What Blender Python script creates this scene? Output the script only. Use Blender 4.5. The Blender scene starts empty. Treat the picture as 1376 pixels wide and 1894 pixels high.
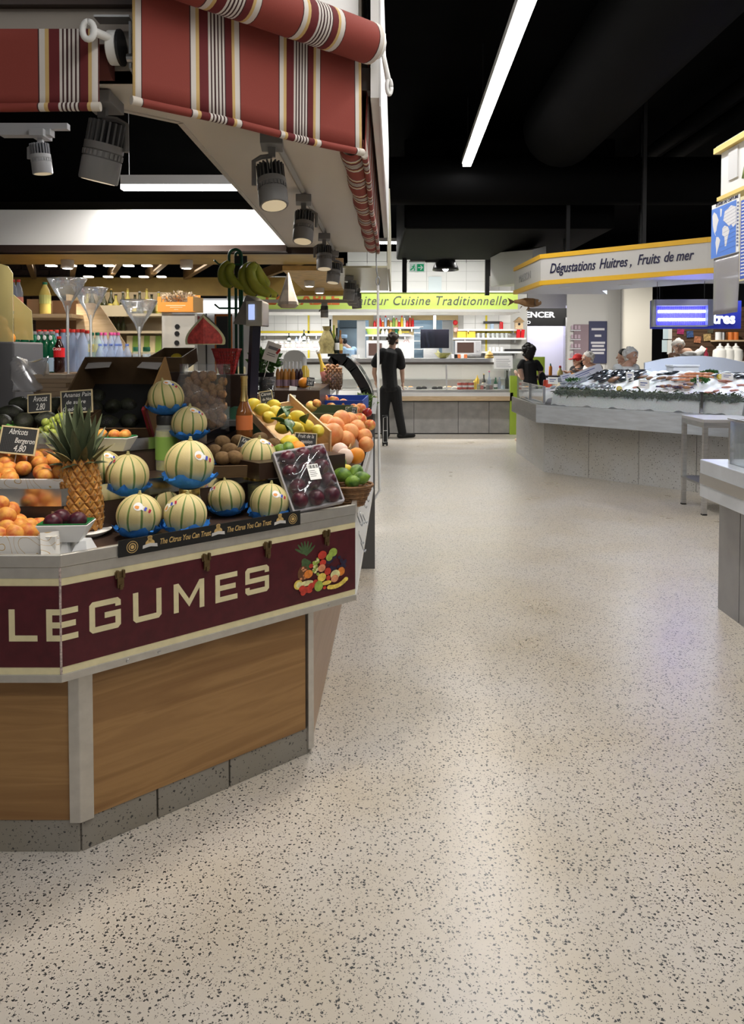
import bpy,bmesh,math,random
from mathutils import Vector,Matrix,Euler
random.seed(11)
R = math.radians
scene = bpy.context.scene
COL = scene.collection
# ---------------------------------------------------------------- camera
FPX,PITCH,EYE = 1430.0,R(2.0),1.45
CY = 655 + FPX * math.tan(PITCH)
cam_data = bpy.data.cameras.new('camera'); cam = bpy.data.objects.new('camera',cam_data); COL.objects.link(cam)
cam_data.sensor_fit = 'AUTO'; cam_data.sensor_width = 36.0
cam_data.lens = FPX / 1894 * 36.0
cam_data.shift_y = -(947 - CY) / 1894
cam_data.clip_start = 0.02; cam_data.clip_end = 200
cam.location = (0,0,EYE); cam.rotation_euler = (R(90) - PITCH,0,0)
scene.camera = cam
# ---------------------------------------------------------------- world and exposure
world = bpy.data.worlds.new('world'); scene.world = world; world.use_nodes = True
world.node_tree.nodes['Background'].inputs[0].default_value = (0.96,0.97,1.0,1)
world.node_tree.nodes['Background'].inputs[1].default_value = 0.13
scene.view_settings.view_transform = 'Standard'; scene.view_settings.look = 'None'
scene.view_settings.gamma = 1.0; scene.view_settings.exposure = 0.0
scene.view_settings.use_curve_mapping = False
# ---------------------------------------------------------------- hall lights (long ceiling luminaires)
def area(name,loc,rot,sx,sy,power,col=(1,.975,.945)):
    l = bpy.data.lights.new(name,'AREA'); l.shape = 'RECTANGLE'; l.size = sx; l.size_y = sy; l.energy = power; l.color = col
    o = bpy.data.objects.new(name,l); COL.objects.link(o); o.location = loc; o.rotation_euler = rot
    return o
def spot(name,loc,target,power,angle=50,col=(1,.9,.76),blend=.5,rad=.03):
    l = bpy.data.lights.new(name,'SPOT'); l.energy = power; l.spot_size = R(angle); l.spot_blend = blend; l.color = col; l.shadow_soft_size = rad
    o = bpy.data.objects.new(name,l); COL.objects.link(o); o.location = loc
    o.rotation_euler = (Vector(target) - Vector(loc)).to_track_quat('-Z','Y').to_euler()
    return o
area('aisle_line_light',(.925,4.2,3.54),(0,0,R(-1.8)),.09,9.2,125)
area('hall_line_light_rear',(1.6,-3.6,3.5),(0,0,R(-1.8)),.1,6.0,55)
area('hall_line_light_right',(5.2,4.0,3.6),(0,0,0),.1,8.0,90)
area('added_line_light_far',(1.2,13.25,3.3),(0,0,R(90)),.1,3.2,60)  # added lamp, out of view behind the duct, to brighten the deli sign
area('hall_line_light_left',(-3.2,-1.0,3.4),(0,0,R(90)),.1,3.0,25)
# ---------------------------------------------------------------- measuring helpers
def ray(px,py):
    x = (px - 688) / FPX; v = -(py - CY) / FPX
    return Vector((x,math.cos(PITCH) + math.sin(PITCH) * v,-math.sin(PITCH) + math.cos(PITCH) * v))
def W(px,py,Y):
    d = ray(px,py); return Vector((0,0,EYE)) + d * (Y / d.y)
def FZ(px,py,z=0.0):
    d = ray(px,py); return Vector((0,0,EYE)) + d * ((z - EYE) / d.z)
def WX(px,py,X):
    d = ray(px,py); return Vector((0,0,EYE)) + d * (X / d.x)
# ---------------------------------------------------------------- materials
MATS = {}
def mat(name,col,rough=.5,metal=0.,noise=0.,nscale=20.,bump=0.,bscale=60.,spec=.5,emit=None,estr=0.,trans=0.,alpha=1.,ior=1.45,coat=0.,sss=0.,stretch=None):
    if name in MATS: return MATS[name]
    m = bpy.data.materials.new(name); m.use_nodes = True; MATS[name] = m
    nt = m.node_tree; b = nt.nodes['Principled BSDF']
    c = (*col,1)
    b.inputs['Base Color'].default_value = c; b.inputs['Roughness'].default_value = rough; b.inputs['Metallic'].default_value = metal
    b.inputs['Specular IOR Level'].default_value = spec; b.inputs['IOR'].default_value = ior
    b.inputs['Transmission Weight'].default_value = trans; b.inputs['Alpha'].default_value = alpha
    b.inputs['Coat Weight'].default_value = coat; b.inputs['Coat Roughness'].default_value = .1
    if sss: b.inputs['Subsurface Weight'].default_value = sss; b.inputs['Subsurface Radius'].default_value = (.02,.01,.006)
    if emit is not None: b.inputs['Emission Color'].default_value = (*emit,1); b.inputs['Emission Strength'].default_value = estr
    if noise or bump:
        tc = nt.nodes.new('ShaderNodeTexCoord'); src = tc.outputs['Object']
        if stretch:
            mp = nt.nodes.new('ShaderNodeMapping'); mp.inputs['Scale'].default_value = stretch; nt.links.new(src,mp.inputs[0]); src = mp.outputs[0]
    if noise:
        n = nt.nodes.new('ShaderNodeTexNoise'); n.inputs['Scale'].default_value = nscale; n.inputs['Detail'].default_value = 5
        nt.links.new(src,n.inputs['Vector'])
        r = nt.nodes.new('ShaderNodeValToRGB'); r.color_ramp.elements[0].position = .3; r.color_ramp.elements[1].position = .7
        r.color_ramp.elements[0].color = (*[max(0,x * (1 - noise)) for x in col],1); r.color_ramp.elements[1].color = (*[min(1,x * (1 + noise)) for x in col],1)
        nt.links.new(n.outputs[0],r.inputs[0]); nt.links.new(r.outputs[0],b.inputs['Base Color'])
    if bump:
        n2 = nt.nodes.new('ShaderNodeTexNoise'); n2.inputs['Scale'].default_value = bscale; n2.inputs['Detail'].default_value = 3
        nt.links.new(src,n2.inputs['Vector'])
        bp = nt.nodes.new('ShaderNodeBump'); bp.inputs['Strength'].default_value = bump; bp.inputs['Distance'].default_value = .002
        nt.links.new(n2.outputs[0],bp.inputs['Height']); nt.links.new(bp.outputs[0],b.inputs['Normal'])
    return m
def N(m,t,**kw):
    n = m.node_tree.nodes.new(t)
    for k,v in kw.items(): setattr(n,k,v)
    return n
def bsdf(m): return m.node_tree.nodes['Principled BSDF']
def ramp(m,src,stops,interp='LINEAR'):
    r = N(m,'ShaderNodeValToRGB'); cr = r.color_ramp; cr.interpolation = interp
    while len(cr.elements) > 1: cr.elements.remove(cr.elements[-1])
    cr.elements[0].position = stops[0][0]; cr.elements[0].color = (*stops[0][1],1)
    for p,c in stops[1:]:
        e = cr.elements.new(p); e.color = (*c,1)
    m.node_tree.links.new(src,r.inputs[0]); return r
def tube_glow(name,col,s): return mat(name,(.9,.9,.9),.5,emit=col,estr=s)
def clear(name,col,a=.18,rough=.05,bump=0.,bscale=20.):
    # thin clear plastic or glass sheet: see-through, mirror-like at glancing angles, a little milky
    if name in MATS: return MATS[name]
    m = mat(name,col,rough,bump=bump,bscale=bscale); L = m.node_tree.links; b = bsdf(m)
    tr = N(m,'ShaderNodeBsdfTransparent'); gl = N(m,'ShaderNodeBsdfGlossy'); gl.inputs['Roughness'].default_value = rough; gl.inputs['Color'].default_value = (.9,.92,.94,1)
    lw = N(m,'ShaderNodeLayerWeight'); lw.inputs['Blend'].default_value = .25
    if bump: bp = [n for n in m.node_tree.nodes if n.type == 'BUMP'][0]; L.new(bp.outputs[0],gl.inputs['Normal']); L.new(bp.outputs[0],lw.inputs['Normal'])
    mu = N(m,'ShaderNodeMath',operation='MULTIPLY_ADD'); mu.inputs[1].default_value = .75; mu.inputs[2].default_value = .03; L.new(lw.outputs['Fresnel'],mu.inputs[0])
    m1 = N(m,'ShaderNodeMixShader'); L.new(mu.outputs[0],m1.inputs[0]); L.new(tr.outputs[0],m1.inputs[1]); L.new(gl.outputs[0],m1.inputs[2])
    m2 = N(m,'ShaderNodeMixShader'); m2.inputs[0].default_value = a * .6 if a < .4 else a; L.new(m1.outputs[0],m2.inputs[1]); L.new(b.outputs[0],m2.inputs[2])
    L.new(m2.outputs[0],m.node_tree.nodes['Material Output'].inputs['Surface']); return m

def terrazzo(name,base,chip,scale=95.,amount=.33,rough=.22,cloud=.06,tint=(1,.95,.84)):
    m = mat(name,base,rough); L = m.node_tree.links; b = bsdf(m)
    tc = N(m,'ShaderNodeTexCoord')
    dn = N(m,'ShaderNodeTexNoise'); dn.inputs['Scale'].default_value = scale * 2.2; dn.inputs['Detail'].default_value = 1
    L.new(tc.outputs['Object'],dn.inputs['Vector'])
    vs = N(m,'ShaderNodeVectorMath',operation='SCALE'); vs.inputs['Scale'].default_value = .011; L.new(dn.outputs['Color'],vs.inputs[0])
    va = N(m,'ShaderNodeVectorMath',operation='ADD'); L.new(tc.outputs['Object'],va.inputs[0]); L.new(vs.outputs[0],va.inputs[1])
    v = N(m,'ShaderNodeTexVoronoi'); v.inputs['Scale'].default_value = scale; L.new(va.outputs[0],v.inputs['Vector'])
    v2 = N(m,'ShaderNodeTexVoronoi'); v2.inputs['Scale'].default_value = scale * 2.1; L.new(va.outputs[0],v2.inputs['Vector'])
    def chips(vv,thr,size):
        sep = N(m,'ShaderNodeSeparateColor'); L.new(vv.outputs['Color'],sep.inputs[0])
        a = N(m,'ShaderNodeMath',operation='LESS_THAN'); a.inputs[1].default_value = thr; L.new(sep.outputs[0],a.inputs[0])
        s = N(m,'ShaderNodeMath',operation='MULTIPLY'); s.inputs[1].default_value = size; L.new(sep.outputs[1],s.inputs[0])
        s2 = N(m,'ShaderNodeMath',operation='ADD'); s2.inputs[1].default_value = .14; L.new(s.outputs[0],s2.inputs[0])
        d = N(m,'ShaderNodeMath',operation='LESS_THAN'); L.new(vv.outputs['Distance'],d.inputs[0]); L.new(s2.outputs[0],d.inputs[1])
        k = N(m,'ShaderNodeMath',operation='MULTIPLY'); L.new(a.outputs[0],k.inputs[0]); L.new(d.outputs[0],k.inputs[1]); return k,sep
    k1,sep1 = chips(v,amount,.28); k2,_ = chips(v2,amount * .45,.25)
    mx = N(m,'ShaderNodeMath',operation='MAXIMUM'); L.new(k1.outputs[0],mx.inputs[0]); L.new(k2.outputs[0],mx.inputs[1])
    cn = N(m,'ShaderNodeTexNoise'); cn.inputs['Scale'].default_value = 1.7; cn.inputs['Detail'].default_value = 4; L.new(tc.outputs['Object'],cn.inputs['Vector'])
    lo = tuple(x * (1 - cloud) * t for x,t in zip(base,tint)); hi = tuple(min(1,x * (1 + cloud)) for x in base)
    cr = ramp(m,cn.outputs[0],[(.3,lo),(.65,hi)])
    chr_ = ramp(m,sep1.outputs[2],[(0,tuple(c * .5 for c in chip)),(1,tuple(c * 1.8 for c in chip))])
    mix = N(m,'ShaderNodeMix',data_type='RGBA'); L.new(mx.outputs[0],mix.inputs[0]); L.new(cr.outputs[0],mix.inputs[6]); L.new(chr_.outputs[0],mix.inputs[7])
    L.new(mix.outputs[2],b.inputs['Base Color'])
    rn = N(m,'ShaderNodeMapRange'); rn.inputs[3].default_value = rough * .75; rn.inputs[4].default_value = rough * 1.35; L.new(cn.outputs[0],rn.inputs[0]); L.new(rn.outputs[0],b.inputs['Roughness'])
    return m
def woodgrain(name,c0,c1,scale=1.0,axis=0,rough=.42):
    m = mat(name,c0,rough); L = m.node_tree.links; b = bsdf(m)
    tc = N(m,'ShaderNodeTexCoord'); mp = N(m,'ShaderNodeMapping'); s = [14.,14.,14.]; s[axis] = 1.1
    mp.inputs['Scale'].default_value = [x * scale for x in s]; L.new(tc.outputs['Object'],mp.inputs[0])
    n = N(m,'ShaderNodeTexNoise'); n.inputs['Scale'].default_value = 1.0; n.inputs['Detail'].default_value = 7; n.inputs['Distortion'].default_value = 1.2; L.new(mp.outputs[0],n.inputs['Vector'])
    mid = tuple((a + d) / 2 for a,d in zip(c0,c1))
    r = ramp(m,n.outputs[0],[(.28,c1),(.45,mid),(.52,c0),(.62,mid),(.75,c0)])
    L.new(r.outputs[0],b.inputs['Base Color']); return m
def metal(name,col=(.62,.62,.61),rough=.32,aniso=None,noise=.12): return mat(name,col,rough,metal=1.,noise=noise,nscale=9,stretch=(1,1,14))

# ---------------------------------------------------------------- mesh builder
class MB:
    def __init__(s): s.v = []; s.f = []; s.m = []; s.k = 0
    def add(s,vs,fs):
        o = len(s.v); s.v += [tuple(p) for p in vs]
        for f in fs: s.f.append(tuple(i + o for i in f)); s.m.append(s.k)
        return s
    def box(s,c,d,rot=None):
        x,y,z = [k / 2 for k in d]
        P = [Vector(p) for p in ((-x,-y,-z),(x,-y,-z),(x,y,-z),(-x,y,-z),(-x,-y,z),(x,-y,z),(x,y,z),(-x,y,z))]
        if rot is not None:
            M_ = rot if isinstance(rot,Matrix) else Euler(rot).to_matrix()
            P = [M_ @ p for p in P]
        return s.add([p + Vector(c) for p in P],[(0,3,2,1),(4,5,6,7),(0,1,5,4),(1,2,6,5),(2,3,7,6),(3,0,4,7)])
    def bx(s,x0,x1,y0,y1,z0,z1): return s.box(((x0 + x1) / 2,(y0 + y1) / 2,(z0 + z1) / 2),(abs(x1 - x0),abs(y1 - y0),abs(z1 - z0)))
    def prism(s,poly,z0,z1):
        n = len(poly)
        a = sum(poly[i][0] * poly[(i + 1) % n][1] - poly[(i + 1) % n][0] * poly[i][1] for i in range(n))
        if a < 0: poly = poly[::-1]
        vs = [(x,y,z0) for x,y in poly] + [(x,y,z1) for x,y in poly]
        return s.add(vs,[tuple(range(n))[::-1],tuple(range(n,2 * n))] + [(i,(i + 1) % n,(i + 1) % n + n,i + n) for i in range(n)])
    def slab(s,p0,p1,z0,z1,t,side=1):
        # a vertical board from p0 to p1 (xy) with thickness t to the left (side 1) or right
        d = Vector((p1[0] - p0[0],p1[1] - p0[1])).normalized(); n = Vector((-d.y,d.x)) * t * side
        return s.prism([(p0[0],p0[1]),(p1[0],p1[1]),(p1[0] + n.x,p1[1] + n.y),(p0[0] + n.x,p0[1] + n.y)],z0,z1)
    def poly(s,pts): return s.add(pts,[tuple(range(len(pts)))])
    def plate(s,pts,n,t):
        # flat polygon pts (3D) thickened by t along n
        n = Vector(n).normalized() * t; k = len(pts); P = [Vector(p) for p in pts]
        return s.add(P + [p + n for p in P],[tuple(range(k))[::-1],tuple(range(k,2 * k))] + [(i,(i + 1) % k,(i + 1) % k + k,i + k) for i in range(k)])
    def tube(s,pts,r,n=8,cap=True):
        pts = [Vector(p) for p in pts]; k = len(pts)
        rr = r if isinstance(r,(list,tuple)) else [r] * k
        up = None; vs = []
        for i,p in enumerate(pts):
            t = (pts[min(i + 1,k - 1)] - pts[max(i - 1,0)]).normalized()
            if up is None:
                up = Vector((0,0,1)) if abs(t.z) < .9 else Vector((1,0,0))
            a = t.cross(up).normalized(); b_ = a.cross(t).normalized(); up = b_
            q = rr[i]
            qx,qy = q if isinstance(q,tuple) else (q,q)
            for j in range(n):
                an = 2 * math.pi * j / n; vs.append(p + a * math.cos(an) * qx + b_ * math.sin(an) * qy)
        fs = [(i * n + j,i * n + (j + 1) % n,(i + 1) * n + (j + 1) % n,(i + 1) * n + j) for i in range(k - 1) for j in range(n)]
        if cap: fs += [tuple(range(n))[::-1],tuple(range((k - 1) * n,k * n))]
        return s.add(vs,fs)
    def lathe(s,prof,n=20,c=(0,0,0),fn=None,cap=True):
        c = Vector(c); vs = []; k = len(prof)
        for (r,z) in prof:
            for j in range(n):
                a = 2 * math.pi * j / n; q = r * (fn(a,z) if fn else 1)
                vs.append(c + Vector((q * math.cos(a),q * math.sin(a),z)))
        fs = [(i * n + j,i * n + (j + 1) % n,(i + 1) * n + (j + 1) % n,(i + 1) * n + j) for i in range(k - 1) for j in range(n)]
        if cap: fs += [tuple(range(n))[::-1],tuple(range((k - 1) * n,k * n))]
        return s.add(vs,fs)
    def ball(s,c,r,n=12,k=8):
        r = r if isinstance(r,(tuple,list)) else (r,r,r); c = Vector(c)
        vs = [c + Vector((0,0,-r[2]))]
        for i in range(1,k):
            t = -math.pi / 2 + math.pi * i / k
            for j in range(n):
                a = 2 * math.pi * j / n; vs.append(c + Vector((r[0] * math.cos(t) * math.cos(a),r[1] * math.cos(t) * math.sin(a),r[2] * math.sin(t))))
        vs.append(c + Vector((0,0,r[2]))); e = len(vs) - 1
        fs = [(0,1 + (j + 1) % n,1 + j) for j in range(n)]
        fs += [(1 + (i * n) + j,1 + i * n + (j + 1) % n,1 + (i + 1) * n + (j + 1) % n,1 + (i + 1) * n + j) for i in range(k - 2) for j in range(n)]
        fs += [(1 + (k - 2) * n + j,1 + (k - 2) * n + (j + 1) % n,e) for j in range(n)]
        return s.add(vs,fs)
    def grid(s,fn,nu,nv):
        vs = [fn(i / nu,j / nv) for j in range(nv + 1) for i in range(nu + 1)]
        return s.add(vs,[(j * (nu + 1) + i,j * (nu + 1) + i + 1,(j + 1) * (nu + 1) + i + 1,(j + 1) * (nu + 1) + i) for j in range(nv) for i in range(nu)])
    def xf(s,M_): s.v = [tuple(M_ @ Vector(p)) for p in s.v]; return s
    def mesh(s,name,smooth=False):
        me = bpy.data.meshes.new(name); me.from_pydata(s.v,[],s.f); me.validate(clean_customdata=False)
        if len(me.polygons) == len(s.m): me.polygons.foreach_set('material_index',s.m)
        me.polygons.foreach_set('use_smooth',[bool(smooth)] * len(me.polygons))
        if smooth == 'auto' : me.set_sharp_from_angle(angle=R(40))
        me.update(); return me
    def build(s,name,m,parent=None,smooth=False,loc=(0,0,0),rot=(0,0,0),world=False,bevel=0,solid=0):
        if world and parent is not None:
            pl = parent.matrix_basis.inverted()
            if parent.parent: pl = pl @ parent.parent.matrix_basis.inverted()
            s.xf(pl)
        me = s.mesh(name,smooth)
        for q in (m if isinstance(m,(list,tuple)) else [m]): me.materials.append(q)
        return link(name,me,parent,loc,rot,bevel,solid)
def link(name,me,parent=None,loc=(0,0,0),rot=(0,0,0),bevel=0,solid=0):
    o = bpy.data.objects.new(name,me); COL.objects.link(o); o.location = loc; o.rotation_euler = rot
    if parent is not None: o.parent = parent
    if solid:
        md = o.modifiers.new('solidify','SOLIDIFY'); md.thickness = solid; md.offset = 0
    if bevel:
        md = o.modifiers.new('bevel','BEVEL'); md.width = bevel; md.segments = 2; md.limit_method = 'ANGLE'; md.angle_limit = R(40)
    return o
def tag(o,label=None,cat=None,group=None,kind=None):
    if label: o['label'] = label
    if cat: o['category'] = cat
    if group: o['group'] = group
    if kind: o['kind'] = kind
    return o
def thing(name,label,cat,loc=(0,0,0),rz=0,group=None,rot=None):
    o = bpy.data.objects.new(name,None); COL.objects.link(o); o.empty_display_size = .05
    o.location = loc; o.rotation_euler = rot if rot else (0,0,rz); return tag(o,label,cat,group)
def struct(o): o['kind'] = 'structure'; return o
def dup(o,parent=None,loc=None,rot=None,label=None,group=None,scale=None):
    c = o.copy(); COL.objects.link(c)
    if parent is not None: c.parent = parent
    for ch in o.children: dup(ch,c)
    if loc is not None: c.location = loc
    if rot is not None: c.rotation_euler = rot
    if scale is not None: c.scale = (scale,) * 3 if isinstance(scale,(int,float)) else scale
    if label: c['label'] = label
    if group: c['group'] = group
    return c
def copy_part(o,name,parent,loc=(0,0,0),rot=(0,0,0),scale=None):
    c = o.copy(); c.name = name; COL.objects.link(c); c.parent = parent; c.location = loc; c.rotation_euler = rot
    if scale is not None: c.scale = (scale,) * 3 if isinstance(scale,(int,float)) else scale
    return c
def text(name,body,size,m,parent,loc,rot,extrude=.001,shear=0.,bold=0.,align='LEFT',width=None,spacing=1.):
    cu = bpy.data.curves.new(name,'FONT'); cu.body = body; cu.size = size; cu.extrude = extrude; cu.shear = shear; cu.offset = bold
    cu.align_x = align; cu.space_character = spacing; cu.resolution_u = 3
    o = bpy.data.objects.new(name,cu); me = bpy.data.meshes.new_from_object(o)
    bpy.data.objects.remove(o); bpy.data.curves.remove(cu)
    if width and len(me.vertices):
        xs = [v.co.x for v in me.vertices]; k = width / (max(xs) - min(xs)); x0 = min(xs)
        for v in me.vertices: v.co.x = (v.co.x - x0) * k
    me.materials.clear(); me.materials.append(m)
    return link(name,me,parent,loc,rot)
# frequent materials
STEEL = metal('brushed_steel',(.6,.6,.6),.33); STEEL_D = metal('worn_steel',(.42,.43,.44),.38); CHROME = metal('chrome',(.75,.75,.75),.15,noise=.03)
ALU = mat('aluminium_trim',(.62,.6,.56),.42,metal=.85,noise=.06,nscale=30); WHITE = mat('white_paint',(.82,.81,.79),.45,noise=.03,nscale=3)
BLACKM = mat('black_metal',(.012,.012,.013),.45); BLACKP = mat('black_plastic',(.015,.015,.016),.35)
PAPERW = mat('white_card',(.85,.85,.83),.7); GREYP = mat('grey_plastic',(.33,.32,.3),.5); WOOD_L = woodgrain('light_wood',(.72,.55,.35),(.55,.38,.2),1.5)
GLASS = mat('clear_glass',(.97,.985,.98),.02,trans=1.,ior=1.45); PLEXI = clear('clear_acrylic',(.9,.93,.95),.16)
BROWN = mat('dark_brown_laminate',(.035,.018,.012),.35)
CHALK = mat('chalk_white',(.85,.85,.82),.8); GOLD = metal('gold_foil',(.75,.55,.22),.3); YELLOW_P = mat('yellow_paint',(.86,.5,.03),.5)
# ---------------------------------------------------------------- the hall shell
floor_m = terrazzo('terrazzo_cream',(.52,.48,.43),(.028,.03,.032),98.,.72,.29,.04)
f = MB().bx(-9,9,-7,24,-.1,0).build('floor',floor_m); struct(f); tag(f,'cream terrazzo floor speckled with black stone chips')
BLK = mat('black_ceiling_paint',(.0012,.0012,.0014),.9,spec=.05,noise=.4,nscale=2)
c = struct(MB().bx(-9,9,-7,24,4.3,4.4).build('ceiling',BLK))
struct(MB().bx(-9.1,-9,-7,24,0,4.3).build('wall_left',mat('dark_wall',(.03,.03,.032),.8)))
struct(MB().bx(9,9.1,-7,24,0,4.3).build('wall_right',MATS['dark_wall']))
struct(MB().bx(-9,9,24,24.1,0,4.3).build('wall_back',MATS['dark_wall']))
DUCT = mat('black_duct',(.0016,.0016,.0018),.75,spec=.08)
d = tag(MB().tube([(2.1,-1,3.95),(2.1,8.7,3.95)],.42,20).build('ventilation_duct',DUCT,smooth='auto'),'large round black ventilation duct along the ceiling beside the light line','duct')
d = tag(MB().bx(.4,3.0,9.6,12.8,3.0,4.1).build('duct_box',DUCT,bevel=.03),'black boxed air duct hanging above the far end of the aisle','duct')
for i,x in enumerate((3.6,3.95)):
    tag(MB().tube([(x,2,4.05),(x,16,4.05)],.09,10).build('ceiling_pipe',DUCT,smooth=True),['left','right'][i] + ' pipe of the two black pipes running under the black ceiling','pipe')
tag(MB().tube([(-.8,9.25,3.5),(3.2,9.25,3.5),(7,9.25,3.5)],.28,16).build('cross_duct',DUCT,smooth='auto'),'black cross duct spanning the ceiling beyond the light line','duct')
for i,(px,Y) in enumerate(((748,12.6),(901,13.2),(1047,10.5),(1187,9.6))):
    p = W(px,480,Y)
    tag(MB().bx(p.x - .035,p.x + .035,Y - .035,Y + .035,2.45,4.3).build('hanging_post',BLACKM),['black steel hanger post left of the dome pendant lamp','black steel hanger post right of the dome pendant lamp','black steel hanger post above the left end of the fish stall sign','black steel hanger post above the right half of the fish stall sign'][i],'post')
# light line over the aisle
GLOW = tube_glow('led_diffuser',(1,.97,.93),14.)
t = thing('line_light','long glowing white ceiling light line above the aisle','light',(.925,4.2,3.6),R(-1.8))
MB().bx(-.055,.055,-4.62,4.62,.0,.06).build('housing',WHITE,t)
MB().bx(-.045,.045,-4.6,4.6,-.035,.0).build('diffuser',GLOW,t)
for y in (-3,0,3,4.5): MB().tube([(0,y,.06),(0,y,.7)],.004,5).build('suspension_wire',BLACKM,t)
# pendant bar inside the fruit stall canopy
pl = W(226,348,5.55); pr = W(441,348,5.55)
t = thing('pendant_light_bar','short white pendant light bar glowing in front of the white fascia','light',((pl.x + pr.x) / 2,5.55,pl.z))
w = (pr.x - pl.x) / 2
MB().bx(-w,w,-.04,.04,.02,.085).build('housing',mat('satin_white',(.7,.7,.7),.5),t); MB().bx(-w,w,-.035,.035,-.012,.02).build('diffuser',GLOW,t)
for x in (-w + .05,w - .05): MB().tube([(x,0,.085),(x,0,1.6)],.003,5).build('suspension_wire',STEEL,t)
area('pendant_bar_lamp',(t.location.x,5.55,pl.z - .02),(0,0,0),2 * w,.07,30)
# unseen line lights of the hall; the first added to light the deli sign
for nm,loc,rz,ln,lab in (('line_light',(1.2,13.25,3.36),R(90),1.6,'added ceiling light line hidden behind the boxed duct'),('line_light',(1.6,-3.6,3.56),R(-1.8),3.0,'ceiling light line behind the viewer'),('line_light',(5.2,4.0,3.66),0,4.0,'ceiling light line over the right stalls'),('line_light',(-3.2,-1.0,3.46),R(90),1.5,'ceiling light line left of the viewer')):
    t = thing(nm,lab,'light',loc,rz)
    MB().bx(-.055,.055,-ln,ln,.0,.06).build('housing',WHITE,t)
    MB().bx(-.045,.045,-ln,ln,-.03,.0).build('diffuser',GLOW,t)
# ---------------------------------------------------------------- the fruit stall: counter
def isect(p,d,q,e):
    den = d[0] * e[1] - d[1] * e[0]; t = ((q[0] - p[0]) * e[1] - (q[1] - p[1]) * e[0]) / den
    return (p[0] + d[0] * t,p[1] + d[1] * t)
C0 = (-.867,2.13); CH = Vector((.743,.669)).normalized(); CN = Vector((CH.y,-CH.x)); D0 = (-.066,2.851); SD = Vector((.03,1)).normalized()
SIDE_END,LEFT_END = 5.55,-2.3
def ring(d,yend=SIDE_END,xl=LEFT_END):
    # outline of the counter moved inward by d: left end, front corner, side corner, far end
    cp = (C0[0] - CN.x * d,C0[1] - CN.y * d); y = C0[1] + d
    c = isect((0,y),(1,0),cp,CH); sp = (D0[0] - d,D0[1]); dd = isect(sp,SD,cp,CH)
    return [(xl,y),c,dd,(sp[0] + SD.x / SD.y * (yend - D0[1]),yend)]
def band(mb,d0,d1,z0,z1,which=(0,1,2)):
    a,b_ = ring(d0),ring(d1)
    for i in which: mb.prism([a[i],a[i + 1],b_[i + 1],b_[i]],z0,z1)
    return mb
def onch(u,z,out=0.): return Vector((C0[0] + CH.x * u + CN.x * out,C0[1] + CH.y * u + CN.y * out,z))
def onfr(u,z,out=0.): return Vector((C0[0] + u,C0[1] - out,z))
CHROT = math.atan2(CH.y,CH.x)
def chu(px):
    k = (px - 688) / FPX; return (k * C0[1] - C0[0]) / (CH.x - k * CH.y)
counter = thing('fruit_counter','fruit and vegetable counter with burgundy lettered panels and oak base','counter',(-.9,3.2,0))
BURG = mat('burgundy_panel',(.075,.008,.014),.35,noise=.18,nscale=25); CREAM = mat('cream_stripe',(.74,.66,.40),.45,noise=.06,nscale=30)
OAK = woodgrain('oak_laminate',(.36,.2,.075),(.23,.115,.04),.9); OAK2 = woodgrain('pink_oak_laminate',(.5,.34,.22),(.42,.27,.16),.9,1)
GREYT = terrazzo('terrazzo_grey',(.27,.25,.22),(.03,.03,.03),105.,.3,.5)
A0,B0 = (-.847,2.205),(-.228,2.765); AB = Vector((B0[0] - A0[0],B0[1] - A0[1])); ABn = Vector((AB.y,-AB.x)).normalized(); ABd = AB.normalized()
def ab(u,out=0): return (A0[0] + ABd.x * u + ABn.x * out,A0[1] + ABd.y * u + ABn.y * out)
LAB = AB.length
# plinth tiles (three on the angled side, two in front, along the aisle)
cuts = [0,.24,.50,LAB]
for i in range(3): MB().slab(ab(cuts[i] + .003),ab(cuts[i + 1] - .003),0,.095,.02).build('plinth_tile',GREYT,counter,world=True,bevel=.002)
for x0,x1 in ((-1.5,A0[0] - .004),(LEFT_END + .1,-1.506)): MB().bx(x0,x1,A0[1],A0[1] + .02,0,.095).build('plinth_tile',GREYT,counter,world=True,bevel=.002)
for k in range(5): MB().bx(B0[0] - .02 + .016 * k,B0[0] + .016 * k,B0[1] + .003 + .56 * k,B0[1] + .557 + .56 * k,0,.095).build('plinth_tile',GREYT,counter,world=True,bevel=.002)
# oak panels
o = MB().bx(.02,LAB - .02,-.004,.014,.097,.545).build('wood_panel',OAK,counter,loc=Vector((*A0,0)) - counter.location,rot=(0,0,math.atan2(AB.y,AB.x)))
MB().bx(LEFT_END + .1,A0[0] - .02,A0[1] - .004,A0[1] + .014,.097,.545).build('wood_panel',OAK,counter,world=True)
MB().slab((B0[0] + .004,B0[1] + .03),(B0[0] + .088,SIDE_END - .05),.01,.545,.018).build('wood_panel',OAK2,counter,world=True)
# corner posts
MB().prism([(A0[0] - .028,A0[1] - .014),(A0[0] + .004,A0[1] - .014),ab(.034,.014),ab(.034,-.02),(A0[0] - .028,A0[1] + .02)],.093,.55).build('corner_post',ALU,counter,world=True,bevel=.002)
MB().prism([ab(LAB - .012,.012),ab(LAB + .012,.012),(B0[0] + .012,B0[1] + .03),(B0[0] - .02,B0[1] + .03),ab(LAB - .012,-.02)],.02,.55).build('corner_post',ALU,counter,world=True,bevel=.002)
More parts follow.
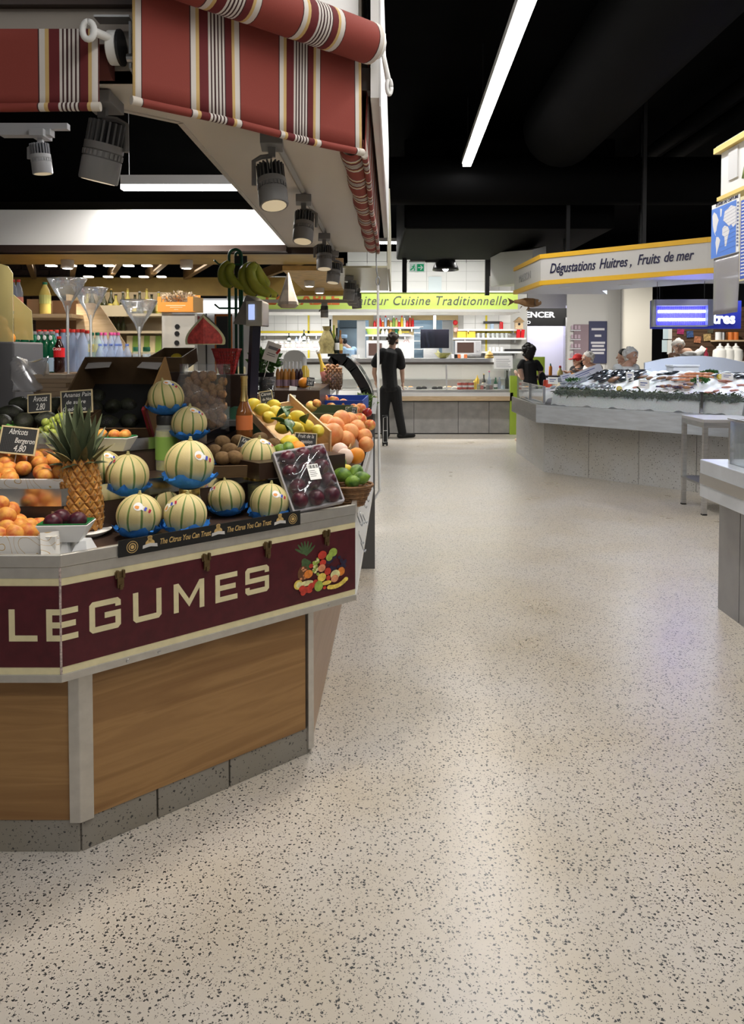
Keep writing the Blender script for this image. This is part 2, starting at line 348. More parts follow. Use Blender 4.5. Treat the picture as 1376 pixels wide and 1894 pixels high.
# case shell and tiers
sh = MB(); band(sh,.006,.03,.545,.86); band(sh,.03,1.1,.545,.56); sh.build('case_shell',mat('case_inner',(.2,.19,.18),.5),counter,world=True)
DECK = mat('dark_deck_laminate',(.05,.03,.022),.4,noise=.15,nscale=12)
Z1,Z2,Z3,Z4 = .862,1.0,1.115,1.2
D1,D2,D3,D4 = .30,.62,.95,1.25
for dd0,dd1,z0,z1 in ((.012,D1,Z1 - .02,Z1),(D1,D2,Z2 - .15,Z2),(D2,D3,Z3 - .15,Z3),(D3,D4,Z4 - .2,Z4)):
    band(MB(),dd0,dd1,z0,z1).build('display_step',DECK,counter,world=True)
for dd0,z1,h in ((D1,Z2,.045),(D2,Z3,.035)):
    band(MB(),dd0 - .006,dd0,z1 - .03,z1 + h - .02).build('step_edge',mat('polished_steel',(.6,.6,.6),.18,metal=1.),counter,world=True)
band(MB(),D4 - .02,D4,.1,Z4 - .2).build('inner_back_panel',mat('case_inner',(1,1,1)),counter,world=True)
# steel ledge lip
for i,nm in ((0,'f'),(1,'c'),(2,'s')):
    band(MB(),-.006,.012,.858,.893,(i,)).build('ledge_lip',ALU,counter,world=True,bevel=.002)
    band(MB(),-.004,.006,.827,.857,(i,)).build('ledge_face',ALU,counter,world=True)
    if i < 2:
        band(MB(),-.003,.006,.806,.827,(i,)).build('cream_band',CREAM,counter,world=True)
        band(MB(),-.004,.006,.577,.806,(i,)).build('sign_panel',BURG,counter,world=True)
        band(MB(),-.003,.006,.557,.577,(i,)).build('cream_band',CREAM,counter,world=True)
        band(MB(),-.008,.006,.535,.557,(i,)).build('bottom_trim',ALU,counter,world=True,bevel=.001)
    else:
        band(MB(),-.004,.006,.54,.827,(i,)).build('side_panel',mat('white_side_sheet',(.72,.73,.74),.3,noise=.04),counter,world=True)
        band(MB(),-.007,.006,.533,.545,(i,)).build('bottom_trim',ALU,counter,world=True)
for u,z in ((.19,.546),(.29,.546),(.95,.546)):
    o = MB().lathe([(.001,0),(.006,0),(.005,.003),(.001,.0035)],10).build('screw',STEEL,counter); o.location = onch(u,z,.008) - counter.location; o.rotation_euler = (R(90),0,CHROT)
# metal bag hooks on the aisle side
for (yy,zz) in ((3.0,.80),(3.22,.76),(3.12,.7),(3.45,.78),(3.5,.7),(3.75,.75),(3.3,.62)):
    x = ring(0)[2][0] + .03 * (yy - D0[1]) + .004
    hk = MB().tube([(0,-.008,.03),(0,.008,.03),(0,0,.02),(.004,0,.01),(.012,0,-.012),(.018,.006,-.02),(.022,.01,-.012)],.0022,5)
    hk.tube([(.004,0,.01),(.012,0,-.012),(.018,-.006,-.02),(.022,-.01,-.012)],.0022,5)
    hk.build('bag_hook',STEEL_D,counter,loc=Vector((x,yy,zz)) - counter.location)
# block lettering LEGUMES
def letter(ch,u0,u1,z0,z1,s):
    w = u1 - u0; zm = (z0 + z1) / 2; h = s * .5; q = []
    def r(a,b_,c,d): q.append([(a,c),(b_,c),(b_,d),(a,d)])
    if ch == 'L': r(u0,u0 + s,z0,z1); r(u0 + s,u1,z0,z0 + s)
    if ch == 'E': r(u0,u0 + s,z0,z1); r(u0 + s,u1,z0,z0 + s); r(u0 + s,u1,z1 - s,z1); r(u0 + s,u1 - s * .4,zm - h,zm + h)
    if ch in 'GSU':
        c = s * .55
        bl = [(u0,z0 + c),(u0 + c,z0),(u0 + s,z0),(u0 + s,z0 + s),(u0,z0 + s)]; br = [(u1 - s,z0),(u1 - c,z0),(u1,z0 + c),(u1,z0 + s),(u1 - s,z0 + s)]
        tl = [(u0,z1 - s),(u0 + s,z1 - s),(u0 + s,z1),(u0 + c,z1),(u0,z1 - c)]; tr = [(u1 - s,z1 - s),(u1,z1 - s),(u1,z1 - c),(u1 - c,z1),(u1 - s,z1)]
    if ch == 'U': q += [bl,br]; r(u0 + s,u1 - s,z0,z0 + s); r(u0,u0 + s,z0 + s,z1); r(u1 - s,u1,z0 + s,z1)
    if ch == 'G': q += [bl,br,tl,tr]; r(u0 + s,u1 - s,z0,z0 + s); r(u0 + s,u1 - s,z1 - s,z1); r(u0,u0 + s,z0 + s,z1 - s); r(u1 - s,u1,z0 + s,zm + h); r(u0 + w * .48,u1 - s,zm - h,zm + h); r(u1 - s,u1,z1 - s * 1.5,z1 - s)
    if ch == 'S':
        q += [bl,br,tl,tr]; r(u0 + s,u1 - s,z0,z0 + s); r(u0 + s,u1 - s,z1 - s,z1); r(u0,u0 + s,zm - h,z1 - s); r(u1 - s,u1,z0 + s,zm + h); r(u0 + s,u1 - s,zm - h,zm + h); r(u1 - s,u1,z1 - s * 1.5,z1 - s); r(u0,u0 + s,z0 + s,z0 + s * 1.5)
    if ch == 'M':
        r(u0,u0 + s,z0,z1); r(u1 - s,u1,z0,z1); um = (u0 + u1) / 2; zb = z0 + (z1 - z0) * .12
        q.append([(u0 + s,z1),(u0 + s,z1 - s * 1.5),(um,zb),(um,zb + s * 1.5)]); q.append([(u1 - s,z1),(um,zb + s * 1.5),(um,zb),(u1 - s,z1 - s * 1.5)])
    return q
def fru(px): return (px - 688) / FPX * (C0[1]) - C0[0]
LET = [('L',fru(10),fru(63)),('E',fru(80),chu(137)),('G',chu(158),chu(217)),('U',chu(240),chu(293)),('M',chu(316),chu(373)),('E',chu(394),chu(435)),('S',chu(450),chu(494))]
for ch,u0,u1 in LET:
    mb = MB()
    for pg in letter(ch,u0,u1,.651,.741,.0165):
        lo,hi = min(p[0] for p in pg),max(p[0] for p in pg)
        for side in (0,1):
            if side == 0 and lo >= 0 or side == 1 and hi <= 0: continue
            g = [(min(p[0],0) if side == 0 else max(p[0],0),p[1]) for p in pg]
            fn = onfr if side == 0 else onch
            nrm = Vector((0,-1,0)) if side == 0 else Vector((CN.x,CN.y,0))
            mb.plate([fn(a,b_,.0042) for a,b_ in g],nrm,.0012)
    mb.build('letter',CREAM,counter,world=True)
# bronze latches
BRONZE = metal('old_bronze',(.2,.14,.07),.45)
for px in (215,376,490,600):
    o = MB().box((0,-.004,0),(.03,.008,.02)).box((-.009,-.008,.004),(.008,.01,.022)).box((.009,-.008,.004),(.008,.01,.022)).box((0,-.007,-.022),(.02,.008,.03)).box((0,-.012,-.034),(.01,.008,.014)).build('latch',BRONZE,counter,bevel=.0015)
    o.location = onch(chu(px),.806,.005) - counter.location; o.rotation_euler = (0,0,CHROT)
# scuffed corner edge on the sign panel
MB().prism([(C0[0] - .002,C0[1] - .0052),(C0[0] + .0015,C0[1] - .0052),(C0[0] + .0035,C0[1] - .0025),(C0[0] + .003,C0[1] + .001),(C0[0] - .002,C0[1] + .001)],.557,.858).build('corner_scuff',mat('scuffed_edge',(.45,.36,.33),.6,noise=.5,nscale=150),counter,world=True)
# printed fruit still life on the panel: flat cut-out print
PC = [('print_red',(.55,.05,.03)),('print_orange',(.8,.25,.04)),('print_yellow',(.85,.62,.12)),('print_green',(.33,.45,.08)),('print_dark',(.025,.02,.05)),('print_leaf',(.07,.13,.05)),('print_brown',(.16,.07,.03)),('print_pale',(.75,.72,.35)),('print_blush',(.72,.3,.15))]
pm = [mat(n_,c_,.35,noise=.25,nscale=70) for n_,c_ in PC]
pr = MB(); lay = [0]
def prt(px,py,rx,ry,k,rot=0,n=14):
    lay[0] += 1; pr.k = k; o = .0043 + lay[0] * .00003
    u = chu(px); p = onch(u,0); z = W(px,py,p.y).z; s = p.y / FPX
    sx = s * rx * 1.28; sz = s * ry
    pr.poly([onch(u + math.cos(a + 0) * sx * math.cos(rot) - math.sin(a) * sz * math.sin(rot),z + math.cos(a) * sx * math.sin(rot) + math.sin(a) * sz * math.cos(rot),o) for a in [2 * math.pi * i / n for i in range(n)]])
rp = random.Random(4)
for a in (-62,-40,-22,-5,12,30,50):
    for l in (9,14):
        prt(563 + math.sin(R(a)) * l,1030 - math.cos(R(a)) * l * 1.1 - 4,1.8,12,5,-R(a),6)
for a in range(7): prt(560 + a % 3 * 4,1038 + a * 2,5,6,5)
prt(558,1060,10,14,6)
for i in range(16): prt(551 + rp.random() * 14,1048 + rp.random() * 24,2.2,2.2,[6,8][i % 2])
for i in range(22): prt(577 + rp.random() * 9,1032 + rp.random() * 34,2.6,2.6,[7,3][i % 2])
for i in range(34): prt(602 + rp.random() * 34,1030 + rp.random() * 26 - 4,3.0,3.0,4)
for q in ((593,1026,8,8,0),(606,1030,6,7,3),(613,1021,8,8,3),(594,1040,6,6,0),(592,1050,7,7,8),(603,1056,6,7,0),(628,1056,7,8,1),(617,1062,9,9,7),(616,1069,7,7,8),(592,1067,8,8,2),(567,1061,8,8,1),(572,1046,4,4,0),(604,1068,4,5,0),(601,1077,9,4,2),(548,1081,8,9,2),(549,1081,5,6,7),(563,1078,13,5,7),(555,1088,6,6,0),(563,1090,6,6,0),(572,1083,6,6,0),(580,1076,5,5,0),(557,1095,5,6,0),(569,1092,5,4,0),(586,1083,8,10,3),(597,1086,3,3,0)): prt(*q)
for i in range(9): prt(606 + i * 3.8,1085 - (i * .35) ** 2.35 * 1.3,4.5,4.2,2)
pr.build('fruit_print',pm,counter,world=True)
# ---------------------------------------------------------------- cardboard strip
BK = mat('black_card',(.012,.012,.012),.45); CG = mat('print_gold',(.62,.42,.16),.4)
u0,u1 = chu(212),chu(551); um = (u0 + u1) / 2
base = onch(um,.845,.0075)
t = thing('cardboard_strip','black cardboard strip with gold lettering propped on the counter ledge','card strip',base,CHROT)
L_ = (u1 - u0) / 2
MB().bx(-L_,L_,-.004,-.001,.012,.062).build('card',BK,t)
SERIF = dict(extrude=.0003,shear=.3,bold=.0003)
for a_,b2 in ((290,385),(415,497)):
    text('lettering','The Citrus You Can Trust',.024,CG,t,(chu(a_) - um,-.0042,.031),(R(90),0,0),width=chu(b2) - chu(a_),**SERIF)
for x in (chu(238) - um,chu(537) - um):
    o = MB()
    for rr_,k in ((.018,1),(.016,0),(.012,1),(.009,0),(.006,1)):
        o.k = k; o.poly([(x + math.cos(2 * math.pi * i / 20) * rr_,-.0042 - (.018 - rr_) * .03,.037 + math.sin(2 * math.pi * i / 20) * rr_) for i in range(20)])
    o.build('round_emblem',[BK,CG],t)
RIB = mat('print_ribbon',(.62,.6,.58),.5)
for x in (chu(271) - um,chu(398) - um,chu(513) - um):
    o = MB(); o.k = 0
    for cx,cz,a,b_,k in ((0,.04,.015,.011,0),(0,.052,.007,.009,0),(0,.058,.008,.005,0)):
        o.k = k; o.poly([(x + cx + math.cos(2 * math.pi * i / 14) * a,-.0043,cz + math.sin(2 * math.pi * i / 14) * b_) for i in range(14)])
    o.k = 1; o.poly([(x - .024,-.0046,.026),(x,-.0046,.03),(x + .024,-.0046,.026),(x + .023,-.0046,.036),(x,-.0046,.04),(x - .023,-.0046,.036)])
    o.build('figure_emblem',[CG,RIB],t)
# ---------------------------------------------------------------- canopy
canopy = thing('stall_canopy','white canopy ring with soffit above the fruit counter','canopy',(-.9,3.2,2.25))
SOF = mat('beige_soffit',(.62,.57,.5),.4,noise=.03,nscale=2); FASC = mat('white_fascia',(.83,.82,.8),.45)
ZS = 2.25
AP = Vector((-.664,2.18)); fo = (AP.x - CN.x * .075,AP.y - CN.y * .075)
fr_y = 2.30; cF = isect((0,fr_y),(1,0),fo,CH); sX = lambda y: -.05 + .03 * (y - 2.8)
cS = isect(fo,CH,(sX(2.8),2.8),(.03,1))
inn_c = (-.876,2.529); inn_s = (-.673,2.704); inn_e = (-.63,5.72)
ENDY = 6.1
so = MB()
so.prism([(LEFT_END,fr_y),cF,inn_c,(LEFT_END,2.529)],ZS,ZS + .03); so.prism([cF,cS,inn_s,inn_c],ZS,ZS + .03); so.prism([cS,(sX(ENDY),ENDY),(inn_e[0],ENDY),inn_s],ZS,ZS + .03)
so.build('soffit',SOF,canopy,world=True)
MB().slab((LEFT_END,fr_y),cF,ZS,2.46,.02).build('front_fascia',mat('beige_fascia',(.4,.36,.31),.6),canopy,world=True); MB().slab((LEFT_END,fr_y - .03),(cF[0],cF[1] - .03),2.46,3.0,.05).build('upper_front_board',BROWN,canopy,world=True)
MB().slab(cF,cS,ZS,3.0,.02).build('angled_fascia',FASC,canopy,world=True)
ie = MB(); ie.slab((LEFT_END,2.529),inn_c,ZS - .004,ZS + .25,.02,-1); ie.slab(inn_c,inn_s,ZS - .004,ZS + .25,.02,-1); ie.slab(inn_s,inn_e,ZS - .004,ZS + .25,.02,-1)
ie.build('inner_edge',ALU,canopy,world=True)
lp = MB(); lp.slab((sX(2.8) + .045,2.78),(sX(ENDY) + .045,ENDY),2.36,3.0,.03,-1); lp.build('side_fascia',FASC,canopy,world=True)
MB().slab((sX(2.86) + .042,2.86),(sX(ENDY) + .042,ENDY),2.38,2.41,.03,-1).build('side_ledge',mat('grey_beige_lining',(.42,.38,.34),.5),canopy,world=True)
MB().slab((sX(2.8) + .076,2.78),(sX(ENDY) + .076,ENDY),2.33,3.05,.006,-1).build('steel_edge',mat('white_edge',(.85,.85,.86),.3),canopy,world=True)
MB().slab((sX(2.9) - .002,2.9),(sX(ENDY) - .002,ENDY),2.28,2.98,.01,-1).build('side_lining',SOF,canopy,world=True)
MB().prism([(cS[0] - .03,cS[1] - .02),(cS[0] + .055,cS[1] - .01),(cS[0] + .055,cS[1] + .05),(cS[0] - .03,cS[1] + .05)],2.4,2.48).build('corner_bracket',BROWN,canopy,world=True)
MB().bx(-4.5,inn_e[0],5.72,5.76,ZS,2.51).build('rear_fascia',FASC,canopy,world=True)
MB().bx(-4.5,inn_e[0],5.70,5.8,2.205,ZS).build('rear_beam',BROWN,canopy,world=True)
MB().tube([(-.36,2.62,ZS - .016),(-.285,6.05,ZS - .016)],.014,4).build('lighting_track',GREYP,canopy,world=True)
# ---------------------------------------------------------------- awnings
def stripes(name,period,shift,tone=1.):
    m = mat(name,(.3,.05,.04),.85); L = m.node_tree.links
    tc = N(m,'ShaderNodeTexCoord'); sp = N(m,'ShaderNodeSeparateXYZ'); L.new(tc.outputs['Object'],sp.inputs[0])
    a = N(m,'ShaderNodeMath',operation='ADD'); a.inputs[1].default_value = -shift + period * 10; L.new(sp.outputs[0],a.inputs[0])
    d = N(m,'ShaderNodeMath',operation='DIVIDE'); d.inputs[1].default_value = period; L.new(a.outputs[0],d.inputs[0])
    fr = N(m,'ShaderNodeMath',operation='FRACT'); L.new(d.outputs[0],fr.inputs[0])
    red,dk,wh,ye,ln = [tuple(c * tone for c in q) for q in ((.25,.045,.032),(.14,.018,.02),(.66,.61,.56),(.6,.41,.16),(.05,.016,.016))]
    st = [(0,ln),(.008,wh),(.062,ye),(.095,dk),(.19,wh)]
    for i in range(5):
        if i: st.append((.19 + i * .038,wh))
        st.append((.19 + i * .038 + .021,ln))
    st += [(.372,dk),(.445,ye),(.475,wh),(.53,ln),(.538,red)]
    r = ramp(m,fr.outputs[0],st,'CONSTANT'); L.new(r.outputs[0],bsdf(m).inputs['Base Color'])
    w_ = N(m,'ShaderNodeTexNoise'); w_.inputs['Scale'].default_value = 400; L.new(tc.outputs['Object'],w_.inputs['Vector']); bp = N(m,'ShaderNodeBump'); bp.inputs['Strength'].default_value = .25; bp.inputs['Distance'].default_value = .001
    L.new(w_.outputs[0],bp.inputs['Height']); L.new(bp.outputs[0],bsdf(m).inputs['Normal']); return m
def awning(label,loc,rz,length,drop,rr,st,roller=True,wave=.006,tilt=0.,hem_r=.012,seed=1):
    t = thing('striped_awning',label,'awning',loc,rz); rg = random.Random(seed)
    ph = rg.random() * 6
    # origin at hem left end; local x along the roller, z up
    def sheet(u,v): return Vector((u * length,-tilt * v * drop + wave * math.sin(u * 9 + ph) * (1 - v),v * drop + .012))
    MB().grid(sheet,60,6).build('fabric',st,t,smooth=True,solid=.002)
    MB().tube([(i / 40 * length,wave * math.sin(i / 40 * 9 + ph),hem_r * .8) for i in range(41)],(hem_r),10).build('hem',st,t,smooth='auto')
    for x in (.008,length - .008): MB().tube([(x - .012,wave * math.sin(x / length * 9 + ph),hem_r * .8),(x + .012,wave * math.sin(x / length * 9 + ph),hem_r * .8)],hem_r * 1.06,10).build('hem_end_patch',mat('cream_patch',(.66,.6,.52),.8),t,smooth='auto')
    if roller:
        y = -tilt * drop
        MB().tube([(-.02,y - rr * .95,drop + .0),(length - .012,y - rr * .95,drop + .0)],rr,24).build('fabric_roll',st,t,smooth='auto')
    return t
PER = .318
ap = Vector((-.664,2.18,2.148)); apR = Vector((-.038,2.745,2.165))
ln = ((apR - ap).xy).length
aw = awning('wide red striped awning hanging over the angled counter front',ap,math.atan2(apR.y - ap.y,apR.x - ap.x),ln,.365,.068,stripes('awning_stripe_wide',PER,.174),seed=3)
MB().tube([(ln - .011,-.064,.365),(ln + .02,-.064,.365)],[.05,.045],14).build('roller_bracket',WHITE,aw,smooth='auto')
MB().box((ln + .02,.02,.36),(.015,.16,.05)).build('bracket_plate',STEEL_D,aw,bevel=.004)
g = MB().box((ln + .035,-.06,.385),(.03,.03,.06)).tube([(ln + .04,-.065,.365),(ln + .048,-.07,.315),(ln + .06,-.075,.255)],[.008,.009,.011],8).build('crank_handle',mat('white_plastic',(.82,.82,.8),.35),aw,smooth='auto',bevel=.004)
g2 = MB()
g2.tube([(ln + .062 + .011 * math.cos(a),-.077,.233 + .026 * math.sin(a)) for a in [i * math.pi / 8 for i in range(17)]],.007,8).build('handle_eye',MATS['white_plastic'],aw,smooth=True)
fx = W(185,205,2.2)
aw2 = awning('small red striped awning at the upper left over the counter front',(fx.x - 1.3,2.2,fx.z),0,1.3,.215,.06,stripes('awning_stripe_front',PER,1.3 + (W(72,205,2.2).x - fx.x)),roller=False,seed=7)
MB().tube([(0,.085,.165),(1.31,.085,.165)],.05,16).build('roller_tube',mat('dark_roll',(.12,.03,.025),.8),aw2,smooth='auto')
MB().tube([(1.315,.04,.19),(1.345,.04,.19)],.047,20).build('gear_disc',mat('white_plastic',(1,1,1)),aw2,smooth='auto',bevel=.003)
MB().tube([(1.345,.04,.19),(1.352,.04,.19)],.05,20).build('gear_rim',BLACKP,aw2)
MB().tube([(1.335,.02,.205),(1.30,-.05,.20)],[.012,.012],10).build('gear_shaft',MATS['white_plastic'],aw2,smooth='auto')
MB().tube([(1.275 + .0,-.055,.2 + .022 * math.cos(a) - .0) if 0 else (1.29 + .016 * math.sin(a),-.055,.2 + .024 * math.cos(a)) for a in [i * math.pi / 8 for i in range(17)]],.009,8).build('crank_eye',MATS['white_plastic'],aw2,smooth=True)
MB().box((1.375,.06,.19),(.006,.09,.13),(0,0,R(8))).box((1.33,.04,.27),(.1,.05,.006)).tube([(1.375,.01,.15),(1.395,.01,.15)],.012,10).build('gear_bracket',STEEL_D,aw2)
aw3p = Vector((-.03,2.84,2.165)); aw3e = Vector((.045,5.55,2.165)); l3 = (aw3e - aw3p).length
st3 = stripes('awning_stripe_side',PER,.08)
aw3 = awning('long red striped awning hanging along the aisle side',aw3p,math.atan2(aw3e.y - aw3p.y,aw3e.x - aw3p.x),l3,.33,.05,st3,roller=False,wave=.004,tilt=.05,seed=5)
def sag(u,v):
    a = -math.pi * .1 + v * math.pi * 1.25; x = u * l3
    return Vector((x,.045 + .045 * math.cos(a + math.pi) + .004 * math.sin(x * 13),.03 - .045 * math.sin(a) + .02))
MB().grid(sag,70,10).build('folded_edge',st3,aw3,smooth=True,solid=.002)
# crank rod that hangs from the aisle awning
e = W(699,520,5.5)
rod = thing('awning_crank_rod','thin white crank rod hanging from the end of the aisle awning','crank rod',(e.x,5.5,e.z))
MB().tube([(0,0,-.03),(.003,0,-.8),(.012,0,-1.47),(.015,0,-1.49),(-.03,-.0,-1.56),(-.033,0,-1.66)],[.009,.009,.009,.009,.009,.011],8).build('rod',mat('white_plastic',(1,1,1)),rod,smooth='auto')
MB().tube([(.012 * math.sin(a),0,.0 + .03 * math.cos(a)) for a in [i * math.pi / 8 for i in range(17)]],.005,6).tube([(0,0,.025),(-.008,0,.06),(-.012,0,.15),(-.012,0,.25)],.005,6).build('hook',STEEL_D,rod,smooth=True)
# ---------------------------------------------------------------- track spotlights
SPG = mat('spot_grey',(.19,.185,.18),.5); SPF = mat('spot_fin',(.09,.09,.09),.45)
LENS = mat('spot_lens',(.8,.74,.6),.25,emit=(1,.8,.5),estr=.3)
def spotlight(name,label,mount,drop,dia,tilt,rz,body=None,fin=None,group='track spotlights',armside=-1,energy=0):
    body = body or SPG; fin = fin or SPF
    t = thing(name,label,'spotlight',mount,rz,group); r = dia / 2; h = dia * 1.5
    MB().box((0,0,-.018),(dia * .75,dia * 1.15,.036)).build('adapter',body,t,bevel=.003)
    a = armside * (r + .012)
    MB().box((0,0,-.05),(.025,.025,.035)).tube([(0,0,-.065),(a * .6,0,-.07),(a,0,-.085),(a,0,-drop)],(.009),6).build('arm',body,t,smooth='auto')
    hd = thing('head',None,None,(0,0,-drop),0); hd.parent = t; hd.rotation_euler = tilt
    MB().lathe([(r * .96,-h * .5),(r,-h * .47),(r,-h * .12),(r * .93,-h * .1),(r * .93,0),(r,.02 * h),(r,.14 * h),(.3 * r,.15 * h)],24).build('body',body,hd,smooth='auto')
    fb = MB()
    for i in range(20):
        an = 2 * math.pi * (i + .5) / 20; fb.box((math.cos(an) * r * .66,math.sin(an) * r * .66,.32 * h),(r * .6,r * .1,.36 * h),(0,0,an))
    fb.build('heat_sink',fin,hd)
    sb = MB()
    for i in range(24):
        an = 2 * math.pi * i / 24; sb.box((math.cos(an) * r * .95,math.sin(an) * r * .95,-.05 * h),(r * .12,r * .13,.09 * h),(0,0,an))
    sb.build('vent_ribs',body,hd)
    MB().lathe([(.001,-h * .502),(r * .84,-h * .502),(r * .84,-h * .508),(.001,-h * .505)],20).build('lens',LENS,hd)
    if energy:
        M_ = Matrix.LocRotScale(Vector(mount),Euler((0,0,rz)),None) @ Matrix.LocRotScale(Vector((0,0,-drop)),Euler(tilt),None)
        p = M_ @ Vector((0,0,-h * .53)); q = M_ @ Vector((0,0,-2)); spot('spot_lamp',p,q,energy,70)
    return t
trk = lambda y: (-.36 + .022 * (y - 2.62),y,ZS - .03)
spotlight('track_spotlight','largest nearest grey spotlight hanging under the canopy soffit',trk(2.78),.17,.104,(R(-16),R(-6),0),R(5),energy=36)
spotlight('track_spotlight','second grey spotlight from the front on the soffit track',trk(3.8),.15,.1,(R(-14),R(4),0),R(5),armside=1,energy=34)
spotlight('track_spotlight','third grey spotlight from the front on the soffit track',trk(5.0),.15,.1,(R(-10),0,0),R(5),energy=30)
spotlight('track_spotlight','fourth grey spotlight, last one on the fruit stall track',trk(5.85),.16,.1,(R(-8),R(6),0),R(5),armside=1,energy=26)
sp = W(190,208,2.42)
spotlight('track_spotlight','dark tilted spotlight hanging below the upper left awning corner',(sp.x,2.42,ZS - .005),.17,.12,(R(6),R(13),0),R(0),armside=1,energy=40)
MB2 = W(75,243,4.0)
SPW = mat('spot_white',(.62,.63,.66),.45)
spotlight('track_spotlight','small white spotlight under the white ceiling rail at left',(MB2.x,4.0,MB2.z - .0),.14,.1,(R(4),R(-5),0),0,body=SPW,fin=mat('spot_fin_pale',(.35,.36,.4),.5),energy=22)
q0,q1 = W(-90,236,4.0),W(127,236,4.0)
MB().bx(q0.x,q1.x,3.98,4.02,q0.z - .012,q0.z + .018).bx(MB2.x - .2,MB2.x + .06,3.97,4.03,q0.z - .045,q0.z - .012).build('ceiling_rail',SPW)
tag(bpy.data.objects['ceiling_rail'],'short white lighting rail at the upper left below the dark ceiling','rail')
# ---------------------------------------------------------------- produce
ORD = ['first','second','third','fourth','fifth','sixth','seventh','eighth','ninth','tenth','eleventh','twelfth','thirteenth','fourteenth','fifteenth','sixteenth','seventeenth','eighteenth','nineteenth','twentieth']
def sph(fn,n=20,k=14):
    mb = MB(); vs = [fn(0,-math.pi / 2)]
    for i in range(1,k):
        t = -math.pi / 2 + math.pi * i / k
        for j in range(n): vs.append(fn(2 * math.pi * j / n,t))
    vs.append(fn(0,math.pi / 2)); e = len(vs) - 1
    fs = [(0,1 + (j + 1) % n,1 + j) for j in range(n)] + [(1 + i * n + j,1 + i * n + (j + 1) % n,1 + (i + 1) * n + (j + 1) % n,1 + (i + 1) * n + j) for i in range(k - 2) for j in range(n)] + [(1 + (k - 2) * n + j,1 + (k - 2) * n + (j + 1) % n,e) for j in range(n)]
    return mb.add(vs,fs)
def S(r,a,t,sz=1.): return Vector((r * math.cos(t) * math.cos(a),r * math.cos(t) * math.sin(a),r * math.sin(t) * sz))
def fruit_mesh(name,fn,m,n=20,k=14):
    me = sph(fn,n,k).mesh(name,True)
    for q in (m if isinstance(m,list) else [m]): me.materials.append(q)
    return me
def blush(name,c0,c1,scale=9.,rough=.45,bump=.1,bs=250,spec=.4,coat=0.,sss=.05):
    m = mat(name,c0,rough,bump=bump,bscale=bs,spec=spec,coat=coat,sss=sss); L = m.node_tree.links
    tc = N(m,'ShaderNodeTexCoord'); oi = N(m,'ShaderNodeObjectInfo'); va = N(m,'ShaderNodeVectorMath',operation='ADD'); L.new(tc.outputs['Object'],va.inputs[0]); L.new(oi.outputs['Random'],va.inputs[1])
    n = N(m,'ShaderNodeTexNoise'); n.inputs['Scale'].default_value = scale; n.inputs['Detail'].default_value = 3; L.new(va.outputs[0],n.inputs['Vector'])
    r = ramp(m,n.outputs[0],[(.36,c0),(.66,c1)]); L.new(r.outputs[0],bsdf(m).inputs['Base Color']); return m
APR = blush('apricot_skin',(.82,.4,.08),(.6,.13,.04),1.3,.5,.1,40); ORG = blush('orange_skin',(.85,.32,.03),(.8,.26,.02),1.5,.4,.35,45)
POM = blush('pomelo_skin',(.82,.4,.15),(.7,.22,.07),1.1,.4,.3,45); LEM = blush('lemon_skin',(.82,.62,.06),(.7,.55,.05),1.5,.4,.3,40)
LIM = blush('lime_skin',(.18,.3,.04),(.04,.11,.02),1.3,.35,.25,40); AVO = blush('avocado_skin',(.04,.045,.028),(.016,.015,.013),1.8,.42,1.,16)
KIW = blush('kiwi_skin',(.22,.13,.055),(.14,.08,.033),2.5,.8,.5,50); PAS = blush('passion_skin',(.095,.018,.03),(.04,.01,.02),1.5,.28,.2,25)
APL = blush('apple_skin',(.68,.14,.06),(.78,.48,.12),1.3,.3,.05,30); APY = blush('yellow_apple_skin',(.8,.6,.15),(.78,.35,.12),1.2,.3,.05,30); APD = blush('dark_red_apple_skin',(.28,.015,.02),(.42,.05,.03),1.3,.2,.05,30)
WALN = mat('walnut_shell',(.36,.2,.09),.7,noise=.3,nscale=3,bump=.9,bscale=6); LEAFG = mat('leaf_green',(.05,.12,.025),.4,noise=.3,nscale=40)
def f_apr(a,t):
    g = 1 - .09 * math.exp(-((a if a < math.pi else a - 2 * math.pi) / .16) ** 2) * math.cos(t) ** .5 if math.cos(t) > 0 else 1
    return S(g * (1 - .14 * math.exp(-((t - math.pi / 2) / .28) ** 2)),a,t,.94)
def f_cit(a,t): return S(1 - .06 * math.exp(-((t - math.pi / 2) / .18) ** 2) - .03 * math.exp(-((t + math.pi / 2) / .2) ** 2),a,t,.95)
def f_lem(a,t): return S(1 + .22 * math.exp(-((abs(t) - math.pi / 2) / .22) ** 2),a,t,1.28) * .82
def f_avo(a,t):
    z = math.sin(t); w = math.cos(t) * (1 - .32 * max(0,z) ** 1.3); return Vector((w * math.cos(a),w * math.sin(a),z * 1.4)) * .75
def f_kiw(a,t): return S(1 - .05 * math.exp(-((abs(t) - math.pi / 2) / .2) ** 2),a,t,1.3) * .82
def f_apl(a,t): return S(1 - .3 * math.exp(-((t - math.pi / 2) / .3) ** 2) - .14 * math.exp(-((t + math.pi / 2) / .3) ** 2),a,t,.95)
def f_wal(a,t): return S(1 + .05 * math.cos(2 * a) + .06 * math.sin(7 * a + 5 * t) * math.cos(t) + .05 * math.sin(9 * t),a,t,1.1)
def f_pom(a,t): return S(1 + .08 * math.exp(-((t - math.pi / 2) / .5) ** 2) - .08 * math.exp(-((t - math.pi / 2) / .13) ** 2),a,t,1.0)
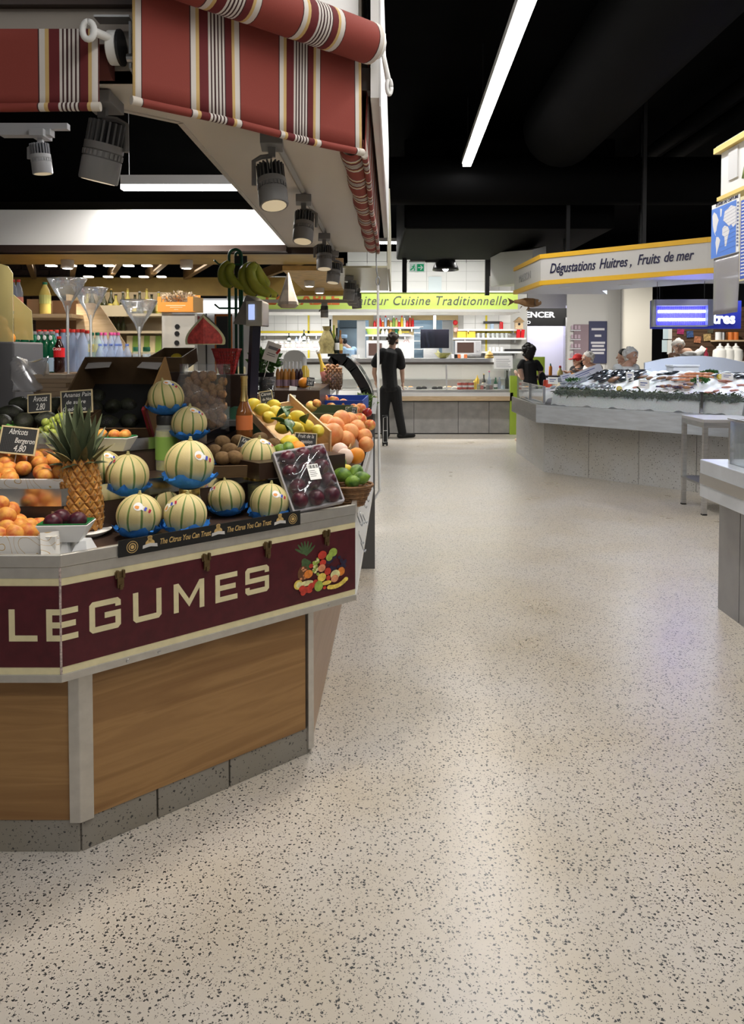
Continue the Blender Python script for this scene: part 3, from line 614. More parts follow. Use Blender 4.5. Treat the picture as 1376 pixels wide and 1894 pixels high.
ME = dict(apricot=fruit_mesh('apricot',f_apr,APR),orange=fruit_mesh('orange',f_cit,ORG),lemon=fruit_mesh('lemon',f_lem,LEM),lime=fruit_mesh('lime',f_lem,LIM),avocado=fruit_mesh('avocado',f_avo,AVO),kiwi=fruit_mesh('kiwi',f_kiw,KIW),passion_fruit=fruit_mesh('passion_fruit',f_cit,PAS),apple=fruit_mesh('apple',f_apl,APL),yellow_apple=fruit_mesh('yellow_apple',f_apl,APY),dark_apple=fruit_mesh('dark_apple',f_apl,APD),walnut=fruit_mesh('walnut',f_wal,WALN,14,10),pomelo=fruit_mesh('pomelo',f_pom,POM))
rf = random.Random(21)
def put(kind,name,p,r,label,cat,group,rot=None,lie=False):
    o = link(name,ME[kind],None,p,rot or ((R(90) + rf.uniform(-.4,.4),rf.uniform(-.3,.3),rf.uniform(0,6.28)) if lie else (rf.uniform(-.5,.5),rf.uniform(-.5,.5),rf.uniform(0,6.28))))
    o.scale = (r,r,r); return tag(o,label,cat,group)
def rows(kind,name,cat,group,desc,where,rws,rownames,r,lie=False,vary=.06):
    # rws: rows of (px, py, Y); ordinal labels count from the left
    for row,rn in zip(rws,rownames):
        row = sorted(row)
        for i,(px,py,Y) in enumerate(row):
            q = ('only' if len(row) == 1 else ORD[i]); tail = '' if len(row) == 1 else ' from the left'
            lb = f'{desc} {where}, {q}{tail}' + (f' in the {rn} row' if rn else '')
            put(kind,name,W(px,py,Y),r * rf.uniform(1 - vary,1 + vary),lb,cat,group,lie=lie)
# --- melons
def melon_mat():
    m = mat('melon_rind',(.62,.5,.24),.6); L = m.node_tree.links; b = bsdf(m)
    tc = N(m,'ShaderNodeTexCoord'); sp = N(m,'ShaderNodeSeparateXYZ'); L.new(tc.outputs['Object'],sp.inputs[0])
    n0 = N(m,'ShaderNodeTexNoise'); n0.inputs['Scale'].default_value = 60; n0.inputs['Detail'].default_value = 4; L.new(tc.outputs['Object'],n0.inputs['Vector'])
    at = N(m,'ShaderNodeMath',operation='ARCTAN2'); L.new(sp.outputs[1],at.inputs[0]); L.new(sp.outputs[0],at.inputs[1])
    mu = N(m,'ShaderNodeMath',operation='MULTIPLY'); mu.inputs[1].default_value = 10; L.new(at.outputs[0],mu.inputs[0])
    co = N(m,'ShaderNodeMath',operation='COSINE'); L.new(mu.outputs[0],co.inputs[0])
    ad = N(m,'ShaderNodeMath',operation='MULTIPLY_ADD'); ad.inputs[1].default_value = .22; L.new(n0.outputs[0],ad.inputs[0]); L.new(co.outputs[0],ad.inputs[2])
    r = ramp(m,ad.outputs[0],[(.0,(.6,.49,.24)),(.88,(.62,.51,.26)),(.955,(.3,.33,.1)),(1,(.13,.2,.05))]); n1 = N(m,'ShaderNodeTexNoise'); n1.inputs['Scale'].default_value = 18; L.new(tc.outputs['Object'],n1.inputs['Vector'])
    ad.inputs[1].default_value = .12
    mx = N(m,'ShaderNodeMix',data_type='RGBA',blend_type='MULTIPLY'); mx.inputs[0].default_value = .5; L.new(r.outputs[0],mx.inputs[6]); r2 = ramp(m,n1.outputs[0],[(.3,(.8,.85,.7)),(.7,(1,1,1))]); L.new(r2.outputs[0],mx.inputs[7]); L.new(mx.outputs[2],b.inputs['Base Color'])
    v = N(m,'ShaderNodeTexVoronoi',feature='DISTANCE_TO_EDGE'); v.inputs['Scale'].default_value = 150; L.new(tc.outputs['Object'],v.inputs['Vector'])
    bp = N(m,'ShaderNodeBump'); bp.invert = True; bp.inputs['Strength'].default_value = .35; bp.inputs['Distance'].default_value = .001; L.new(v.outputs[0],bp.inputs['Height']); L.new(bp.outputs[0],b.inputs['Normal']); return m
MEL = melon_mat(); BLUEP = mat('blue_tissue',(.03,.22,.72),.6,noise=.25,nscale=40,bump=.6,bscale=60)
STK = [mat('sticker_white',(.85,.85,.85),.4),mat('sticker_blue',(.05,.08,.5),.4),mat('sticker_red',(.4,.02,.04),.4),mat('sticker_orange',(.85,.35,.1),.4)]
def f_mel(a,t): return S(.07 * (1 - .025 * max(0,math.cos(10 * a)) ** 6 * math.cos(t)),a,t,.97)
mel_me = sph(f_mel,60,24).mesh('melon_body',True); mel_me.materials.append(MEL)
nub_me = MB().lathe([(.001,-.004),(.008,0),(.0055,.006),(.0035,.01),(.0045,.0125),(.001,.013)],10).mesh('stem_nub',True); nub_me.materials.append(mat('dry_stem',(.42,.38,.16),.7))
def sticker_mesh():
    mb = MB()
    def pt(u,v,e=.0705):
        u *= 1.35; v *= 1.35
        return Vector((math.sin(u / .07) * e * math.cos(v / .07),-math.cos(u / .07) * e * math.cos(v / .07),math.sin(v / .07) * e * .97))
    mb.k = 0; mb.poly([pt(-.012 + .0105 * math.cos(2 * math.pi * i / 16),.0105 * math.sin(2 * math.pi * i / 16)) for i in range(16)])
    mb.k = 3; mb.poly([pt(-.014 + .0055 * math.cos(2 * math.pi * i / 12),-.003 + .004 * math.sin(2 * math.pi * i / 12),.0709) for i in range(12)])
    mb.k = 0; mb.poly([pt(-.004,-.005,.0707),pt(.02,-.005,.0707),pt(.02,.005,.0707),pt(-.004,.005,.0707)])
    mb.k = 1; mb.poly([pt(.003,-.0045,.071),pt(.0085,-.0045,.071),pt(.0085,.0045,.071),pt(.003,.0045,.071)])
    mb.k = 2; mb.poly([pt(.0135,-.0045,.071),pt(.0195,-.0045,.071),pt(.0195,.0045,.071),pt(.0135,.0045,.071)])
    me = mb.mesh('sticker'); [me.materials.append(q) for q in STK]; return me
stk_me = sticker_mesh()
def tissue_mesh(seed,r0=.074,h=.042):
    rg = random.Random(seed); pk = [rg.uniform(.65,1.2) for _ in range(40)]; wob = [rg.uniform(-.006,.008) for _ in range(40)]
    mb = MB(); n = 40; k = 7; vs = []
    for j in range(k):
        f_ = j / (k - 1)
        for i in range(n):
            a = 2 * math.pi * i / n; hh = h * pk[i] if j == k - 1 else h * ((pk[i] + pk[(i + 1) % n] + 1) / 3)
            ang = f_ * 1.1; rr_ = (.02 + (r0 - .02) * math.sin(ang * 1.25)) + wob[(i * 3 + j) % n] * f_ + (.004 * f_ ** 3) * pk[(i * 7) % n]
            vs.append((rr_ * math.cos(a),rr_ * math.sin(a),-.07 + .001 + hh * f_ ** 1.4))
    mb.add(vs,[(j * n + i,j * n + (i + 1) % n,(j + 1) * n + (i + 1) % n,(j + 1) * n + i) for j in range(k - 1) for i in range(n)] + [tuple(range(n))[::-1]])
    me = mb.mesh('tissue_wrap','auto'); me.materials.append(BLUEP); return me
tis = [tissue_mesh(s) for s in (1,2,3,4)]
TIERZ = lambda d: Z1 if d < D1 else Z2 if d < D2 else Z3 if d < D3 else Z4
JARG = mat('jar_glass',(.85,.88,.8),.05,alpha=.25,spec=.8)
def jar(label,x,y,z0,h,r,fill,lidm,labm=None):
    t = thing('glass_jar',label,'jar',(x,y,z0 + .0005),rf.uniform(0,6),'jars among the fruit')
    MB().lathe([(.001,.004),(r * .93,.004),(r * .93,h * .72),(.001,h * .72)],18).build('contents',fill,t,smooth='auto')
    MB().lathe([(.001,0),(r * .96,0),(r,.006),(r,h * .72),(r * .82,h * .85),(r * .82,h * .86)],20).build('glass',JARG,t,smooth='auto')
    MB().lathe([(r * .86,h * .83),(r * .88,h * .845),(r * .88,h * .98),(r * .84,h),(.001,h)],20).build('lid',lidm,t,smooth='auto')
    if labm: MB().lathe([(r * 1.005,h * .2),(r * 1.01,h * .2),(r * 1.01,h * .62),(r * 1.005,h * .62)],20).build('paper_label',labm,t,smooth='auto')
    return t
OLV = mat('green_pickles',(.35,.33,.06),.5,noise=.3,nscale=40); LIDG = metal('gold_lid',(.62,.45,.16),.3); LABY = mat('yellow_label',(.7,.6,.2),.5)
LABG = mat('green_label',(.25,.42,.08),.5); BLKLID = mat('dark_lid',(.03,.03,.03),.35)
# px, py, radius m, support height, paper, sticker (turn, lift) or None, tilt, label, jar spec
MELS = [
 (257,953,.071,None,0,(0.25,.55),(.12,.05),'ripe striped melon at the far left of the front melon row'),
 (343,951,.069,None,1,(-.35,.7),(.1,.1),'striped melon in blue paper, second in the front melon row'),
 (419,920,.067,None,2,(-.75,.6),(.1,-.1),'shaded melon with dark green stripes, third in the front melon row'),
 (498,929,.068,None,3,(.55,.55),(.2,.15),'melon in blue paper at the right end of the front melon row'),
 (236,878,.071,.975,0,(-.6,.75),(.05,.03),'melon in blue paper standing on a jar right of the pineapple'),
 (350,858,.083,.996,1,(.75,.4),(.12,.06),'largest melon, propped on a gold-lidded jar in the middle'),
 (477,843,.069,1.0,2,(.5,1.0),(.05,.1),'pale melon with bold stripes beside the tray of passion fruits'),
 (350,783,.068,1.117,3,(.45,.9),(.08,.05),'melon in blue paper raised behind the largest melon'),
 (307,735,.069,1.215,0,(0.1,1.05),(.1,-.2),'topmost melon in blue paper beside the dark avocado carton'),
 (192,866,.062,1.0,None,(.5,.9),(.05,0),'half hidden melon between the pineapple and the next melon'),
 (299,932,.063,None,None,None,(.1,.1),'small half hidden melon behind the two leftmost front melons')]
def chd(x,y): return -((Vector((x,y)) - Vector(C0)).dot(CN))
mel_pos = []
for px,py,r,zs,pap,stk,tl,lab in MELS:
    z0 = zs if zs else Z1 + .001
    p = FZ(px,py,z0 + r * .985)
    t = thing('melon',lab,'melon',p,0,'striped melons'); t.scale = (r / .07,) * 3
    tl2 = (R(8) + tl[0] * -1.0,tl[1],rf.uniform(0,.6))
    b_ = link('body',mel_me,t,(0,0,0),tl2)
    M_ = Euler(tl2).to_matrix(); link('stem_nub',nub_me,t,M_ @ Vector((0,0,.066)),tl2)
    if pap is not None: link('tissue_wrap',tis[pap],t,(0,0,0),(0,0,rf.uniform(0,6)))
    if stk: link('sticker',stk_me,t,(0,0,0),(-stk[1],R(25) if stk[0] > 0 else R(-30),stk[0]))
    mel_pos.append((p,z0,r))
    if zs:
        d = chd(p.x,p.y); tz = TIERZ(d); h = zs - tz - .001
        if h > .03:
            k = len(mel_pos)
            jar({5: 'jar of green pickles with yellow label under the melon right of the pineapple',6: 'short jar with ornate gold lid under the largest melon',7: 'gold-lidded yellow jar under the pale boldly striped melon',8: 'dark jar under the melon raised behind the largest melon',9: 'tall jar of olives with green label under the topmost melon'}.get(k,'glass jar under a melon'),p.x,p.y,tz,h,.042 if k != 6 else .04,OLV,LIDG if k in (6,7) else BLKLID,{5: LABY,9: LABG}.get(k))
# spare blue tissue
def crumple(u,v):
    x = (u - .5) * .15; y = (v - .5) * .11; return Vector((x * (1 + .2 * math.sin(9 * v)),y,.012 + .012 * math.sin(17 * u + 3) * math.cos(13 * v) + .01 * math.sin(31 * u * v)))
p = FZ(424,862,1.01)
tag(MB().grid(crumple,22,16).build('tissue_paper',BLUEP,smooth='auto',loc=p,rot=(R(14),0,R(30)),solid=.001),'loose crumpled sheet of blue tissue paper among the melons','tissue paper')
# --- pineapple
pp = W(150,985,2.5); pp.z = Z1 + .02
pine = thing('pineapple','whole orange-brown pineapple with tall green crown standing on the counter','pineapple',pp,0); pine.rotation_euler = (R(-3),R(-2),0)
PSK = mat('pineapple_skin',(.2,.07,.02),.6,noise=.4,nscale=60,bump=.5,bscale=120); PEYE = blush('pineapple_eye',(.62,.31,.07),(.42,.17,.04),90,.55,.5,200); PTIP = mat('pineapple_eye_tip',(.36,.27,.17),.8)
PH = .222; prof = lambda f_: .0725 * (1 - .62 * ((f_ - .32) / .9) ** 2)
MB().lathe([(.02,0)] + [(prof(i / 12) * .95,PH * i / 12) for i in range(13)] + [(.02,PH * 1.02)],24).build('core',PSK,pine,smooth=True)
ey = MB().lathe([(.0102,-.002),(.0096,.002),(.0062,.0048),(.0022,.0052),(.0006,.0048)],4); ey.k = 1; ey.tube([(0,0,.004),(.0008,.002,.0085)],[.0022,.0006],5)
eye_me = ey.mesh('fruitlet','auto'); eye_me.materials.append(PEYE); eye_me.materials.append(PTIP)
NR,NC = 11,14
for i in range(NR):
    f_ = (i + .5) / NR; r = prof(f_)
    for j in range(NC):
        a = 2 * math.pi * (j + .5 * (i % 2) + .06 * i) / NC
        nrm = Vector((math.cos(a),math.sin(a),.25 * (f_ - .4))); o = link('fruitlet',eye_me,pine,Vector((math.cos(a) * r * .955,math.sin(a) * r * .955,PH * f_)),(0,0,0))
        o.rotation_euler = nrm.to_track_quat('Z','Y').to_euler(); s_ = r / .0715; o.scale = (1.5 * s_,1.85,.95)
LF = mat('pineapple_leaf',(.1,.125,.065),.5,noise=.45,nscale=18,stretch=(1,1,.3)); LF2 = mat('pineapple_leaf_dry',(.17,.15,.06),.6,noise=.4,nscale=25)
def leaf_mesh(L0,w,bend,seed):
    def fn(u,v):
        ww = w * (1 - v ** 2.2) * (1 - .25 * (1 - v)) ; x = (u - .5) * ww; s_ = abs(u - .5) * 2
        return Vector((x,bend * L0 * v ** 2.2 + s_ * s_ * ww * .35,L0 * v * (1 - .1 * bend * v)))
    me = MB().grid(fn,4,9).mesh('crown_leaf',True); me.materials.append(LF if seed % 4 else LF2); return me
lvs = [leaf_mesh(.2,.046,.04,1),leaf_mesh(.178,.048,.1,2),leaf_mesh(.145,.044,.2,3),leaf_mesh(.11,.038,.3,4),leaf_mesh(.065,.03,.6,5)]
for ringi,(n,lean,li,rad) in enumerate(((4,3,0,.006),(6,9,1,.012),(7,17,1,.016),(8,27,2,.02),(9,38,3,.023),(10,52,4,.026))):
    for j in range(n):
        a = 2 * math.pi * (j + .37 * ringi) / n + rf.uniform(-.15,.15)
        o = link('crown_leaf',lvs[li],pine,(math.cos(a) * rad,math.sin(a) * rad,PH - .004 - ringi * .003),(R(-(lean + rf.uniform(-6,6))),0,a - math.pi / 2)); o.scale = (1,1,rf.uniform(.88,1.1))
CARD = mat('white_pulp',(.8,.8,.79),.8,bump=.3)
tag(MB().lathe([(.001,0),(.062,0),(.085,.014),(.088,.018),(.06,.0185),(.001,.0185)],28).build('paper_dish',CARD,smooth='auto',loc=(pp.x + .01,pp.y - .005,Z1 + .0005)),'shallow white paper dish under the pineapple','dish')
# --- crates
PATT = mat('printed_white_carton',(.82,.79,.74),.7); L = PATT.node_tree.links
tc = N(PATT,'ShaderNodeTexCoord'); nn = N(PATT,'ShaderNodeTexNoise'); nn.inputs['Scale'].default_value = 12; nn.inputs['Detail'].default_value = 0; L.new(tc.outputs['Object'],nn.inputs['Vector'])
mm = N(PATT,'ShaderNodeMath',operation='MULTIPLY'); mm.inputs[1].default_value = 9; L.new(nn.outputs[0],mm.inputs[0]); ff = N(PATT,'ShaderNodeMath',operation='FRACT'); L.new(mm.outputs[0],ff.inputs[0])
rr = ramp(PATT,ff.outputs[0],[(0,(.82,.79,.74)),(.86,(.55,.36,.12)),(.93,(.82,.79,.74))],'CONSTANT'); L.new(rr.outputs[0],bsdf(PATT).inputs['Base Color'])
def crate(label,corner,sx,sy,h,rot,side,bottom=None,wall=.006,name='fruit_crate',group=None,low_front=False,cat='crate',gap=None):
    # open box, corner = left front bottom
    t = thing(name,label,cat,corner,0,group); t.rotation_euler = rot
    MB().bx(0,sx,0,sy,0,wall).build('bottom',bottom or side,t)
    hf = h * (.6 if low_front else 1)
    for nm,a in (('front_side',(0,sx,0,wall,wall,hf)),('back_side',(0,sx,sy - wall,sy,wall,h)),('left_side',(0,wall,wall,sy - wall,wall,h)),('right_side',(sx - wall,sx,wall,sy - wall,wall,h))): MB().bx(*a).build(nm,side,t,bevel=.001)
    return t
BTRAY = mat('black_pulp_tray',(.012,.012,.014),.4,bump=.8,bscale=30)
x1 = W(104,1020,2.16).x
cr1 = crate('white patterned carton crate of apricots at the lower left',(x1 - .42,2.155,Z1 + .001),.42,.23,.075,(0,0,0),PATT)
MB().box((.405,.0,.05),(.05,.003,.075),(R(-20),0,R(30))).build('torn_flap',PATT,cr1)
MB().box((.36,.2,.085),(.07,.003,.03),(0,R(8),0)).build('torn_cardboard',mat('brown_cardboard',(.36,.23,.13),.8),cr1)
rows('apricot','apricot','apricot','apricots in the lower crate','plump orange apricot','in the lower left crate',[[(-4,990,2.2),(26,988,2.22),(52,984,2.26)],[(11,977,2.24),(35,974,2.3),(54,974,2.34)],[(12,954,2.29),(33,966,2.36),(72,972,2.37)],[(0,932,2.31),(20,944,2.36)]],['front','second','third','topmost'],.0285)
x2 = W(136,900,2.47).x
cr2 = crate('white patterned carton crate of apricots on the upper step',(x2 - .44,2.462,Z2 + .001),.44,.27,.05,(R(8),0,0),PATT,BTRAY)
MB().box((.21,.13,.012),(.41,.24,.012)).build('black_tray',BTRAY,cr2)
rows('apricot','apricot','apricot','apricots in the upper crate','orange apricot blushed red','in the upper crate',[[(18,887,2.5),(84,881,2.5),(-14,884,2.5),(111,874,2.52)],[(14,878,2.54),(78,873,2.56),(43,866,2.6),(-8,868,2.58)],[(16,868,2.6),(73,857,2.66),(99,852,2.7),(126,853,2.68)],[(11,858,2.66),(34,848,2.72),(66,847,2.72),(7,848,2.72),(54,838,2.75)]],['front','second','third','back'],.0285)
# passion fruit punnet on its white base
tb = FZ(118,1001,Z1 + .051)
pk = MB().prism([(-.09,-.04),(.075,-.04),(.082,.05),(-.08,.05)],0,.012)
for x0,x1 in ((-.088,-.032),(-.03,.022),(.024,.076)):
    xm = (x0 + x1) / 2; pk.add([(x0,-.038,.012),(x1,-.038,.012),(x1,.046,.012),(x0,.046,.012),(xm - .012,-.012,.05),(xm + .012,-.012,.05),(xm + .012,.03,.05),(xm - .012,.03,.05)],[(0,1,5,4),(1,2,6,5),(2,3,7,6),(3,0,4,7),(4,5,6,7)])
tag(pk.build('packing_tray',CARD,loc=(tb.x,tb.y + .015,Z1 + .0006)),'upturned white egg-box style packing tray at the counter corner','tray')
def punnet(label,loc,rz,w0,w1,d0,d1,h,lin):
    t = thing('fruit_punnet',label,'punnet',loc,rz)
    P = lambda w,d,z: [(-w / 2,-d / 2,z),(w / 2,-d / 2,z),(w / 2,d / 2,z),(-w / 2,d / 2,z)]
    MB().add(P(w0,d0,0) + P(w1,d1,h),[(3,2,1,0),(0,1,5,4),(1,2,6,5),(2,3,7,6),(3,0,4,7)]).build('tray',mat('white_punnet_card',(.78,.78,.77),.6),t,solid=.003)
    MB().add(P(w0 * .98,d0 * .95,h * .3) + P(w1 * .97,d1 * .95,h * 1.08),[(3,2,1,0),(0,1,5,4),(1,2,6,5),(2,3,7,6),(3,0,4,7)]).build('green_liner',lin,t,solid=.002)
    return t
GRL = mat('green_liner',(.02,.22,.06),.5)
punnet('white card punnet with green liner holding three dark plums',(tb.x,tb.y + .02,Z1 + .051),R(4),.085,.142,.06,.09,.05,GRL)
for i,(px,py,lab) in enumerate(((98,966,'dark purple plum at the left of the white punnet'),(143,963,'dark purple plum at the right of the white punnet'),(113,958,'dark purple plum behind the other two in the white punnet'))):
    put('passion_fruit','plum',W(px,py,tb.y + .01 + (.035 if i == 2 else 0)),.027,lab,'plum','plums in the white punnet')
p = FZ(212,832,Z2 + .116)
tag(MB().bx(-.045,.045,-.03,.03,0,.1145).build('wooden_block',BROWN,loc=(p.x,p.y,Z2),bevel=.003),'dark block propping up the paper punnet of apricots','block')
punnet('white paper punnet of apricots right of the pineapple crown',(p.x,p.y,Z2 + .116),R(-8),.085,.132,.05,.085,.045,GRL)
for px,py,lab in ((187,803,'apricot at the left of the paper punnet'),(212,804,'apricot in the middle of the paper punnet'),(231,804,'apricot at the right of the paper punnet')): put('apricot','apricot',W(px,py + 1,p.y),.022,lab,'apricot','apricots in the paper punnet')
# --- avocados, carton, grapes
DCARD = mat('brown_carton',(.11,.065,.03),.75,noise=.2,nscale=10); RCARD = mat('red_print_carton',(.3,.02,.03),.6)
crate('shallow carton of dark avocados at the left',(W(-40,780,2.84).x,2.82,Z3 + .001),.36,.3,.06,(R(10),0,0),DCARD,name='avocado_crate')
rows('avocado','avocado','avocado','avocados in the left carton','dark bumpy avocado','in the left carton',[[(44,780,2.9),(86,777,2.92),(5,782,2.9)],[(21,765,2.98),(80,764,3.0)],[(40,749,3.08),(102,750,3.06),(75,748,3.1)]],['front','middle','back'],.047,lie=True)
cc = W(203,800,3.06)
cart = thing('open_carton','large open brown carton tipped forward with its shaded inside painted black','carton',(cc.x,3.07,Z3 + .002),0); cart.rotation_euler = (R(38),0,R(-3))
INB = mat('carton_inside_shade',(.008,.008,.008),.8)  # near-black inside stands in for the shade in the carton
MB().bx(-.165,.165,.0,.33,0,.006).build('bottom',INB,cart)
MB().bx(-.172,-.165,0,.33,0,.15).build('left_side',DCARD,cart); MB().bx(.165,.172,0,.33,0,.15).build('right_side',mat('tan_carton',(.38,.22,.08),.7),cart); MB().bx(.158,.1725,0,.02,0,.15).build('red_edge',RCARD,cart)
MB().bx(-.165,.165,.324,.33,0,.15).build('back_side',DCARD,cart); MB().bx(-.165,.165,0,.006,0,.05).build('front_side',DCARD,cart)
MB().box((-.11,.3,.13),(.1,.05,.003),(R(-12),0,R(6))).build('flap',mat('white_carton_flap',(.45,.43,.42),.7),cart); MB().box((.11,.3,.13),(.09,.06,.003),(R(-12),0,R(-8))).build('flap',MATS['white_carton_flap'],cart)
rows('avocado','avocado','avocado','avocados in the open carton','dark avocado','in the tipped open carton',[[(200,782,3.13),(238,779,3.13),(165,780,3.13)],[(209,753,3.2),(176,757,3.2),(236,750,3.22)],[(181,734,3.27)]],['front','middle','back'],.046,lie=True)
GRP = mat('green_grape',(.42,.5,.1),.3,noise=.15,nscale=40,sss=.3,coat=.3)
gp = FZ(100,832,Z3); gb = thing('grape_bunch','bunch of pale green grapes beside the pineapple crown','grapes',(gp.x,2.79,Z3 + .001))
g_me = MB().ball((0,0,0),(.0145,.0145,.016),12,9).mesh('grape',True); g_me.materials.append(GRP)
for px,py,dy in ((84,781,0),(98,778,.02),(108,772,.02),(101,788,-.01),(88,793,0),(98,800,-.015),(84,804,0),(110,805,-.01),(114,790,0),(112,779,.02),(120,795,0),(78,795,.01),(92,811,0),(104,814,0),(116,814,0),(90,823,.005),(100,824,.005),(110,823,.005),(118,803,.01),(93,785,.02),(120,783,.02),(115,770,.03)):
    link('grape',g_me,gb,W(px,py,2.8 + dy) - gb.location,(rf.uniform(0,1),rf.uniform(0,1),0))
MB().tube([W(103,776,2.83) - gb.location,W(101,795,2.83) - gb.location,W(99,818,2.82) - gb.location],.003,6).build('stalk',mat('grape_stalk',(.25,.26,.08),.6),gb)
tag(MB().bx(-.075,.08,-.055,-.053,.0,.055).bx(-.075,.08,-.055,.05,0,.001).bx(-.077,-.075,-.055,.05,0,.05).bx(.08,.082,-.055,.05,0,.05).build('clear_tub',PLEXI,loc=(gp.x + .0,2.79,Z3 + .0002)),'clear plastic tub around the green grapes','tub')
tag(MB().grid(lambda u,v: Vector(((u - .5) * .1,(v - .5) * .08,.012 + .012 * math.sin(14 * u) * math.sin(11 * v + 2))),16,12).build('green_paper',mat('green_tissue',(.1,.38,.05),.6),smooth='auto',loc=W(12,795,2.87),rot=(R(20),0,0),solid=.001),'crumpled bright green paper in front of the left avocados','paper')
# --- slates
SLATE = mat('slate_black',(.03,.032,.034),.6); SFR = mat('slate_frame',(.66,.55,.32),.6)
def slate(label,px,py,Y,wpx,hpx,lines,tilt=0.,lean=12,yaw=0,stick=None,frame=True,tex=True):
    s_ = Y / FPX; w_,h_ = wpx * s_,hpx * s_; p = W(px,py,Y)
    t = thing('price_slate',label,'price sign',p,0); t.rotation_euler = (R(-lean),R(-tilt),R(yaw))
    MB().box((0,0,0),(w_ * .94,.003,h_ * .94)).build('board',SLATE,t)
    gl = MB()
    for i in range(1,22): gl.box((-w_ / 2 + w_ * i / 22,-.0017,0),(.00035,.0004,h_ * .9))
    for i in range(1,17): gl.box((0,-.0017,-h_ / 2 + h_ * i / 17),(w_ * .9,.0004,.00035))
    gl.build('grid_lines',mat('slate_grid',(.12,.12,.12),.7),t)
    fw = .05 * (w_ + h_) / 2
    if frame:
        for nm,c_,d_ in (('frame_bar',(0,0,h_ / 2 - fw / 2),(w_,.006,fw)),('frame_bar',(0,0,-h_ / 2 + fw / 2),(w_,.006,fw)),('frame_bar',(-w_ / 2 + fw / 2,0,0),(fw,.006,h_ - 2 * fw)),('frame_bar',(w_ / 2 - fw / 2,0,0),(fw,.006,h_ - 2 * fw))): MB().box(c_,d_).build(nm,SFR,t,bevel=.0008)
    n = len(lines)
    for i,(tx,sc,ox,wd) in enumerate(lines):
        text('chalk_text',tx,h_ * .9 / n * sc,CHALK,t,(-w_ * .42 + ox * w_,-.0022,h_ * .45 - h_ * .9 * (i + .78) / n),(R(90),0,0),extrude=.0002,shear=.2,bold=-.0002 if h_ < .04 else .0,width=wd * w_)
    if stick: MB().tube([(0,.002,-h_ / 2),(stick[0],.004,-h_ / 2 - stick[1])],.0016,6).build('stem',STEEL,t)
    return t
slate('slate price sign reading Avocat in a cream frame',73,746,2.95,44,35,[('Avocat',1.,.16,.6),('2.80',1.1,.28,.38)],4,10,0,(-.012,.06))
slate('slate price sign reading Ananas, half hidden behind the pineapple crown',142,743,3.0,60,43,[('Ananas Pain',.9,.02,.85),('de sucre',.8,.1,.6),('Guadeloupe',.8,.0,.7)],4,8,0,(0,.06))
slate('slate price sign reading Abricots Bergeron above the upper crate',34,815,2.66,70,52,[('Abricots',1.,.14,.5),('Bergeron',.9,.34,.52),('4,80',1.1,.34,.32)],-5.5,14,0,(0,.04))
slate('slate price sign reading Fruit de la passion above the passion fruit tray',565,817,3.0,42,33,[('Fruit de la',1.,.08,.7),('passion',1.,.22,.5),('Vietnam 19,90',1.,0,.84)],-4,10,8,(0,.05))
slate('small tilted slate sign by the kiwis',454,822,2.93,26,27,[('Kiwi',1.,.1,.5),('0,60',1.,.2,.5)],-18,12,0,(0,.03))
slate('small slate sign standing in the lemon crate',493,738,3.42,24,30,[('Citron',.9,.05,.75),('de Nice',.8,.1,.7),('6,90',1.,.2,.5)],8,10,10,(0,.04))
slate('small slate sign among the apples further back',650,759,3.9,22,13,[('Pomme',1.,.1,.7),('3,90',1.,.2,.5)],0,10,0,(0,.02))
# --- passion fruit tray
BL,BR,TL,TR = W(533,946,2.68),W(631,932,2.79),W(513,843,2.79),W(599,820,2.90)
ux = ((BR - BL) + (TR - TL)) / 2; uy = ((TL - BL) + (TR - BR)) / 2; tw,th = ux.length,uy.length
ux.normalize(); uy = (uy - ux * uy.dot(ux)).normalized(); uz = ux.cross(uy); ctr = (BL + BR + TL + TR) / 4
tr = thing('passion_fruit_tray','film-wrapped tray of dark passion fruits propped up on the ledge','tray',ctr); tr.rotation_euler = Matrix((ux,uy,uz)).transposed().to_euler()
TRW = mat('pale_foam_tray',(.36,.34,.36),.5)
MB().bx(-tw / 2,tw / 2,-th / 2,th / 2,-.012,-.006).build('foam_base',TRW,tr,bevel=.003)
for nm,a in (('rim',(-tw / 2,tw / 2,-th / 2 - .004,-th / 2 + .006,-.012,.012)),('rim',(-tw / 2,tw / 2,th / 2 - .006,th / 2 + .004,-.012,.012)),('rim',(-tw / 2 - .004,-tw / 2 + .004,-th / 2,th / 2,-.012,.012)),('rim',(tw / 2 - .004,tw / 2 + .004,-th / 2,th / 2,-.012,.012))): MB().bx(*a).build(nm,TRW,tr,bevel=.003)
film = clear('cling_film',(.9,.9,.92),.05,.08,1.,22.)
fl = MB().grid(lambda u,v: Vector(((u - .5) * tw * 1.03,(v - .5) * th * 1.03,.0 + .047 * (1 - (2 * abs(u - .5)) ** 6) * (1 - (2 * abs(v - .5)) ** 6) + .003 * math.sin(u * 3 * 6.28) * math.sin(v * 4 * 6.28))),30,36).build('cling_wrap',film,tr,smooth=True)
M_ = tr.rotation_euler.to_matrix()
for j in range(4):
    for i in range(3):
        q = ctr + M_ @ Vector(((i - 1) * tw * .31 + (j % 2 - .5) * .008,(j - 1.5) * th * .235 + rf.uniform(-.004,.004),.016))
        put('passion_fruit','passion_fruit',q,.0305,f"dark purple passion fruit in the wrapped tray, {ORD[i]} from the left in the {['bottom', 'third', 'second', 'top'][j]} row",'passion fruit','passion fruits in the wrapped tray')
PLB = MB().bx(-.022,.022,-.03,.03,.0492,.05).build('price_label',PAPERW,tr,loc=(.004,.0,.0015),rot=(0,0,R(-4)))
lb = MB()
for i in range(9): lb.bx(-.018 + i * .0042,-.018 + i * .0042 + .0012 * (1 + i % 3),.014,.027,.0501,.0503)
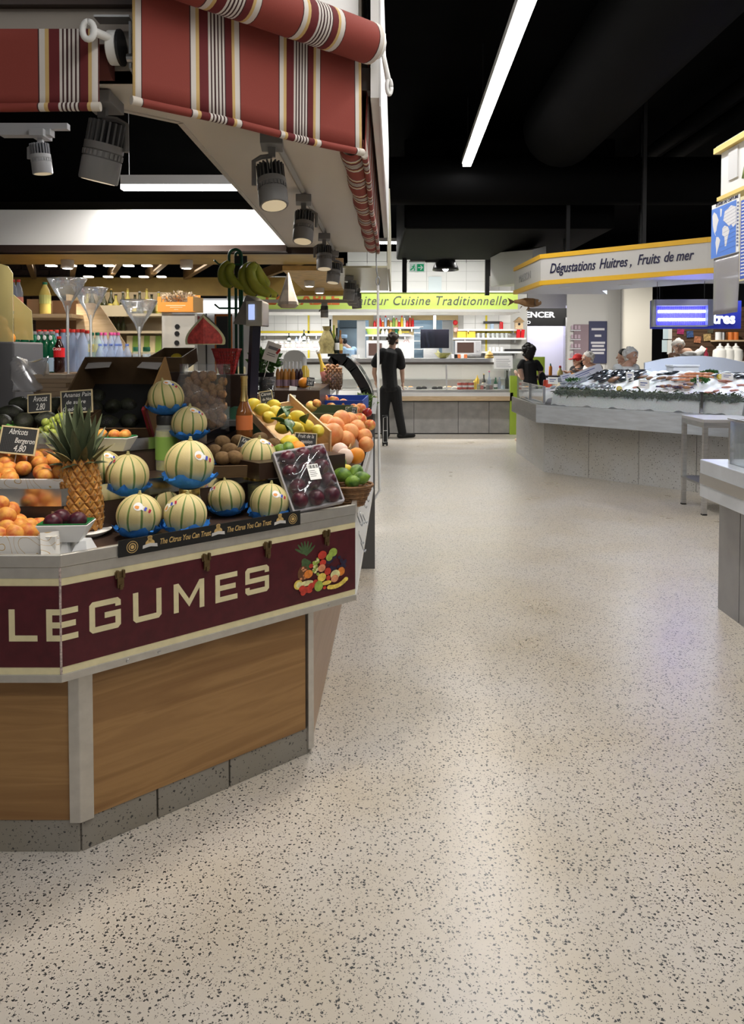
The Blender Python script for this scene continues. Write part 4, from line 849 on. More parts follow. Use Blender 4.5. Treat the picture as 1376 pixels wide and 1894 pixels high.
for i in range(4): lb.bx(-.018,.005 + .003 * (i % 3),.004 - i * .007,.0055 - i * .007,.0501,.0503)
lb.build('label_print',BLACKP,PLB)
# --- kiwis
crate('low dark crate of brown kiwis',(W(395,845,2.9).x,2.78,Z2 + .001),.2,.25,.045,(R(6),0,R(10)),DCARD,name='kiwi_crate')
rows('kiwi','kiwi','kiwi','brown kiwis','fuzzy brown kiwi','in the kiwi pile',[[(412,847,2.84),(435,846,2.85)],[(397,834,2.92),(424,832,2.9),(448,836,2.94)],[(412,818,2.99),(440,815,3.0),(480,812,3.02),(507,822,2.98)]],['front','middle','back'],.031,lie=True)
# --- bottle of sparkling drink
def wine_bottle(name,label,loc,h,r,glass,foil=None,labelm=None,group=None,neck=.32,fill=None,cap=None,cat='bottle',lean=(0,0,0),lab_z=(.14,.42)):
    t = thing(name,label,cat,loc,rf.uniform(0,6),group)
    if any(lean): t.rotation_euler = lean
    nr = r * .36
    MB().lathe([(.001,0),(r * .95,0),(r,.006),(r,h * (1 - neck - .22)),(r * .9,h * (1 - neck - .14)),(nr * 1.3,h * (1 - neck)),(nr,h * (1 - neck * .75)),(nr,h * .965),(nr * 1.15,h * .968),(nr * 1.15,h),(.001,h)],14).build('glass_body',glass,t,smooth='auto')
    if foil: MB().lathe([(nr * 1.5,h * (1 - neck * .98)),(nr * 1.12,h * (1 - neck * .72)),(nr * 1.12,h * .95),(nr * 1.25,h * .97),(nr * 1.25,h * 1.005),(.001,h * 1.005)],14).build('foil',foil,t,smooth='auto')
    elif cap: MB().lathe([(nr * 1.2,h * .95),(nr * 1.25,h * .955),(nr * 1.25,h * 1.008),(.001,h * 1.008)],12).build('cap',cap,t,smooth='auto')
    if labelm: MB().lathe([(r * 1.005,h * lab_z[0]),(r * 1.015,h * lab_z[0]),(r * 1.015,h * lab_z[1]),(r * 1.005,h * lab_z[1])],14).build('paper_label',labelm,t,smooth='auto')
    return t
AMB = mat('amber_bottle',(.22,.075,.02),.08,coat=.5); LORNG = mat('orange_label',(.72,.2,.06),.5)
p = W(452,800,3.12); wine_bottle('sparkling_bottle','amber sparkling bottle with long gold foil neck behind the kiwis',(p.x,3.12,Z3 + .001),.245,.034,AMB,GOLD,LORNG,neck=.42,lab_z=(.12,.36))
# --- lemon crate, lying on a slope toward the aisle
PINE_ = woodgrain('crate_pine',(.72,.52,.3),(.6,.4,.2),1.2)
lc = W(520,822,3.12)
c0,c1 = W(458,755,3.45),W(520,822,3.1); c2 = W(594,795,3.25)
vx = (c1 - c0); lx = vx.length; vx.normalize(); vy = (c2 - c1); vy = (vy - vx * vy.dot(vx)); ly = vy.length; vy.normalize(); vz = vx.cross(vy)
lcr = thing('lemon_crate','pine crate of lemons sloping down toward the aisle','crate',c0); lcr.rotation_euler = Matrix((vx,vy,vz)).transposed().to_euler()
MB().bx(0,lx,0,ly,-.09,-.08).build('bottom',PINE_,lcr); MB().bx(-.02,lx + .02,-.008,.0,-.09,.012).build('near_board',PINE_,lcr,bevel=.001); MB().bx(-.02,lx + .02,ly,ly + .008,-.09,.03).build('far_board',PINE_,lcr,bevel=.001)
MB().bx(lx,lx + .008,0,ly,-.09,-.03).build('front_board',PINE_,lcr); MB().bx(-.008,0,0,ly,-.09,.0).build('back_board',PINE_,lcr)
MB().bx(.04,lx - .1,-.0095,-.008,-.085,-.03).build('green_label',mat('dark_green_print',(.02,.09,.05),.5),lcr); MB().bx(lx - .09,lx - .06,-.0098,-.008,-.075,-.045).build('code_label',PAPERW,lcr)
rows('lemon','lemon','lemon','lemons in the pine crate','bright yellow lemon','in the pine crate',[[(524,790,3.14),(548,792,3.16),(567,788,3.2)],[(497,772,3.24),(526,777,3.22),(550,771,3.28)],[(486,758,3.34),(508,763,3.32),(524,764,3.34)],[(467,748,3.42),(505,750,3.42)]],['front','second','third','back'],.034,lie=True)
leaf2 = MB().grid(lambda u,v: Vector(((u - .5) * .045 * math.sin(math.pi * min(1,v * .95 + .03)),v * .08,.012 * math.sin(v * 3) + abs(u - .5) * .012)),4,8).mesh('lemon_leaf',True); leaf2.materials.append(LEAFG)
for i,(px,py,Y,rz) in enumerate(((530,780,3.16,40),(533,800,3.1,120),(565,792,3.17,200),(512,780,3.2,300),(540,812,3.02,60),(531,806,3.04,10))):
    o = link('lemon_leaf',leaf2,None,W(px,py - 8,Y - .03),(R(30),R(20),R(rz))); o.modifiers.new('s','SOLIDIFY').thickness = .0012
    tag(o,['dark green lemon leaf in the middle of the lemon crate','broad green leaf at the front edge of the lemons','folded dark leaf at the right of the lemon crate','small leaf between the lemons at the left','leaf above the loose lemon below the crate','pale green leaf hanging below the lemon crate'][i],'leaf','lemon leaves')
put('lemon','lemon',W(537,819,2.98),.037,'loose yellow lemon below the pine crate, left of the passion fruit sign','lemon','loose lemons',lie=True)
put('lemon','lemon',W(588,797,3.16),.032,'loose yellow lemon between the crate and the big pomelo','lemon','loose lemons',lie=True)
for px,py,lab in ((522,833,'lime left of the passion fruit tray, lower one'),(533,829,'lime left of the passion fruit tray, upper one')): put('lime','lime',W(px,py,2.93),.03,lab,'lime','limes',lie=True)
put('orange','orange',W(550,830,2.95),.032,'orange peeking over the top edge of the passion fruit tray','orange','oranges')
tag(MB().bx(-.2,.2,-.15,.15,0,.06).build('riser_box',BROWN,loc=(W(520,840,3.0).x,2.99,Z2 + .0005),rot=(0,0,CHROT)),'dark riser box under the loose lemons and limes','box')
# --- pomelos, oranges, limes along the aisle
def side_x(y,d): return D0[0] - d + .03 * (y - D0[1])
ZP = .98
tag(MB().prism([(side_x(3.1,.55),3.1),(side_x(3.1,.02),3.1),(side_x(5.4,.02),5.4),(side_x(5.4,.55),5.4)],Z1 + .001,ZP).build('riser_box',BROWN),'long dark riser along the aisle edge under the fruit crates','box')
crate('carton of large orange pomelos by the aisle',(side_x(3.3,.37),3.28,ZP + .001),.33,.42,.075,(R(4),0,R(-2)),mat('tan_carton',(1,1,1)),name='pomelo_crate')
POMS = [(615,804,3.36,.0495,'biggest smooth orange pomelo at the front of the pomelo carton'),(632,777,3.52,.044,'darker orange pomelo at the top of the pomelo pile'),(648,800,3.44,.04,'pomelo directly right of the biggest pomelo'),(640,814,3.38,.04,'pomelo low in front, right below the biggest pomelo'),(660,793,3.5,.04,'pomelo at the upper right of the pomelo pile'),(588,815,3.38,.04,'pomelo half hidden at the left of the biggest pomelo'),(606,783,3.56,.042,'pomelo behind the biggest pomelo at the left'),(621,789,3.47,.042,'pomelo between the biggest pomelo and the topmost one'),(674,808,3.45,.036,'small pomelo at the right edge above the oranges'),(677,822,3.4,.034,'lowest small pomelo at the right edge by the aisle'),(648,778,3.62,.038,'pomelo at the back right of the pomelo pile'),(598,800,3.46,.04,'pomelo at the back left of the pomelo pile')]
for px,py,Y,r,lab in POMS: put('pomelo','pomelo',W(px,py,Y),r,lab,'pomelo','pomelos',rot=(rf.uniform(-.4,.4),rf.uniform(-.4,.4),rf.uniform(0,6)))
crate('small red and white carton of oranges by the aisle',(side_x(3.1,.26),3.1,ZP + .001),.2,.15,.05,(0,0,R(-2)),mat('white_red_carton',(.72,.5,.42),.6),RCARD,name='orange_crate')
TISP = mat('printed_tissue',(.85,.62,.5),.6); Lk = TISP.node_tree.links; tc = N(TISP,'ShaderNodeTexCoord'); wv = N(TISP,'ShaderNodeTexWave'); wv.inputs['Scale'].default_value = 2.2; wv.inputs['Distortion'].default_value = 6; Lk.new(tc.outputs['Object'],wv.inputs['Vector']); rr = ramp(TISP,wv.outputs[0],[(0,(.86,.68,.58)),(.6,(.86,.66,.55)),(.72,(.75,.16,.08)),(.8,(.86,.66,.55))]); Lk.new(rr.outputs[0],bsdf(TISP).inputs['Base Color'])
ME['wrapped'] = fruit_mesh('wrapped_orange',lambda a,t: S(1 + .02 * math.sin(11 * a + 3 * t) + .02 * math.sin(7 * t),a,t),TISP)
put('wrapped','wrapped_orange',W(629,834,3.2),.034,'orange wrapped in printed tissue at the left of the small carton','orange','oranges in the small carton')
put('wrapped','wrapped_orange',W(638,845,3.14),.034,'orange wrapped in white printed tissue at the front of the small carton','orange','oranges in the small carton')
put('orange','orange',W(659,843,3.18),.036,'bright unwrapped orange at the right of the small carton','orange','oranges in the small carton')
WICK = mat('wicker',(.2,.1,.04),.6,noise=.3,nscale=60); WICKD = mat('wicker_light',(.3,.16,.07),.6,noise=.3,nscale=60)
bp_ = W(648,915,2.98); bk = thing('wicker_basket','small brown wicker basket of limes at the counter corner','basket',(bp_.x - .01,2.99,Z1 + .001))
for j in range(9):
    rb = .052 + j * .0034; pts = [((rb + .0025 * (-1) ** (i + j)) * math.cos(2 * math.pi * i / 36) * 1.15,(rb + .0025 * (-1) ** (i + j)) * math.sin(2 * math.pi * i / 36),.005 + j * .0085) for i in range(37)]
    MB().tube(pts,.0044,5,cap=False).build('woven_strand',WICK if j % 2 else WICKD,bk,smooth=True)
MB().lathe([(.001,0),(.054,0),(.054,.006),(.001,.006)],20).build('basket_floor',WICK,bk)
for i in range(18):
    a = 2 * math.pi * i / 18; MB().tube([(math.cos(a) * .056,math.sin(a) * .05,0),(math.cos(a) * .09,math.sin(a) * .079,.076)],.003,5).build('stake',WICKD,bk)
MB().tube([((.088) * math.cos(2 * math.pi * i / 36) * 1.1,.086 * math.sin(2 * math.pi * i / 36),.08) for i in range(37)],.006,6,cap=False).build('rim',WICK,bk,smooth=True)
for px,py,Y,kind,r,lab in ((627,856,3.06,'lime',.036,'large dark green lime standing at the back left of the basket'),(633,878,2.96,'lime',.034,'glossy lime at the left of the wicker basket'),(640,868,3.03,'lemon',.024,'small yellow lemon among the limes in the basket'),(659,872,3.0,'lime',.032,'dark lime at the back right of the wicker basket'),(668,884,2.94,'lime',.031,'pale green lime at the right of the wicker basket'),(652,891,2.93,'lime',.03,'lime low at the front of the wicker basket')):
    put(kind,kind,W(px,py,Y),r,lab,kind,'citrus in the wicker basket',lie=True)
# --- apples and crates further along
BLUEC = mat('blue_carton',(.02,.06,.3),.6); GRC = mat('olive_carton',(.06,.08,.035),.6)
ZQ = ZP
crate('blue carton of red apples further back',(W(553,745,4.55).x,4.45,1.115),.38,.3,.07,(R(3),0,R(-6)),BLUEC,name='apple_crate')
crate('olive green carton behind the lemon crate',(W(520,770,3.75).x,3.7,1.1),.3,.3,.07,(R(4),0,R(-10)),GRC,name='apple_crate')
crate('red edged carton of peaches by the aisle',(side_x(3.8,.3),3.8,ZP + .001),.27,.3,.07,(R(2),0,R(-2)),mat('white_red_carton',(1,1,1)),RCARD,name='peach_crate')
crate('blue carton of dark red apples by the aisle',(side_x(4.25,.3),4.25,ZP + .001),.27,.35,.07,(R(2),0,R(-2)),BLUEC,name='apple_crate')
tag(MB().bx(-.22,.2,-.2,.2,0,.112).build('riser_box',BROWN,loc=(W(585,760,4.6).x,4.6,1.0)),'dark riser under the blue apple carton','box')
for px,py,Y,kind,r,lab in ((575,727,4.6,'apple',.03,'red apple at the left end of the blue carton'),(592,729,4.6,'apple',.029,'red apple in the middle of the blue carton'),(599,737,4.55,'apple',.028,'red apple below the middle one in the blue carton'),(617,742,4.5,'apple',.034,'orange red apple at the right of the blue carton'),(636,747,4.45,'apple',.032,'orange red apple right of the blue carton near the bottle'),(629,760,4.0,'yellow_apple',.034,'pale yellow apple just behind the topmost pomelo'),(576,752,3.9,'yellow_apple',.03,'yellow apple in the olive green carton'),(586,746,3.8,'apple',.022,'cut piece of apple standing on a peg'),(655,757,4.3,'apple',.032,'red apple behind the small apple sign'),(667,755,4.4,'apple',.032,'red apple at the back of the blue aisle carton'),(679,763,4.3,'dark_apple',.028,'dark glossy red apple at the aisle edge'),(665,777,3.95,'apple',.038,'peach coloured apple in the red edged carton'),(650,783,3.9,'yellow_apple',.034,'yellow peach at the left of the red edged carton'),(684,786,3.9,'apple',.03,'peach at the right corner of the red edged carton'),(612,753,4.3,'apple',.028,'apple half hidden behind the pale yellow apple')):
    put(kind,'apple',W(px,py,Y),r,lab,'apple','apples',rot=(rf.uniform(-.6,.6),rf.uniform(-.5,.5),rf.uniform(0,6)))
# ---------------------------------------------------------------- things further inside the fruit stall
ACR = clear('acrylic_bin',(.9,.93,.95),.05,.04)
p = W(381,757,3.5)
bin_ = thing('acrylic_bin','clear acrylic bin of walnuts under the watermelon wedge','bin',(p.x,3.5,Z3 + .001)); bh = W(381,674,3.5).z - Z3 - .001
MB().bx(-.094,.094,-.08,-.076,.004,bh).build('wall',ACR,bin_); MB().bx(-.094,.094,.076,.08,.004,bh).build('wall',ACR,bin_); MB().bx(-.098,-.094,-.08,.08,.004,bh).build('wall',ACR,bin_); MB().bx(.094,.098,-.08,.08,.004,bh).build('wall',ACR,bin_); MB().bx(-.098,.098,-.08,.08,0,.004).build('base',ACR,bin_)
MB().bx(-.098,.098,-.081,.081,bh,bh + .003).build('lid',ACR,bin_)
n = 0
for j in range(9):
    for i in range(5):
        if j > 6 and (i * 3 + j) % 4 == 0: continue
        for dy in (-.05,):
            n += 1; put('walnut','walnut',(p.x - .074 + i * .037 + .01 * (j % 2),3.5 + dy + rf.uniform(-.008,.012),Z3 + .025 + j * .0265),.0215,f'brown walnut in the acrylic bin, {ORD[i]} from the left in the {ORD[j]} row up','walnut','walnuts in the acrylic bin')
# watermelon wedge: a quarter with two cut faces to the front
wm = thing('watermelon_wedge','red watermelon wedge on top of the walnut bin','watermelon',(p.x - .012,3.51,Z3 + bh + .0045)); RW = .1
FLESH = mat('watermelon_flesh',(.62,.09,.08),.35,noise=.35,nscale=50); RINDW = mat('watermelon_white',(.72,.72,.45),.5); RINDG = mat('watermelon_rind',(.02,.05,.02),.35)
# cut faces: two half-discs of an upright ellipsoid meeting at a ridge
def wedge_face(sgn,scale,off):
    pts = []
    for i in range(17):
        a = math.pi * i / 16  # along the arc from ridge top to ridge bottom
        rr_ = math.sin(a); h = math.cos(a)
        f_ = i / 16; u = RW * scale * math.sin(math.pi * f_ ** 1.5); z = .072 + (.062 - .125 * f_ ** 1.25 + .045 * max(0,f_ - .7) / .3) * scale * 1.75 + .045
        pts.append(Vector((sgn * u * .93,u * .42 - off,z)))
    return pts
for sgn in (-1,1):
    for sc,off,mt,nm in ((.87,.0022,FLESH,'flesh'),(1.0,.0,RINDW,'cut_rind')):
        pts = wedge_face(sgn,sc,off); pts = pts if sgn > 0 else pts[::-1]
        MB().poly(pts).build(nm,mt,wm)
outer = MB()
A_,B_ = wedge_face(-1,1.0,-.0005),wedge_face(1,1.0,-.0005)
for i in range(16):
    rows_ = []
    for q in (i,i + 1):
        mid = (A_[q] + B_[q]) / 2 + Vector((0,.12 * math.sin(math.pi * q / 16),.02 * math.sin(math.pi * q / 16)))
        rows_.append([A_[q],A_[q].lerp(mid,.5) + Vector((-.012,.02,.004)) * math.sin(math.pi * q / 16),mid,B_[q].lerp(mid,.5) + Vector((.012,.02,.004)) * math.sin(math.pi * q / 16),B_[q]])
    for k in range(4): outer.add([rows_[0][k],rows_[0][k + 1],rows_[1][k + 1],rows_[1][k]],[(0,1,2,3)])
outer.build('rind',RINDG,wm,smooth=True)
# red lattice basket
RED = mat('red_plastic',(.42,.03,.03),.35)
p = W(420,692,3.8); rb = thing('lattice_basket','red plastic lattice basket behind the watermelon wedge','basket',(p.x,3.8,p.z))
hb = W(420,646,3.8).z - p.z
def bk(u,f_): return .02 + (.055 - .02) * f_
for side in range(4):
    a0 = side * math.pi / 2
    for j in range(8):
        f_ = (j + .5) / 8; w_ = .03 + .03 * f_; M_ = Matrix.Rotation(a0,3,'Z')
        MB().box(M_ @ Vector((0,-w_,hb * f_)),(w_ * 2,.003,.006),(0,0,a0)).build('slat',RED,rb)
    for i in range(9):
        g_ = -1 + i / 4; M_ = Matrix.Rotation(a0,3,'Z')
        MB().tube([M_ @ Vector((g_ * .03,-.03,0)),M_ @ Vector((g_ * .06,-.06,hb))],.0026,4).build('upright',RED,rb)
MB().bx(-.03,.03,-.03,.03,0,.003).build('basket_floor',RED,rb)
for s_ in ((-.062,.062,-.064,-.058),(-.062,.062,.058,.064),(-.064,-.058,-.062,.062),(.058,.064,-.062,.062)): MB().bx(*s_,hb - .004,hb + .004).build('rim',RED,rb)
tag(MB().bx(-.1,.1,-.1,.1,0,p.z - Z3 - .002).build('riser_box',BROWN,loc=(p.x,3.82,Z3 + .001)),'dark riser under the red lattice basket','box')
# banana stand
GRNW = mat('green_wire',(.005,.07,.035),.4)
bs = thing('banana_stand','tall dark green wire stand for hanging bananas','stand',(W(437,700,3.95).x,3.95,Z3 + .002)); top = W(437,462,3.95).z - Z3
k_ = 3.95 / FPX
for x0,x1,ya,tz in ((-12,11,0,top),(-3,5,.05,top - .01)):
    x0,x1 = x0 * k_,x1 * k_; r_ = (x1 - x0) / 2
    MB().tube([(x0,ya,0),(x0,ya,tz - r_)] + [((x0 + x1) / 2 - r_ * math.cos(a),ya,tz - r_ + r_ * math.sin(a)) for a in [math.pi * i / 8 for i in range(1,8)]] + [(x1,ya,tz - r_),(x1,ya,0)],.0075,8).build('wire_frame',GRNW,bs,smooth='auto')
for z in (W(437,490,3.95).z,W(437,571,3.95).z): MB().tube([(-38 * k_,-.02,z - Z3 + .02),(-30 * k_,-.01,z - Z3),(12 * k_,0,z - Z3)],.005,6).build('hook_arm',GRNW,bs)
MB().bx(-.06,.06,-.06,.08,-.0015,.008).build('foot',GRNW,bs)
MB().bx(-.01,.055,.02,.03,top - .14,top - .03).build('top_plate',BLACKP,bs)
BAN = blush('banana_skin',(.4,.41,.05),(.25,.3,.03),8,.45,.05,100,sss=.1)
def banana(label,pts,Y,r,grp):
    P = [W(x,y,Y + dy) for x,y,dy in pts]; t = thing('banana',label,'banana',P[0],0,grp)
    Q = [q - P[0] for q in P]; n_ = 14; cv = []
    for i in range(n_ + 1):   # Catmull-Rom
        f_ = i / n_ * (len(Q) - 1); k = min(int(f_),len(Q) - 2); u = f_ - k; a,b_,c,d = Q[max(k - 1,0)],Q[k],Q[k + 1],Q[min(k + 2,len(Q) - 1)]
        cv.append(.5 * ((2 * b_) + (c - a) * u + (2 * a - 5 * b_ + 4 * c - d) * u * u + (3 * b_ - a - 3 * c + d) * u ** 3))
    MB().tube(cv,[r * (.3 + .7 * min(1,math.sin(math.pi * min(.97,.06 + i / n_ * .9)) * 1.5)) for i in range(n_ + 1)],7).build('peel',BAN,t,smooth=True)
    MB().tube([cv[-1],cv[-1] + (cv[-1] - cv[-2]) * .35],[r * .34,r * .2],6).build('tip',BLACKP,t); MB().tube([cv[0],cv[0] - (cv[1] - cv[0]) * .4],[r * .3,r * .34],6).build('stalk',mat('banana_stalk',(.16,.14,.04),.7),t)
bg = 'bananas on the wire stand'
banana('leftmost green-yellow banana on the wire stand',[(424,484,0),(412,500,0),(413,519,0),(430,530,0)],3.88,.023,bg)
banana('second banana from the left on the wire stand',[(432,488,0),(424,502,0),(432,520,0),(452,534,0)],3.85,.022,bg)
banana('third banana, in the middle of the hanging bunch',[(466,487,0),(450,505,0),(455,530,0),(474,546,0)],3.86,.026,bg)
banana('fourth banana, long one at the right front of the bunch',[(474,487,0),(463,502,0),(473,530,0),(500,547,0)],3.83,.027,bg)
banana('rightmost banana with dark tip on the wire stand',[(474,489,.03),(478,510,.03),(490,535,.02),(513,547,.01)],3.86,.025,bg)
banana('banana half hidden at the back of the bunch',[(470,487,.05),(480,505,.05),(490,520,.05),(496,530,.05)],3.88,.022,bg)
# scale with customer display
sp_ = W(463,715,3.62); sc = thing('weighing_scale','grey shop scale display on a dark post beside the bananas','scale',(sp_.x,3.62,Z3 + .002),R(-14))
hz = W(463,600,3.62).z - Z3
DKB = mat('dark_blue_post',(.012,.012,.03),.4); SCG = mat('scale_grey',(.24,.23,.22),.45)
MB().tube([(0,0,.0),(.028,0,hz + .02)],.028,4).build('post',DKB,sc); MB().bx(-.12,.1,-.08,.1,0,.03).build('base',STEEL_D,sc,bevel=.004)
hd = MB().add([(-.075,-.03,hz + .0),(.06,-.05,hz - .012),(.06,-.05,hz + .1),(-.005,-.03,hz + .135),(-.075,.08,hz),(.06,.09,hz - .012),(.06,.09,hz + .1),(-.005,.08,hz + .135)],[(0,1,2,3),(7,6,5,4),(0,3,7,4),(1,5,6,2),(3,2,6,7),(0,4,5,1)]).build('display_head',SCG,sc,bevel=.005)
MB().box((.043,-.0535,hz + .046),(.085,.006,.115),(0,0,R(-8))).build('side_screen_frame',mat('scale_beige',(.45,.44,.38),.45),sc,bevel=.002)
MB().box((.032,-.057,hz + .052),(.03,.006,.07),(0,0,R(-8))).build('screen',mat('screen_blue',(.5,.6,.9),.4,emit=(.45,.58,1.),estr=.9),sc)
# hanging bag
hb_ = W(533,510,3.75)
tag(MB().lathe([(.003,.085),(.012,.06),(.03,.0),(.05,-.055),(.052,-.07),(.035,-.085),(.002,-.085)],7).build('hanging_bag',mat('grey_paper_bag',(.42,.38,.34),.55,noise=.15,nscale=30),loc=W(533,537,3.75),rot=(0,0,R(20))),'crumpled grey paper bag hanging right of the bananas','bag')
# riser box for the small goods behind the lemons
RZ = 1.262
rx0,rx1 = W(462,720,4.3).x,W(600,720,4.4).x
tag(MB().bx(rx0,rx1,4.0,5.0,Z3 + .001,RZ).build('riser_box',BROWN),'dark raised display box behind the lemon crate','box')
# potted basil
p = FZ(489,700,RZ); p = Vector((W(489,700,4.08).x,4.08,RZ + .001))
bp2 = thing('potted_basil','potted basil with dense green leaves beside the scale post','plant',p)
MB().lathe([(.001,0),(.04,0),(.052,.085),(.055,.09),(.046,.09),(.001,.08)],18).build('pot',BLACKP,bp2,smooth='auto')
def foliage(t,c,rad,n,lm,seed,ls=.03,up=.4):
    rg = random.Random(seed); mb = MB()
    for i in range(n):
        d = Vector((rg.gauss(0,1),rg.gauss(0,1),rg.gauss(0,.8))).normalized() * rg.uniform(.35,1); q = Vector(c) + Vector((d.x * rad[0],d.y * rad[1],d.z * rad[2]))
        a = (d + Vector((0,0,up))).normalized(); s_ = a.cross(Vector((rg.uniform(-1,1),rg.uniform(-1,1),.3))).normalized() * ls * .35; u_ = a * ls * rg.uniform(.7,1.3); m_ = a.cross(s_).normalized() * ls * .12
        mb.add([q,q + u_ * .45 + s_,q + u_ * .5 + m_,q + u_ * .45 - s_,q + u_],[(0,1,2),(0,2,3),(1,4,2),(2,4,3)])
    o = mb.build('foliage',lm,t,smooth=False); o['kind'] = 'stuff'; return o
BAS = mat('basil_leaf',(.06,.17,.03),.45,noise=.35,nscale=60)
foliage(bp2,(0,0,.15),(.07,.06,.06),260,BAS,3,.035)
MB().tube([(0,0,.08),(0,0,.13)],.006,6).build('stem',BAS,bp2)
t = thing('hang_tag','white printed card tag stuck in the basil pot','tag',W(503,651,4.0)); t.rotation_euler = (R(-10),R(18),0)
MB().box((0,0,0),(.075,.0015,.1)).build('card',PAPERW,t); MB().box((.0,-.0012,.02),(.05,.001,.016)).box((0,-.0012,-.01),(.04,.001,.004)).box((0,-.0012,-.02),(.045,.001,.004)).build('print',mat('grey_ink',(.2,.2,.22),.6),t); MB().box((.03,-.0012,.012),(.012,.001,.03),(0,R(20),0)).build('red_print',mat('red_ink',(.5,.03,.03),.6),t)
MB().tube([(0,.002,-.05),(.004,.002,-.15)],.002,5).build('stick',PAPERW,t)
# small tubs
def tub(label,px,py,Y,z0,r,h,fill):
    q = W(px,py,Y); t = thing('clear_tub',label,'tub',(q.x,Y,z0)); MB().lathe([(r * .85,0),(r,h)],18,cap=False).build('wall',ACR,t,smooth=True,solid=.002); MB().lathe([(.001,.002),(r * .8,.002),(r * .9,h * .75),(r * .4,h * .86),(.001,h * .88)],18).build('contents',fill,t,smooth='auto'); return t
DKF = mat('black_olives',(.015,.012,.015),.3,noise=.4,nscale=80,bump=1.,bscale=120); ORF = mat('dried_apricots',(.5,.2,.04),.5,noise=.4,nscale=70,bump=1.,bscale=110)
tub('clear tub of black olives in front of the basil',492,700,4.02,RZ + .001,.052,.07,DKF)
for px,py,lab in ((470,717,'left clear tub of dried apricots behind the lemons'),(490,718,'right clear tub of dried apricots behind the lemons')):
    q = W(px,py,3.66); tub(lab,px,py,3.66,1.2,.045,.07,ORF)
tag(MB().bx(-.13,.14,-.06,.07,0,1.199 - Z3 - .001).build('riser_box',mat('dark_green_print',(1,1,1)),loc=(W(480,720,3.66).x,3.66,Z3 + .001)),'dark green box under the tubs of dried apricots','box')
# liqueur bottles in rows
AMB2 = mat('amber_liqueur',(.3,.13,.03),.08,coat=.4); DKL = mat('dark_liqueur',(.03,.012,.02),.1,coat=.4); GLD = mat('golden_oil',(.55,.38,.05),.1,coat=.5)
LAV = mat('mauve_label',(.25,.16,.2),.6); CLR = mat('bottle_neck_clear',(.7,.72,.75),.08,alpha=.4)
def slim(label,px,Y,z0,h,r,liq,lab,i):
    q = W(px,700,Y); t = thing('liqueur_bottle',label,'bottle',(q.x,Y,z0),0,'small bottles behind the lemons')
    MB().lathe([(.001,0),(r,0),(r,h * .55),(r * .45,h * .72),(.001,h * .72)],12).build('liquid',liq,t,smooth='auto'); MB().lathe([(r * .46,h * .7),(r * .4,h * .95),(r * .4,h),(.001,h)],12).build('neck',CLR,t,smooth='auto'); MB().lathe([(r * 1.01,h * .05),(r * 1.02,h * .05),(r * 1.02,h * .3),(r * 1.01,h * .3)],12).build('paper_label',lab,t)
for i,px in enumerate((514,521,528,535,542,549,556)):
    slim(f'slim amber bottle behind the lemons, {ORD[i]} from the left' if i < 4 else f'dark bottle right of the slim amber ones, {ORD[i - 4]} of three',px,4.35 + .02 * (i % 2),RZ + .001,.145,.0125,AMB2 if i < 4 else (DKL if i != 4 else AMB2),LAV,i)
q = W(564,690,4.4); slim('golden oil bottle with clear neck right of the dark bottles',564,4.42,RZ + .001,.17,.026,GLD,MATS['sticker_white'],8)
put('orange','orange',Vector((W(562,712,4.2).x,4.2,RZ + .032)),.031,'single orange beside the small dark slate behind the lemons','orange','oranges')
slate('small purple slate beside the single orange behind the lemons',574,706,4.15,15,17,[('Orange',1.,.05,.8),('2,90',1.,.1,.6)],-6,8,0,(0,.02),frame=False)
tag(MB().box((0,0,0),(.04,.0015,.1),(R(-8),R(8),0)).build('paper_slip',PAPERW,loc=W(540,732,4.0)),'white paper slip standing at the corner of the lemon crate','card')
# hazelnut vase with bottle, glass counter
q = Vector((W(614,738,4.95).x,4.95,1.12))
hv = thing('nut_vase','tall clear cone filled with hazelnuts behind the apples','vase',q); hh = W(614,690,4.95).z - q.z
MB().lathe([(.03,0),(.045,hh * .45),(.068,hh * .5),(.072,hh)],20,cap=False).build('glass',ACR,hv,smooth=True)
hz_me = MB().ball((0,0,0),.0105,8,6).mesh('hazelnut',True); hz_me.materials.append(mat('hazelnut_shell',(.25,.12,.05),.5))
for j in range(9):
    for i in range(13):
        a = 2 * math.pi * (i + .5 * j) / 13; rr_ = .057 if j > 0 else .05
        link('hazelnut',hz_me,hv,(math.cos(a) * rr_,math.sin(a) * rr_,hh * .54 + j * .0155 * 1.0),(0,0,a))
for i in range(14): link('hazelnut',hz_me,hv,(rf.uniform(-.04,.04),rf.uniform(-.04,.04),hh * .54 + 8.6 * .0155 + rf.uniform(0,.012)),(0,0,0))
tag(MB().prism([(-.36,-.2),(.2,-.2),(.2,.25),(-.36,.25)],0,.118).build('riser_box',mat('dark_deck_laminate',(1,1,1)),loc=(q.x + .06,5.0,1.0),bevel=.003),'low dark deck under the hazelnut vase','box')
bb = W(597,700,4.93); wine_bottle('cider_bottle','golden cider bottle leaning out of the hazelnuts',(bb.x + .035,4.93,W(605,712,4.93).z),.22,.028,GLD,None,mat('pink_label',(.75,.3,.25),.5),cap=CLR,neck=.4,lean=(0,R(-17),0))
slim('short golden bottle at the front of the glass counter',640,4.6,1.0,.17,.03,GLD,GLD,3)
